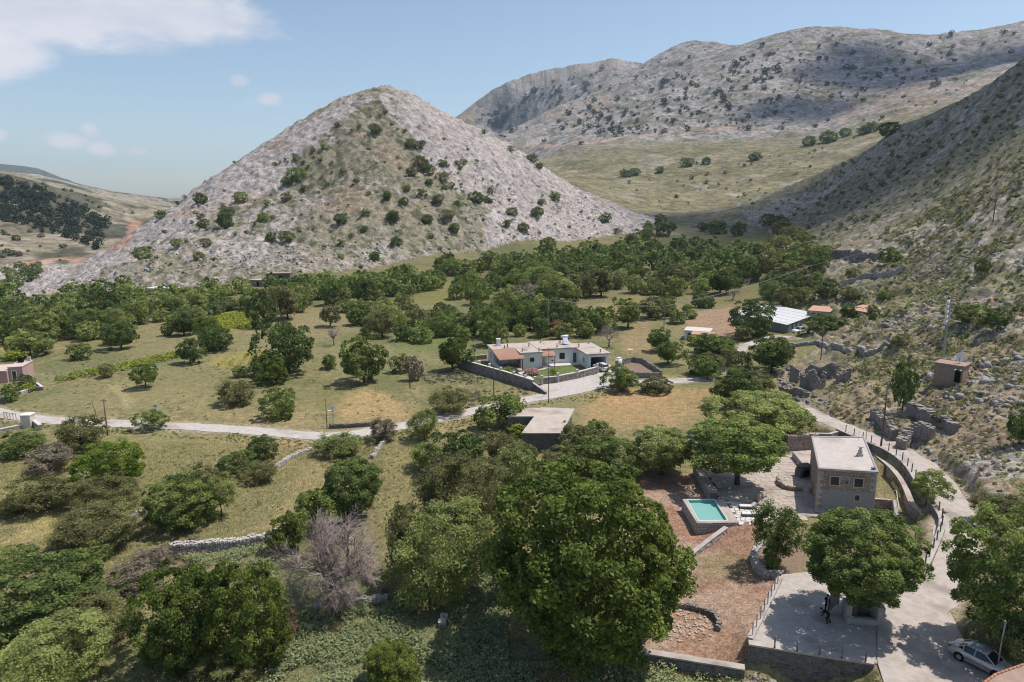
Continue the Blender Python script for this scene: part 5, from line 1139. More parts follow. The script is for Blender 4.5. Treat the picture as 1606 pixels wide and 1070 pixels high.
def pickup(loc, rz):
    root = empty('pickup_truck', loc, rz); tag(root, 'white pickup truck parked below the metal barn', 'truck')
    loft([body_sec(*a) for a in [(-.6,.88,.4,.95,1.02,.8),(.9,.88,.4,.98,1.04,.8),(1.3,.88,.4,.96,1.02,.76),(2.2,.84,.42,.88,.94,.7),(2.45,.7,.5,.8,.86,.6)]]).build('body', M['whitepaint'], root, True)
    bed = MB(); bed.box((-1.7,0,.62),(2.3,1.7,.12))
    for s_ in (-1, 1): bed.box((-1.7,s_*.86,.85),(2.3,.08,.45))
    bed.box((-2.83,0,.85),(.08,1.72,.45)); bed.build('cargo_bed', M['whitepaint'], root)
    def gs(x, l, lz, hw, z): return [(x,-l,lz),(x,-hw,z-.03),(x,0,z),(x,hw,z-.03),(x,l,lz)]
    loft([gs(-.55,.80,1.0,.68,1.55),gs(.3,.80,1.0,.70,1.62),gs(.6,.8,1.0,.66,1.55),gs(1.25,.78,1.0,.7,1.03)]).build('windows', M['carglass'], root)
    loft([[(x,-w,z-.04),(x,0,z+.03),(x,w,z-.04),(x,0,z-.06)] for x, w, z in ((-.6,.68,1.56),(.3,.72,1.64),(.66,.66,1.56))]).build('roof', M['whitepaint'], root, True)
    pil = MB()
    for s_ in (-1, 1):
        for pth in ([(-.57,s_*.82,1.0),(-.57,s_*.7,1.54)], [(1.25,s_*.79,1.0),(.62,s_*.67,1.55)], [(.15,s_*.82,1.0),(.15,s_*.71,1.6)]): pil.tube(pth, .05, 5)
        for x in (-1.75, 1.5): wheel(root, x, s_*.8, .37, .22, s_)
        MB().box((2.36,s_*.6,.78),(.14,.3,.16)).build('headlight', M['lampclear'], root)
    pil.build('pillars', M['whitepaint'], root)
c = ground(1255, 526)[0]; pz = max(hz(c[0]+u, c[1]+v) for u in (-2, 0, 2) for v in (-1.5, 0, 1.5)); pickup((c[0], c[1], pz+.02), R(205))

# ------------------------------------------------------------------ people
def person(loc, rz, label, joints, mat='cloth'):
    """one continuous skinned figure; joints: name -> (pos, radius)"""
    root = empty('person', loc, rz); tag(root, label, 'person')
    names = list(joints); vs = [joints[k][0] for k in names]; ed = [('pelvis','waist'),('waist','chest'),('chest','neck'),('chest','shl'),('shl','ell'),('ell','wrl'),('wrl','hdl'),('chest','shr'),('shr','elr'),('elr','wrr'),('wrr','hdr'),('pelvis','hpl'),('hpl','knl'),('knl','anl'),('anl','tol'),('pelvis','hpr'),('hpr','knr'),('knr','anr'),('anr','tor')]
    me = bpy.data.meshes.new('body'); me.from_pydata(vs, [(names.index(a), names.index(b)) for a, b in ed], []); o = link('body', me, None, root); me.materials.append(M[mat])
    sk = o.modifiers.new('skin', 'SKIN'); lay = me.skin_vertices[0].data if me.skin_vertices else None
    if lay is None:
        bm = bmesh.new(); bm.from_mesh(me); bm.verts.layers.skin.verify(); bm.to_mesh(me); bm.free(); lay = me.skin_vertices[0].data
    for i, k in enumerate(names): lay[i].radius = (joints[k][1],)*2
    lay[names.index('pelvis')].use_root = True; ss = o.modifiers.new('sub', 'SUBSURF'); ss.levels = 1; ss.render_levels = 2
    nk = Vector(joints['neck'][0]); hd = nk+(nk-Vector(joints['chest'][0])).normalized()*.16
    def ball(name, c, r, m, par, sc=(1,1,1)):
        bm = bmesh.new(); bmesh.ops.create_uvsphere(bm, u_segments=14, v_segments=10, radius=r); mh = bpy.data.meshes.new(name); bm.to_mesh(mh); bm.free(); q = link(name, mh, None, par, c); q.scale = sc; mh.materials.append(M[m]); mh.polygons.foreach_set('use_smooth', np.ones(len(mh.polygons), bool)); return q
    h = ball('head', hd, .105, 'skin', root, (.86,.95,1.15)); ball('hair', (0,-.02,.025), .112, 'hair', h, (1,1,.95)); ball('nose', (0,.105,-.01), .02, 'skin', h)
    for s_, k in ((-1,'l'),(1,'r')): 
        ball('ear', (s_*.1,0,0), .025, 'skin', h)
        wv = Vector(joints['hd'+k][0]); dr = (wv-Vector(joints['wr'+k][0])).normalized()
        hand = ball('hand', wv, .04, 'skin', root, (.6,1,1.2))
        fm = MB()
        for f_ in range(4): 
            s0 = Vector((0,(f_-1.5)*.018,0)); fm.tube([wv+s0+dr*.03, wv+s0+dr*.075, wv+s0+dr*(.10+.01*(f_ in (1,2)))+Vector((.012,0,0))], [.009,.008,.006], 5)
        fm.tube([wv+Vector((0,.03,0)), wv+Vector((.01,.05,0))+dr*.04], [.011,.008], 5); fm.build('fingers', M['skin'], root, True)
    return root
stand = {'pelvis':((0,0,.92),.125),'waist':((0,0,1.08),.12),'chest':((0,.01,1.32),.145),'neck':((0,.02,1.50),.06),'shl':((-.19,0,1.40),.07),'ell':((-.24,.06,1.14),.05),'wrl':((-.20,.24,1.02),.036),'hdl':((-.18,.30,1.01),.03),'shr':((.19,0,1.40),.07),'elr':((.25,-.03,1.12),.05),'wrr':((.26,.04,.88),.036),'hdr':((.26,.06,.81),.03),'hpl':((-.10,0,.88),.095),'knl':((-.11,.03,.49),.065),'anl':((-.11,-.02,.09),.05),'tol':((-.12,.14,.04),.04),'hpr':((.10,0,.88),.095),'knr':((.11,.04,.49),.065),'anr':((.12,.0,.09),.05),'tor':((.13,.16,.04),.04)}
c = at_z(1295.5, 962, 1.87); person((c[0], c[1], 1.87), R(-60), 'standing person in dark clothes holding the open gate', stand)
bend = {'pelvis':((0,-.12,.86),.125),'waist':((0,.0,.98),.12),'chest':((0,.22,1.08),.145),'neck':((0,.40,1.14),.06),'shl':((-.19,.28,1.10),.07),'ell':((-.22,.36,.84),.05),'wrl':((-.17,.50,.68),.036),'hdl':((-.16,.54,.63),.03),'shr':((.19,.28,1.10),.07),'elr':((.23,.38,.86),.05),'wrr':((.18,.54,.72),.036),'hdr':((.17,.58,.67),.03),'hpl':((-.10,-.10,.83),.095),'knl':((-.11,.10,.47),.065),'anl':((-.11,-.06,.09),.05),'tol':((-.12,.10,.04),.04),'hpr':((.10,-.10,.83),.095),'knr':((.11,-.02,.46),.065),'anr':((.12,-.28,.10),.05),'tor':((.13,-.13,.04),.04)}
c = at_z(1297, 978, 1.87); person((c[0], c[1], 1.87), R(62), 'person in black bending forward on the concrete pad', bend)

# ------------------------------------------------------------------ poles, wires, signs
POLE = {}
def pole(key, px, pyb, pyt, label, mat='polewood', r=.11, arm=False, z=None, lean=0.0):
    c = ground(px, pyb)[0] if z is None else at_z(px, pyb, z); Z = c[1]/(CP-(pyb-535)/F*SP); h = (pyb-pyt)/F*Z/CP*(1.0)
    th = math.atan2(SP+(pyb-535)/F*CP, CP-(pyb-535)/F*SP); h = (pyb-pyt)/F*Z/max(math.cos(th-PITCH)*CP, .5)
    root = empty('utility_pole', c); tag(root, label, 'pole'); MB().tube([(0,0,-.4),(lean,0,h)], [r, r*.7], 8).build('shaft', M[mat], root, True)
    if arm: MB().box((lean*.97,0,h-.25),(1.1,.09,.1)).build('crossarm', M[mat], root); MB().tube([(-.45,0,h-.2),(-.45,0,h)], .05, 6).build('insulator', M['signwhite'], root); MB().tube([(.45,0,h-.2),(.45,0,h)], .05, 6).build('insulator', M['signwhite'], root)
    POLE[key] = np.array([c[0]+lean, c[1], c[2]+h-.1]); return root
pole('a', 169, 684, 626, 'dark wooden pole at left below the valley road', arm=True)
pole('b', 156, 664, 627, 'thin leaning pole beside the valley road at left', r=.07, lean=-.9)
pole('c', 513, 672, 625, 'thin wooden pole beside the road near the white road sign', r=.08)
pole('d', 643, 610, 567, 'wooden pole in the pasture left of the white house')
pole('e', 774.5, 623, 572, 'dark pole in front of the tall garden wall')
pole('f', 860, 632, 545, 'dark street lamp pole on the road before the white house', 'metaldark', .08)
pole('g', 402, 562, 526, 'wooden pole beside the big dark oaks in mid valley')
pole('h', 859, 528, 470, 'tall pale pole behind the white house', 'wood', arm=True)
pole('i', 1041, 518, 480, 'tall wooden pole in the trees left of the small hut', arm=True)
pole('j', 1269, 466, 417, 'tall pole on the slope beyond the metal barn', arm=True)
pole('k', 1287, 565, 508, 'pole between the pickup truck and the ruins')
pole('l', 1382, 700, 600, 'tall wooden pole at the bend of the lane behind the house', arm=True, z=3.2)
pole('m', 1557, 350, 296, 'distant pole high on the right slope', r=.14)
pole('n', 1358, 690, 660, 'short grey pole beside the lane wall behind the house', 'metal', .05, z=3.2)
c = at_z(1562, 1058, 2.0); root = empty('lamp_post', c); tag(root, 'thin galvanised post beside the silver car', 'post'); MB().tube([(0,0,0),(.1,0,4.3)], .055, 8).build('shaft', M['metal'], root, True); MB().box((.1,0,4.3),(.14,.14,.2)).build('cap', M['metal'], root)
POLE['z'] = np.array([c[0]+.1, c[1], c[2]+4.25]); POLE['y'] = np.array([c[0]+9, c[1]+3, c[2]+6.5])
POLE['w'] = np.array([-190.0, 190, 12]); POLE['v'] = np.array([190.0, 240, 45])
for i, (a, b, r, lab) in enumerate((('a','g',.018,'sagging wire from the left roadside pole across the pasture'),('a','w',.018,'wire leaving the left roadside pole towards the left edge'),('h','i',.05,'power line from behind the white house to the hut trees'),('i','j',.06,'power line over the dark woods towards the right slope'),('j','v',.03,'power line climbing the right slope'),('e','f',.02,'wire between the garden wall pole and the street lamp'),('z','y',.02,'wire from the galvanised post to the right edge'),('l','k',.02,'wire from the lane pole towards the ruins'))):
    A, B = POLE[a], POLE[b]; n = 16; L_ = np.linalg.norm(A-B); pts = [A+(B-A)*t-np.array([0,0,L_*.02*4*t*(1-t)]) for t in np.linspace(0, 1, n)]
    tag(MB().tube(pts, r, 4).build('power_line', M['metaldark'], None), lab, 'wire', 'overhead wires')
for px, pyb, pyt, lab in ((523, 668, 636, 'small white road sign on a pole beside the valley road'), (247, 668, 633, 'small white sign above the little tree by the road')):
    c = ground(px, pyb)[0]; Z = c[1]; h = (pyb-pyt)/F*Z*1.03; r = empty('road_sign', c); tag(r, lab, 'sign'); MB().tube([(0,0,0),(0,0,h)], .04, 6).build('pole', M['metal'], r); MB().box((0,-.04,h-.2),(.68,.04,.5)).build('sign_face', M['signwhite'], r)
    for k in range(2): MB().box((0,-.064,h-.1-.18*k),(.5,.01,.07)).build('sign_lettering', M['metaldark'], r)
    if px == 523: MB().box((-.55,-.1,h-.75),(.5,.3,.1)).build('lamp_head', M['signwhite'], r)

# ------------------------------------------------------------------ field walls and ruins
wall('field_wall', 'dry stone wall of white and dark stones across the left pasture', gp((270,868),(300,865),(340,863),(380,858),(415,852),(440,843)), .95, .7, 'stonepale', ragged=.1, sz=.3, core='stonedark')
wall('field_wall', 'rubble wall climbing beside the olive thicket at left', gp((164,857),(176,845),(188,832),(205,818),(232,806)), .6, .8, 'stonepale', ragged=.35, sz=.3, core='stonedark')
wall('field_wall', 'dry stone wall at the foot of the dead tree', gp((492,962),(515,956),(545,950),(580,946),(606,943)), .55, .6, 'stonepale', ragged=.3, sz=.28, core='stonedark')
wall('field_wall', 'line of pale stones below the road in mid pasture', gp((432,736),(452,722),(470,713),(498,703)), .35, .5, 'stonepale', ragged=.4, sz=.28)
wall('field_wall', 'short pale stone row descending from the road bend', gp((584,720),(595,705),(606,692)), .4, .5, 'stonepale', ragged=.4, sz=.28)
wall('field_wall', 'small heap of stones in the bracken near the big oak', gp((692,985),(697,972)), .35, .6, 'stonepale', ragged=.5, sz=.28)
wall('road_wall', 'low dark stone edging on the upper side of the road', gp((516,672),(545,671),(585,668)), .5, .4, 'stonedark', sz=.25)
wall('field_wall', 'stone wall snaking below the barn and pickup', gp((1192,560),(1215,545),(1285,541),(1310,546),(1335,553),(1358,557),(1395,545),(1420,534)), .9, .7, 'stonepale', ragged=.4, sz=.34, core='stonedark')
wall('field_wall', 'stone wall up the slope past the tiled hut', gp((1315,452),(1340,443),(1370,435),(1395,428),(1418,424)), 1.3, .8, 'stonepale', ragged=.25, sz=.4)
wall('field_wall', 'ruined stone enclosure wall higher on the right slope', gp((1303,403),(1330,402),(1352,408),(1378,409)), 2.2, .8, 'stone', ragged=.25, sz=.5)
wall('field_wall', 'stone wall through the trees below the slope', gp((1148,452),(1170,445),(1190,438)), 1.5, .8, 'stone', ragged=.3, sz=.5)
wall('boundary_wall', 'long stone boundary wall at the far end of the valley', gp((1085,357),(1130,357),(1185,358)), 1.8, 1.0, 'stonepale', ragged=.3, sz=.7)
wall('field_wall', 'thick overgrown stone wall above the lane bend', gp((1424,646),(1440,653),(1455,662),(1480,670),(1497,680)), 1.5, 1.2, 'stone', ragged=.25, sz=.45)
wall('field_wall', 'rough stone bank directly above the lane bend', gp((1412,705),(1425,690),(1445,686),(1462,690)), 1.6, 1.4, 'stone', ragged=.25, sz=.45)
wall('field_wall', 'stone wall tail beside the lane pole', gp((1368,655),(1380,664),(1395,680),(1402,692)), 1.4, 1.0, 'stone', ragged=.3, sz=.42)
for lab, pts, h in (('tall ruined house wall standing left of the rubble', [(1238,600),(1252,597)], 3.0), ('broken gable of the ruined house', [(1256,608),(1275,611),(1292,606)], 2.6), ('low tumbled wall behind the broken gable', [(1262,590),(1290,588),(1312,592)], 1.8), ('stub of ruined wall at the right end of the rubble', [(1312,600),(1332,598)], 2.0), ('knee-high rubble wall in front of the ruin', [(1225,612),(1250,618),(1268,622)], .8)):
    wall('ruined_wall', lab, gp(*pts), h, .8, 'stone', ragged=.42, sz=.36, cat='ruin')
# ------------------------------------------------------------------ single trees and shrubs
T = plant
def hero(kind, cx, yt, yb, w, label, trunk, proto): T(kind, cx, yt, yb, w, label, trunk, proto=proto)
hero('oak', 912, 722, 1048, 345, 'huge round dark-green oak beside the brown yard, largest tree', .0, 'hero')
hero('oak', 290, 876, 1045, 145, 'dense oak at bottom left, left one of a pair', .08, 'L')
hero('oak', 390, 884, 1055, 135, 'brighter olive-green oak at bottom left, right one of a pair', .08, 'L')
hero('green', 1350, 790, 944, 202, 'broad green tree spreading over the parking pad', .8, 'hero')
hero('green', 1582, 806, 985, 175, 'large rounded tree at the right edge above the car', .35, 'L')
for a in [
 ('almond',1598,945,1030,80,'pale feathery shrub behind the galvanised post at the right edge',.1,True),
 ('oak',610,1003,1090,98,'young bushy oak at the bottom edge',.05,False),
 ('almond',690,798,945,172,'large feathery light-green tree between the dead tree and the oak',.08,True),
 ('olive',636,780,905,80,'slim drooping dark olive-green tree right of the dead tree',.12,True),
 ('olive',718,712,835,155,'wild olive-grey tree with bare grey twigs showing',.08,True),
 ('dark',728,667,748,92,'dark dense oak below the stone shed',.08,False),
 ('green',672,690,738,68,'grey-green shrub on the left side of the dark oak below the shed',.05,True),
 ('dark',556,714,815,108,'large dark round tree in the middle pasture',.08,False),
 ('green',520,757,830,85,'mid-green shrub below the large dark round tree',.05,False),
 ('oak',492,765,812,46,'olive-coloured small oak on the pasture edge, upper of two',.06,False),
 ('oak',460,795,862,58,'olive-coloured small oak above the dead tree, lower of two',.06,False),
 ('green',432,832,866,34,'small bush at the right end of the pasture stone wall',.03,False),
 ('almond',345,744,800,48,'small open tree with a bare trunk in the left pasture',.55,True),
 ('green',282,748,830,108,'broad grey-green tree in the left pasture',.12,False),
 ('olive',312,728,795,62,'silvery olive behind the broad pasture tree',.12,True),
 ('dark',408,682,720,46,'dark shrub below the road, topmost of a slanting row',.04,False),
 ('dark',368,706,744,56,'dark low shrub below the road, lowest of a slanting row',.04,False),
 ('olive',410,722,758,58,'pale grey-green shrub beside the slanting shrub row',.04,True),
 ('almond',532,676,716,72,'pale leafy shrub at the roadside bend',.04,True),
 ('scrub',601,655,692,46,'greyish brown leaning shrub on the road bend',.12,True),
 ('almond',665,638,690,48,'young light-green tree hanging over the road',.15,True),
 ('olive',706,604,648,60,'grey-green shrub above the road before the garden wall',.06,True),
 ('green',800,609,670,78,'dense dark-green tree left of the stone shed',.06,False),
 ('almond',757,640,672,30,'pale sapling between road and stone shed',.15,True),
 ('bright',813,661,684,40,'yellow-green climbing vine at the stone shed front',.02,False),
 ('bright',872,655,672,24,'yellow-green climber on the corner of the stone shed roof',.02,False),
 ('deep',168,691,775,108,'glossy deep-green domed tree at left',.06,False),
 ('olive',125,650,705,80,'grey-olive tree behind the glossy domed tree',.08,True),
 ('scrub',78,690,742,78,'brown-grey dry shrub left of the glossy domed tree',.05,True),
 ('olive',165,738,802,100,'olive thicket directly in front of the glossy domed tree',.05,True),
 ('olive',72,742,806,95,'dark olive shrub at the left edge of the thicket',.05,True),
 ('olive',28,768,808,58,'small olive shrub at the far left of the thicket',.04,True),
 ('olive',143,788,872,135,'large olive tree above the rubble wall at left',.06,True),
 ('green',34,676,716,75,'grey-green scrub below the white gate block at left edge',.04,True),
 ('green',112,858,930,95,'fresh green tree below the large olive at left',.06,False),
 ('almond',30,848,900,75,'pale green tree at the left edge under the straw field',.06,False),
 ('dark',42,878,1012,185,'massive dark tree at the left edge',.06,False),
 ('oak',140,918,962,95,'bright-topped oak shrub left of the oak pair',.04,False),
 ('olive',130,940,1005,140,'brownish olive scrub tree left of the oak pair',.05,True),
 ('almond',72,985,1085,175,'bright feathery shrub in the bottom left corner',.05,True),
 ('scrub',205,884,944,85,'brown leafless-looking scrub above the oak pair',.03,True),
 ('scrub',238,858,902,56,'grey brown brush beside the pasture stone wall end',.03,True),
 ('olive',352,1033,1082,115,'grey-olive shrub at the foot of the oak pair',.03,True),
 ('rust',446,962,1012,46,'dry reddish-brown bush beside the oak pair',.03,True),
 ('green',240,641,668,44,'small umbrella-shaped tree at the lower road edge',.55,False),
 ('olive',165,569,592,29,'small grey-green tree at the vineyard edge',.12,False),
 ('green',226,569,606,43,'round green tree standing alone below the vineyard',.25,False),
 ('green',124,537,565,35,'rounded shrub above the vineyard at left',.05,False),
 ('almond',46,520,560,62,'broad light-green tree in the far-left pasture',.05,False),
 ('bright',22,548,566,34,'small fresh bush left of the broad far-left tree',.03,False),
 ('dark',188,502,549,49,'dark conical tree in the upper left pasture',.06,False),
 ('dark',297,530,572,42,'dark tree at the right end of the vineyard',.06,False),
 ('dark',343,508,550,48,'dark rounded tree above the small vineyard plot',.06,False),
 ('olive',370,594,638,58,'brown-olive shrub in the middle pasture above the road',.04,True),
 ('green',438,606,658,50,'grey-green conical tree above the road',.05,False),
 ('oak',424,554,604,50,'rounded olive-green oak before the tall dark oak',.06,False),
 ('dark',450,498,588,88,'big tall dark oak in the middle of the valley',.06,False),
 ('dark',412,452,515,42,'very dark upright tree behind the tall valley oak',.06,False),
 ('dark',515,556,580,28,'small dark bush right of the tall valley oak',.04,False),
 ('green',570,526,604,74,'full green tree in the pasture centre',.05,False),
 ('almond',376,571,592,22,'pale sapling below the small vineyard plot',.08,False),
 ('olive',517,477,509,39,'open-crowned small tree in the upper pasture',.40,False),
 ('olive',627,551,585,33,'grey scrubby tree right of the full green tree, left of two',.06,True),
 ('scrub',650,557,597,28,'grey scrubby tree by the pasture pole, right of two',.06,True),
 ('oak',709,523,583,56,'dark olive oak at the upper end of the garden wall',.06,False),
 ('dark',1183,469,527,62,'dark tree in front of the white barn',.12,False),
 ('olive',1165,510,535,34,'grey bush at the foot of the barn tree',.03,True),
 ('dark',1212,523,586,76,'dense dark tree below the pickup truck',.08,False),
 ('green',1048,530,572,46,'green tree left of the small hut, front one',.08,False),
 ('green',1032,512,552,42,'green tree left of the small hut, rear one',.08,False),
 ('green',986,463,516,50,'round dark-green tree behind the white house',.06,False),
 ('olive',1022,465,500,55,'grey-olive tree right of the round tree behind the white house',.06,False),
 ('green',1125,522,560,70,'bushy tree hiding the small hut front',.06,False),
 ('bright',1090,525,542,30,'yellow-green vine over the small hut pergola',.02,False),
 ('olive',1112,552,588,48,'pale grey tree above the straw field corner',.06,True),
 ('green',976,573,614,54,'dark shrub at the forecourt edge',.03,False),
 ('olive',1028,595,608,50,'low hedge-like shrub beside the road end',.0,False),
 ('almond',1198,605,685,140,'large light-green walnut behind the terrace trees, upper one',.12,False),
 ('dark',1155,578,640,72,'dark tree above the light-green walnut',.08,False),
 ('olive',1182,575,622,70,'grey-green thicket tree below the ruins',.06,True),
 ('green',1160,652,752,160,'large spreading walnut over the flagstone terrace',.55,False),
 ('almond',1040,666,748,115,'fresh green fig tree behind the brown yard',.15,False),
 ('green',950,676,748,105,'mid-green tree between the big oak and the fig',.10,False),
 ('olive',880,702,745,70,'grey-green shrubs behind the top of the big oak',.03,True),
 ('dark',1420,568,640,38,'slender dark tree left of the concrete hut',.35,False),
 ('almond',1456,742,792,58,'small leafy tree leaning over the lane wall',.5,False),
 ('dark',1220,787,870,84,'open dark-leaved tree between the pool terrace and the pad',.7,True),
 ('green',1212,855,900,32,'small bush in the planting bed',.02,False),
 ('dark',1565,492,528,36,'small dark tree high on the right slope edge',.12,False),
 ('green',1520,490,520,48,'low green shrub right of the antenna mast',.03,False),
 ('olive',1574,772,812,85,'grey shadowed thicket above the lane at right',.02,True),
 ('dark',1604,640,700,40,'dark upright tree cut by the right edge',.1,False),
 ('dark',1540,412,440,22,'small dark tree on the upper right slope',.2,False),
 ('dark',1396,392,420,36,'dark shrub tree beside the enclosure wall on the slope',.06,False),
 ('olive',1335,424,443,26,'round bush above the slope stone wall',.03,False),
 ('green',1388,448,466,24,'small round tree in the slope meadow',.2,False),
 ('olive',1335,446,470,34,'grey tree below the slope stone wall',.05,True),
 ('dark',1330,470,494,30,'dark tree in front of the faded tiled hut',.3,False),
 ('dark',1368,474,500,20,'dark tree on the right of the faded tiled hut',.3,False),
 ('dark',1298,486,520,60,'dense tree on the right end of the white barn',.05,False),
 ('olive',1410,532,556,30,'sparse tree on the snaking stone wall',.3,False),
 ('dark',1480,648,668,36,'dark cushion shrub on the lane bend wall',.0,False),
 ('pinkflower',832,574,588,26,'pink flowering bush in the white house garden',.0,False),
 ('almond',795,573,590,22,'pale shrub beside the porch of the white house',.0,True),
 ('bright',868,576,590,14,'small palm-like plant in the lawn of the white house',.1,False),
 ('rust',872,500,528,28,'rusty red shrub behind the white house roof',.05,False),
 ('dark',40,584,612,28,'dark shrub in the pink house garden, rear one',.03,False),
 ('bright',44,600,616,20,'fresh green shrub at the pink house garden wall',.02,False),
 ('green',16,602,630,26,'small tree in front of the pink house',.1,False),
 ('almond',45,688,712,50,'grey-green scrub by the white gate block',.02,True),
]: T(a[0], a[1], a[2], a[3], a[4], a[5], a[6], feather=a[7])

# dead and leafless trees: real branches
def dead_tree(cx, yt, yb, w, label, seed, mat='deadwood', depth=5, twigs=3):
    x, y, z, a, b, Z = fit(cx, yt, yb, w, .12); h = b*1.95; r = random.Random(seed); mb = MB(); tw = MB()
    root = empty('dead_tree', (x, y, z)); tag(root, label, 'dead tree')
    def grow(p, d, L_, rad, lev):
        q = p+d*L_*.5+Vector((r.uniform(-1,1),r.uniform(-1,1),r.uniform(-.3,.6)))*L_*.10; e = q+(d+Vector((r.uniform(-1,1),r.uniform(-1,1),r.uniform(-.6,.5)))*.25).normalized()*L_*.5
        (mb if lev < 3 else tw).tube([p, q, e] if lev < 5 else [p, e], [rad, rad*.8, rad*.55] if lev < 5 else [rad, rad*.5], 6 if lev < 2 else 4 if lev < 4 else 3, lev < 1)
        if lev >= depth: return
        for k in range(twigs if lev else 6):
            ang = r.uniform(0, 6.28) if lev else k*1.05+r.uniform(-.3,.3); ax = d.orthogonal().normalized(); ax.rotate(Matrix.Rotation(ang, 3, d)); sp = r.uniform(.35, .95) if lev else r.uniform(.6, 1.1)
            nd = (d*math.cos(sp)+ax*math.sin(sp)+Vector((0,0,-.10 if lev > 2 else .08))).normalized(); st = q if (k % 2 and lev) else e; grow(st, nd, L_*r.uniform(.66,.88), rad*.55, lev+1)
    grow(Vector((0,0,-.1)), Vector((.08,0,1)), h*.22, max(a*.075,.06), 0)
    V = np.array(mb.v+tw.v); ext = max(np.percentile(np.abs(V[:, 0]), 98), .1); top = np.percentile(V[:, 2], 99); sx, sz = a/ext, h/top
    for m in (mb, tw): m.v = [(v[0]*sx, v[1]*sx, v[2]*sz) for v in m.v]
    mb.build('trunk', M['bark'] if mat == 'deadwood' and cx < 600 else M[mat], root, True); tw.build('branches', M[mat], root)
dead_tree(512, 822, 960, 150, 'bare grey dead tree with a dark trunk in the near pasture', 3, depth=6, twigs=4)
dead_tree(523, 511, 542, 24, 'small pinkish bare tree in the upper pasture', 4)
dead_tree(822, 440, 480, 40, 'pale leafless tree in the woods left of the white house', 5)
dead_tree(955, 508, 545, 38, 'pale leafless tree behind the garage', 6)
dead_tree(1150, 452, 470, 20, 'small bare tree on the wall below the slope', 8)

def merged(name, items, kind, label, cat, proto='T', zmin=0):
    V_, Q_, T_ = [], [], []; o0 = 0; r = random.Random(len(items))
    for (px, py, w, asp) in items:
        x, y, z, a, b, Z = fit(px, py-w*asp*.6, py+w*asp*.4, w, 0.0)
        if Z < zmin: continue
        me = r.choice(PROTO[proto]); n = len(me.vertices); co = np.empty(n*3, np.float32); me.vertices.foreach_get('co', co); co = co.reshape(-1, 3)
        t = np.empty(n, np.float32); me.attributes['tint'].data.foreach_get('value', t); th = r.uniform(0, 6.28); c, s_ = math.cos(th), math.sin(th)
        V_.append(np.stack([x+a*(co[:, 0]*c-co[:, 1]*s_), y+a*(co[:, 0]*s_+co[:, 1]*c), z+b*.8+b*co[:, 2]], -1)); T_.append(np.clip(t+r.uniform(-.2, .2), 0, 1)); Q_.append(np.arange(n).reshape(-1, 4)+o0); o0 += n
    o = link(name, np_mesh(name, np.concatenate(V_), np.concatenate(Q_), {'tint': ('FLOAT', np.concatenate(T_))}), LEAF[kind]); tag(o, label, cat, kind='stuff')
# ------------------------------------------------------------------ woods: individual trees filling the belts
def belt(poly, n, wmin, wmax, mix, label, group, seed, asp=(.75, 1.05), far=None):
    r = random.Random(seed); xs = [p[0] for p in poly]; ys = [p[1] for p in poly]; got = []; tries = 0
    while len(got) < n and tries < n*60:
        tries += 1; px, py = r.uniform(min(xs), max(xs)), r.uniform(min(ys), max(ys))
        if not in_poly(np.array([px]), np.array([py]), poly)[0]: continue
        w = r.uniform(wmin, wmax); w *= .75+.5*(py-min(ys))/(max(ys)-min(ys)+1)
        if any(((px-q[0])/1.0)**2+((py-q[1])*1.9)**2 < (.30*(w+q[2])*.92)**2 for q in got): continue
        got.append((px, py, w))
    if far: merged(far[0], [(px, py-w*.3, w, .95) for (px, py, w) in got if py < far[1]], 'green', far[2], 'wood', 'B'); got = [q for q in got if q[1] >= far[1]]
    for (px, py, w) in sorted(got, key=lambda q: q[1]):
        w *= r.choice((.7, .9, 1, 1, 1.25)); h = w*r.uniform(*asp); T(r.choice(mix), px, py-h, py+h*.05, w, label, .0, group, feather=(r.random() < .25 and w > 40), name='tree', cat='tree')
G = ['green','green','dark','almond','olive','almond','oak']
belt([(0,470),(60,478),(200,455),(215,500),(180,522),(60,540),(0,540)], 34, 30, 46, ['dark','green','dark','green','almond'], 'tree in the wood at the left foot of the scree hill', 'left wood trees', 1, far=('left_far_wood', 492, 'far edge of the wood at the left foot of the hill'))
belt([(120,520),(190,505),(200,540),(150,552),(110,540)], 5, 28, 40, ['green','almond'], 'rounded shrub tree at the lower edge of the left wood', 'left wood edge trees', 2)
belt([(200,468),(330,455),(420,460),(400,490),(330,500),(330,545),(280,530),(225,520),(205,500)], 34, 26, 42, G, 'tree in the thicket below the low farm building', 'farm thicket trees', 3, far=('farm_far_thicket', 478, 'far edge of the thicket beside the farm building'))
belt([(425,450),(560,440),(700,430),(690,455),(600,470),(560,495),(480,475),(470,500),(430,505)], 50, 24, 40, G, 'tree in the wood at the middle foot of the scree hill', 'middle wood trees', 4, far=('hill_foot_wood', 464, 'far edge of the wood along the middle foot of the hill'))
belt([(555,500),(600,480),(700,495),(780,500),(770,545),(690,530),(640,545),(560,530)], 30, 26, 42, ['green','almond','olive','dark','green'], 'tree in the copse above the pasture centre', 'copse trees', 5)
belt([(690,425),(800,415),(820,440),(800,500),(740,480),(700,470)], 22, 24, 40, ['green','green','almond','oak'], 'tree in the wood left of the leafless pale tree', 'wood trees behind the white house', 6)
belt([(800,412),(900,400),(1030,385),(1130,390),(1200,400),(1180,440),(1120,470),(1050,465),(960,462),(880,475),(800,470)], 115, 20, 46, ['green','almond','dark','almond','green','olive','oak'], 'tree in the dense dark wood across the valley', 'dense valley wood trees', 7, far=('far_wood', 440, 'far green edge of the dense valley wood'))
belt([(790,480),(870,480),(930,495),(945,535),(880,535),(800,530),(780,515)], 24, 26, 42, ['green','dark','almond','green'], 'tree in the row right behind the white house roof', 'trees behind the white house roof', 8)
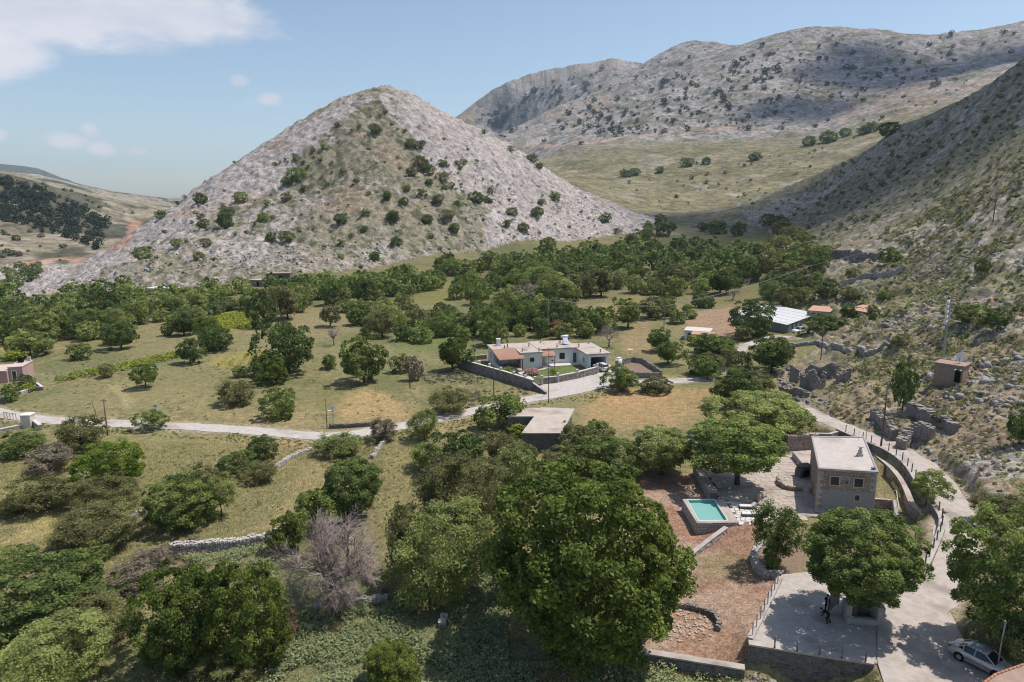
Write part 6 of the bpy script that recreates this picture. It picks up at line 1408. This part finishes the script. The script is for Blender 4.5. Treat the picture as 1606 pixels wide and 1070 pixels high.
belt([(1040,480),(1110,475),(1120,500),(1090,515),(1050,515)], 8, 26, 40, ['dark','olive','green'], 'tree in the group left of the barn yard', 'barn yard trees', 9)
belt([(1190,380),(1260,365),(1300,395),(1290,440),(1240,455),(1190,430)], 22, 20, 36, ['green','dark','olive','almond'], 'tree in the wood under the right slope', 'slope foot wood trees', 10)
belt([(1200,455),(1290,445),(1300,470),(1260,485),(1200,478)], 10, 26, 40, ['dark','olive','green'], 'tree in the row behind the metal barn', 'trees behind the barn', 11)
belt([(1020,352),(1075,360),(1060,378),(1010,380)], 5, 20, 30, ['dark','green'], 'tree at the right end of the scree hill', 'scree hill end trees', 12)
belt([(1080,360),(1200,352),(1260,350),(1240,372),(1150,375)], 10, 14, 26, ['dark','green','olive'], 'tree by the far valley meadow', 'far meadow trees', 13)
belt([(1085,560),(1160,555),(1200,580),(1160,600),(1090,598)], 9, 24, 38, ['dark','olive','green'], 'tree in the hedge between the hut and the straw field', 'straw field hedge trees', 14)
belt([(0,425),(70,420),(75,448),(30,462),(0,470)], 9, 16, 26, ['dark','green'], 'small dark tree in the gully left of the scree hill', 'gully trees', 15)
belt([(870,690),(940,680),(960,720),(880,720)], 5, 36, 52, ['olive','almond','green'], 'grey-green tree behind the crown of the big oak', 'trees behind the big oak', 16)
belt([(770,720),(840,735),(800,800),(760,790)], 6, 40, 60, ['almond','olive'], 'soft grey-green shrub tree left of the big oak crown', 'shrub trees left of the big oak', 17)

# ------------------------------------------------------------------ shrubs on the hills
Z6 = [(600,370,22),(410,610,80),(630,605,75),(940,390,45),(945,470,100),(890,520,60),(985,550,50),(890,600,60),(780,640,45),(755,695,70),(560,690,80),(540,740,110),(420,760,70),(410,715,45),(275,885,60),(80,955,90),(440,870,60),(400,950,60),(800,830,60),(890,815,80),(1190,720,70),(1330,695,55),(1320,765,55),(1250,810,40),(1190,845,50),(1190,930,40),(1385,925,60),(1110,520,45),(1205,440,45),(1100,320,45),(1175,210,35),(1390,215,70),(1445,115,30),(1450,610,60),(1480,710,70),(185,700,60),(1280,515,40),(320,550,26),(280,590,30)]
Z7 = [(215,295,60),(270,310,50),(270,390,90),(300,430,70),(380,405,50),(215,460,55),(380,475,65),(495,405,40),(460,405,35),(475,435,30),(430,525,40),(395,540,40),(635,560,45),(565,585,80),(630,610,40),(90,610,50),(195,560,50),(310,515,50),(270,595,50),(355,625,60),(465,640,50),(175,635,55),(120,700,75),(300,720,60),(410,720,65),(140,820,70),(320,810,45),(440,775,60),(745,670,60),(720,740,50),(805,765,60),(880,690,65),(900,635,40),(970,600,60),(1240,710,60),(1300,775,40),(935,840,80),(25,900,60),(360,945,60),(740,345,40),(850,390,60),(890,430,50),(600,255,30)]
hb = [(200+x/3.567, 140+y/3.567, w/3.567) for x, y, w in Z6]+[(580+x/3.346, 130+y/3.346, w/3.346) for x, y, w in Z7]
r = random.Random(77)
def zone(px, py, w):
    part = 'left grey scree band' if px < 470-(py-200)*.45 else 'right grey scree band' if px > 720+(py-200)*.9 else 'olive middle face'
    high = 'near the summit' if py < 230 else 'half way up' if py < 330 else 'near the foot'
    size = 'large' if w > 19 else 'middling' if w > 14 else 'small'
    return f'{size} dark shrub {high} on the {part} of the cone hill', .0, f'{size} shrubs {high} on the {part}'
for (px, py, w) in hb:
    while cast(px, py+w*.3, H0)[1] > 640: py += 2
    T(r.choice(['dark','green','dark','olive']), px, py-w*.5, py+w*.42, w*1.02, *zone(px, py, w), name='shrub', proto='F' if w > 16 else 'B', parts=False, zmax=640)
cone_px = [(300,320),(600,170),(760,240),(1010,360),(880,375),(600,415),(300,440),(180,410)]
def scatter(poly, n, wr, mix, label, group, seed, asp=.85, join=None):
    items = []
    r = random.Random(seed); xs = [p[0] for p in poly]; ys = [p[1] for p in poly]; k = 0
    while k < n:
        px, py = r.uniform(min(xs), max(xs)), r.uniform(min(ys), max(ys))
        if not in_poly(np.array([px]), np.array([py]), poly)[0]: continue
        w = wr[0]+(wr[1]-wr[0])*r.random()**2
        if join: items.append((px, py, w, asp)); k += 1; continue
        T(r.choice(mix), px, py-w*asp*.6, py+w*asp*.4, w, label, .0, group, name='shrub', proto='B' if w < 9 else 'F', parts=False); k += 1
    if join: merged(join[0], items, mix[0], label, join[1])
scatter(cone_px, 170, (4, 9), ['dark','olive','scrub'], 'tiny dark bushes dotted over the scree hill face', None, 21, join=('tiny_bushes', 'bushes'))
mt = [(730,190),(900,110),(1085,75),(1280,45),(1600,45),(1600,90),(1500,150),(1400,190),(1250,200),(1000,210),(850,235),(780,215)]
r = random.Random(31); cl = [(785,185,22),(850,150,40),(930,180,40),(1000,190,50),(960,220,50),(1040,130,60),(1190,100,40),(1170,180,50),(1110,165,60),(1240,130,60),(960,200,40),(1010,215,40),(1320,120,60),(1430,110,60)]
n = 0; mtn = []
while n < 620:
    if r.random() < .7: c = r.choice(cl); px, py = r.gauss(c[0], c[2]*.7), r.gauss(c[1], c[2]*.45)
    else: px, py = r.uniform(730, 1600), r.uniform(50, 235)
    if not in_poly(np.array([px]), np.array([py]), mt)[0]: continue
    mtn.append((px, py, 3+8*r.random()**2.5, .85)); n += 1
merged('mountain_trees', mtn, 'pine', 'dark tree specks scattered over the far grey mountain', 'trees', zmin=1050)
for (px, py, w, lab) in [(1078,255,19,'round dark tree on the far plain, left of a pair'),(1108,252,16,'round dark tree on the far plain, right of a pair'),(1184,246,18,'dark tree alone on the far plain'),(982,272,18,'dark tree clump at the left of the far plain'),(996,270,16,'dark tree clump beside the left far plain tree'),(1036,267,14,'low dark shrub in the middle of the far plain'),(1300,215,26,'dense dark tree on the far saddle, largest'),(1270,222,20,'dark tree left of the largest saddle tree'),(1325,208,18,'dark tree right of the largest saddle tree'),(1395,195,30,'dark wide tree on the near ridge saddle'),(1365,200,24,'dark tree left of the wide saddle tree'),(1355,205,18,'low dark tree at the saddle edge')]:
    T('dark', px, py-w*.5, py+w*.35, w, lab, .0, name='tree', proto='F', parts=False)
scatter([(930,290),(1000,265),(1250,240),(1350,210),(1250,280),(1180,320),(1050,320)], 45, (3, 8), ['dark','olive'], 'small shrub dotted over the far plain', 'shrubs on the far plain', 23)
scatter([(1190,330),(1400,215),(1600,105),(1600,360),(1450,380),(1300,390),(1230,370)], 600, (2.5, 9), ['dark','olive','dark'], 'low dark shrubs on the upper right slope', None, 24, join=('slope_bushes', 'bushes'))
scatter([(0,275),(60,293),(120,320),(175,350),(150,390),(100,370),(0,345)], 380, (5, 13), ['pine','pine'], 'dark pine wood covering the hill at far left', None, 25, 1.1, join=('pine_wood', 'wood'))
scatter([(0,350),(100,375),(150,395),(80,420),(0,430)], 22, (5, 14), ['dark','dark','scrub'], 'shrub on the stony ground left of the scree hill', 'shrubs at far left', 26)
scatter([(20,275),(110,295),(230,335),(200,345),(60,310)], 22, (3, 7), ['dark'], 'distant shrub on the pale far-left hill', 'shrubs on the pale far hill', 27)

# ------------------------------------------------------------------ stuff: scrub, boulders, grass, bracken, vines
def free(x, y):
    ok = ~(in_poly(x, y, YARD) | in_poly(x, y, PAD) | in_poly(x, y, TERR) | in_poly(x, y, APRON) | in_poly(x, y, FORECOURT))
    for path, hw in ((ROAD_VALLEY, 2.0), (ROAD_LANE, 2.3), (TRACK, 1.5)): d, _ = seg_dist(x, y, path); ok &= d > hw
    return ok
def sample(polypx, n, seed, byz=None):
    """points spread over the ground inside a picture outline, even in metres"""
    rg = np.random.default_rng(seed); poly = [g0(*p)[:2] for p in polypx]; xs = [p[0] for p in poly]; ys = [p[1] for p in poly]
    x = rg.uniform(min(xs), max(xs), n*6); y = rg.uniform(min(ys), max(ys), n*6); k = in_poly(x, y, poly); x, y = x[k], y[k]
    return x[:n], y[:n], rg
def cushion_stuff(name, polypx, n, rmin, rmax, per, leaf, kind, seed, label, elong=1.4):
    x, y, rg = sample(polypx, n*2, seed); k = free(x, y) & (fbm(x, y, 7, 3, seed+60)+rg.uniform(-.12, .12, len(x)) > .48); x, y = x[k][:n], y[k][:n]; n = len(x); z = HF(x, y); R_ = rmin+(rmax-rmin)*rg.random(n)**2
    ci = np.repeat(np.arange(n), per); d = unit(rg.normal(size=(len(ci), 3))); d[:, 2] = np.abs(d[:, 2]); rr = R_[ci]*rg.uniform(.55, 1.05, len(ci))
    P = np.stack([x[ci], y[ci], z[ci]], -1)+d*rr[:, None]*np.array([1, 1, .75]); Nr = unit(d+rg.normal(size=d.shape)*.5)
    V, Q = leaves(P, Nr, leaf, rg, elong); t = np.clip(.5+rg.uniform(-.35, .35, n)[ci]+rg.uniform(-.2, .2, len(ci)), 0, 1)
    o = link(name, np_mesh(name, V, Q, {'tint': ('FLOAT', np.repeat(t, 4))}), LEAF[kind]); tag(o, label, name.replace('_', ' '), kind='stuff')
SL = [(1270,660),(1330,560),(1440,540),(1606,540),(1700,640),(1700,850),(1540,860),(1500,760),(1420,700)]
SL2 = [(1320,560),(1330,480),(1450,400),(1700,380),(1700,560),(1450,560)]
SL3 = [(1330,430),(1450,330),(1700,200),(1700,390),(1450,410)]
cushion_stuff('garrigue_scrub', SL, 1000, .2, .6, 40, .13, 'olive', 1, 'low grey-green scrub cushions on the near right slope')
cushion_stuff('thorny_scrub', SL, 800, .22, .6, 40, .14, 'scrub', 2, 'low brown thorny cushions on the near right slope')
cushion_stuff('green_scrub', SL, 420, .22, .65, 40, .15, 'almond', 3, 'fresh green cushions on the near right slope')
cushion_stuff('slope_scrub', SL2, 1000, .3, .9, 28, .26, 'almond', 4, 'scrub cushions on the middle right slope')
cushion_stuff('dry_slope_scrub', SL2, 800, .35, .9, 24, .28, 'scrub', 5, 'dry brown cushions on the middle right slope')
cushion_stuff('upper_scrub', SL3, 1100, .5, 1.3, 16, .5, 'olive', 6, 'dark scrub cushions on the upper right slope')
cushion_stuff('verge_weeds', [(-40,640),(500,690),(640,670),(900,620),(1000,610),(900,640),(640,690),(490,705),(-40,665)], 800, .12, .4, 22, .13, 'almond', 7, 'weeds along the valley road verges')
cushion_stuff('bank_brush', [(160,900),(300,840),(330,860),(280,900),(200,1000),(60,1080),(0,1080)], 260, .3, .9, 60, .15, 'scrub', 8, 'dry brush on the bank at bottom left')
cushion_stuff('pasture_weeds', [(0,700),(480,700),(700,690),(760,800),(640,960),(400,900),(240,860),(0,860)], 600, .10, .40, 26, .10, 'olive', 9, 'small weed clumps in the near pastures')
cushion_stuff('far_pasture_weeds', [(0,600),(120,560),(500,540),(720,600),(620,660),(420,668),(0,650)], 420, .12, .45, 18, .16, 'almond', 10, 'small weed clumps in the middle pasture')
cushion_stuff('verge_brush', [(660,590),(720,580),(840,612),(780,640),(700,640)], 260, .2, .7, 36, .16, 'scrub', 11, 'brown brush on the bank below the garden wall')
def boulders(name, polypx, n, rmin, rmax, seed, label, mat='rock', flat=.7):
    x, y, rg = sample(polypx, n*4, seed); k = free(x, y); cl_ = fbm(x, y, 7, 3, seed+5) > .52; x, y = x[k & cl_][:n], y[k & cl_][:n]; n = len(x); z = HF(x, y)
    bm = bmesh.new(); bmesh.ops.create_icosphere(bm, subdivisions=1, radius=1); bv = np.array([v.co[:] for v in bm.verts]); bf = np.array([[v.index for v in f.verts] for f in bm.faces]); bm.free(); m = len(bv); bv = np.sign(bv)*np.abs(bv)**.55; bv /= 1.15
    R_ = rmin+(rmax-rmin)*rg.random(n)**3; a = rg.uniform(0, 6.28, n); S = np.stack([R_*rg.uniform(.7, 1.4, n), R_*rg.uniform(.6, 1.1, n), R_*rg.uniform(.5, 1.2, n)], -1)
    B = bv[None]*(1+rg.uniform(-.38, .34, (n, m, 3)))*S[:, None]; c, s_ = np.cos(a)[:, None], np.sin(a)[:, None]
    X = B[..., 0]*c-B[..., 1]*s_+x[:, None]; Y = B[..., 0]*s_+B[..., 1]*c+y[:, None]; Zz = B[..., 2]+B[..., 0]*rg.uniform(-.5, .5, n)[:, None]+(z-S[:, 2]*.12)[:, None]
    o = link(name, np_mesh(name, np.stack([X, Y, Zz], -1).reshape(-1, 3), (bf[None]+np.arange(n)[:, None, None]*m).reshape(-1, 3)), M[mat]); tag(o, label, 'boulders', kind='stuff')
boulders('boulders', SL, 900, .08, .45, 1, 'limestone boulders on the near right slope')
boulders('outcrop_boulders', [(1380,660),(1400,600),(1470,590),(1600,560),(1606,640),(1500,650),(1440,640)], 240, .15, .85, 2, 'limestone outcrop around the concrete hut')
boulders('slope_boulders', SL2, 1300, .12, .7, 3, 'limestone boulders on the middle right slope')
boulders('ruin_rubble', [(1215,590),(1340,575),(1350,610),(1300,640),(1230,625)], 420, .12, .6, 4, 'tumbled rubble around the ruined house', 'stone')
boulders('wall_foot_stones', [(1172,1058),(1375,1075),(1380,1100),(1160,1090)], 260, .08, .35, 5, 'loose stones at the foot of the pad wall', 'stone')
boulders('hill_foot_boulders', [(60,480),(300,445),(460,435),(620,415),(620,380),(300,400),(150,430)], 1200, .3, 1.3, 7, 'grey boulders on the lower scree of the hill')
boulders('hill_boulders', [(640,410),(900,375),(1030,358),(900,300),(700,250),(560,300)], 1200, .3, 1.2, 8, 'grey boulders on the right scree band')
def blades(name, polypx, n, hmin, hmax, wd, kind, seed, label, lean=.5):
    x, y, rg = sample(polypx, n, seed); k = free(x, y); x, y = x[k], y[k]; n = len(x); z = HF(x, y); h = rg.uniform(hmin, hmax, n); a = rg.uniform(0, 6.28, n)
    base = np.stack([x, y, z-.03], -1); t = np.stack([np.cos(a), np.sin(a), np.zeros(n)], -1)*wd*rg.uniform(.6, 1.4, n)[:, None]; l = np.stack([rg.normal(size=n)*lean, rg.normal(size=n)*lean, np.ones(n)], -1)*h[:, None]
    V = np.stack([base-t, base+t, base+l], 1).reshape(-1, 3); tn = np.clip(fbm(x, y, 4, 3, seed)*1.4-.2+rg.uniform(-.3, .3, n), 0, 1)
    o = link(name, np_mesh(name, V, np.arange(3*n).reshape(n, 3), {'tint': ('FLOAT', np.repeat(tn, 3))}), LEAF[kind]); tag(o, label, 'grass', kind='stuff')
NEARP = [(-60,1090),(-60,690),(500,700),(640,690),(760,690),(870,700),(850,760),(780,1090)]
blades('dry_grass', NEARP, 60000, .12, .40, .032, 'straw', 1, 'long dry grass of the near pastures', .7)
blades('green_grass', NEARP, 40000, .10, .35, .032, 'almond', 2, 'green grass of the near pastures', .7)
blades('bottom_grass', [(780,1090),(900,1040),(1160,1056),(1380,1080),(1380,1110),(780,1110)], 9000, .1, .45, .04, 'straw', 3, 'grass along the foot of the retaining walls', .6)
def bracken(name, polypx, n, seed, label):
    x, y, rg = sample(polypx, n, seed); d = fbm(x, y, 2.5, 4, 77)+rg.uniform(-.1, .1, len(x)) > .47; x, y = x[d], y[d]; k = free(x, y); x, y = x[k], y[k]; n = len(x); z = HF(x, y)+rg.uniform(.15, .65, n)
    V, Q = leaves(np.stack([x, y, z], -1), unit(np.stack([rg.normal(size=n)*.5, rg.normal(size=n)*.5, np.ones(n)], -1)), .13, rg, 2.0); o = link(name, np_mesh(name, V, Q, {'tint': ('FLOAT', np.repeat(rg.uniform(.2, 1, n), 4))}), LEAF['fern']); tag(o, label, 'bracken', kind='stuff')
bracken('bracken', [(470,960),(560,945),(700,960),(790,880),(800,1090),(400,1090)], 42000, 1, 'grey-green bracken carpet at the bottom centre')
bracken('bracken_patch', [(780,1050),(960,1035),(1110,1060),(1200,1095),(780,1100)], 10000, 2, 'bracken patch under the yard retaining wall')
bracken('slope_bracken', [(280,880),(420,858),(470,900),(440,930)], 6000, 3, 'bracken under the pasture stone wall')
def vineyard(name, polypx, kind, seed, label, row=1.6, sp=.9, ang=.35, per=20, size=.34):
    poly = [g0(*p)[:2] for p in polypx]; xs = [p[0] for p in poly]; ys = [p[1] for p in poly]; rg = np.random.default_rng(seed); c = (np.mean(xs), np.mean(ys)); E = max(max(xs)-min(xs), max(ys)-min(ys))
    u, v = np.meshgrid(np.arange(-E, E, sp), np.arange(-E, E, row)); u = u.ravel()+rg.uniform(-.2, .2, u.size); v = v.ravel()+rg.uniform(-.15, .15, v.size)
    x = c[0]+u*math.cos(ang)-v*math.sin(ang); y = c[1]+u*math.sin(ang)+v*math.cos(ang); k = in_poly(x, y, poly); x, y = x[k], y[k]; n = len(x); z = HF(x, y)
    ci = np.repeat(np.arange(n), per); d = rg.normal(size=(len(ci), 3))*np.array([.28, .28, .2]); P = np.stack([x[ci], y[ci], z[ci]+.5], -1)+d
    V, Q = leaves(P, unit(d+np.array([0, 0, .4])+rg.normal(size=d.shape)*.3), size, rg, 1.2); t = np.clip(.5+rg.uniform(-.25, .25, n)[ci]+rg.uniform(-.25, .25, len(ci)), 0, 1)
    o = link(name, np_mesh(name, V, Q, {'tint': ('FLOAT', np.repeat(t, 4))}), LEAF[kind]); tag(o, label, 'vineyard', kind='stuff')
vineyard('vineyard', [(78,597),(150,580),(220,566),(290,551),(298,556),(270,566),(200,582),(150,590),(85,601)], 'bright', 1, 'yellow-green vine rows in the upper left field')
vineyard('vineyard_plot', [(335,572),(410,552),(412,567),(345,584)], 'bright', 2, 'sparse vine plot below the dark rounded trees', 2.6, 2.2, .2, 14)
vineyard('vineyard_terrace', [(325,500),(405,487),(408,512),(330,520)], 'bright', 3, 'bright vine terrace beside the very dark upright tree', 1.8, 1.1, .1, 12, .5)

# ------------------------------------------------------------------ clouds overhead (out of the picture; their shadows lie on the right slope and the mountain)
cm, cnt, cb = new_mat('cloud_vapour'); tr = cnt.nodes.new('ShaderNodeBsdfTransparent'); df = cnt.nodes.new('ShaderNodeBsdfDiffuse'); df.inputs['Color'].default_value = (.9,.9,.9,1); ms = cnt.nodes.new('ShaderNodeMixShader'); ms.inputs['Fac'].default_value = .42; ctc = cnt.nodes.new('ShaderNodeTexCoord'); cno = cnt.nodes.new('ShaderNodeTexNoise'); cno.inputs['Scale'].default_value = .012; cno.inputs['Detail'].default_value = 5; cmr = cnt.nodes.new('ShaderNodeMapRange'); cmr.inputs['From Min'].default_value = .38; cmr.inputs['From Max'].default_value = .62; cmr.inputs['To Min'].default_value = .36; cmr.inputs['To Max'].default_value = .78; cnt.links.new(ctc.outputs['Object'], cno.inputs['Vector']); cnt.links.new(cno.outputs['Fac'], cmr.inputs['Value']); cnt.links.new(cmr.outputs[0], ms.inputs['Fac'])
cnt.links.new(tr.outputs[0], ms.inputs[1]); cnt.links.new(df.outputs[0], ms.inputs[2]); cnt.links.new(ms.outputs[0], cnt.nodes['Material Output'].inputs['Surface'])
def cloud(targets, up, label, seed):
    rg = random.Random(seed); c0 = np.mean([t[0] for t in targets], 0)+np.array(SUN_DIR)*up; bm = bmesh.new()
    for (t, r_) in targets:
        c = t+np.array(SUN_DIR)*up-c0; 
        for k in range(7):
            a = rg.uniform(0, 6.28); q = rg.uniform(0, .7)*r_; rr = r_*rg.uniform(.3, .62); bmesh.ops.create_icosphere(bm, subdivisions=2, radius=rr, matrix=Matrix.Translation((c[0]+q*math.cos(a), c[1]+q*math.sin(a), c[2]*.25)) @ Matrix.Diagonal((1, 1, .45, 1)))
    me = bpy.data.meshes.new('cloud'); bm.to_mesh(me); bm.free(); me.polygons.foreach_set('use_smooth', np.ones(len(me.polygons), bool)); o = link('cloud', me, None, None, c0); me.materials.append(cm); tag(o, label, 'cloud', kind='stuff')
cloud([(g0(1230,325),80),(g0(1280,305),90),(g0(1340,285),100),(g0(1400,255),100),(g0(1470,215),100),(g0(1540,180),100),(g0(1590,150),100),(g0(1130,342),90),(g0(1060,340),80)], 9000, 'cloud above the right slope', 2)
cloud([(g0(1320,110),150),(g0(1400,120),150),(g0(1480,110),160),(g0(1560,95),150),(g0(1250,165),110),(g0(1330,165),110)], 9000, 'cloud above the far mountain', 3)

# ------------------------------------------------------------------ air
hm = bpy.data.materials.new('haze_air'); hm.use_nodes = True; hn = hm.node_tree; hn.nodes.clear(); ho = hn.nodes.new('ShaderNodeOutputMaterial'); pv = hn.nodes.new('ShaderNodeVolumePrincipled')
pv.inputs['Color'].default_value = (.62,.78,1.0,1); pv.inputs['Density'].default_value = HAZE; pv.inputs['Anisotropy'].default_value = .2; hn.links.new(pv.outputs[0], ho.inputs['Volume'])
zlo, zhi = TZ[0]-5, max(TZ[1], 60)+15
hz_o = MB().box((0, 0, (zlo+zhi)/2), (19400, 19400, zhi-zlo)).build('haze', hm); tag(hz_o, 'thin pale haze filling the valley air', 'haze', kind='stuff')
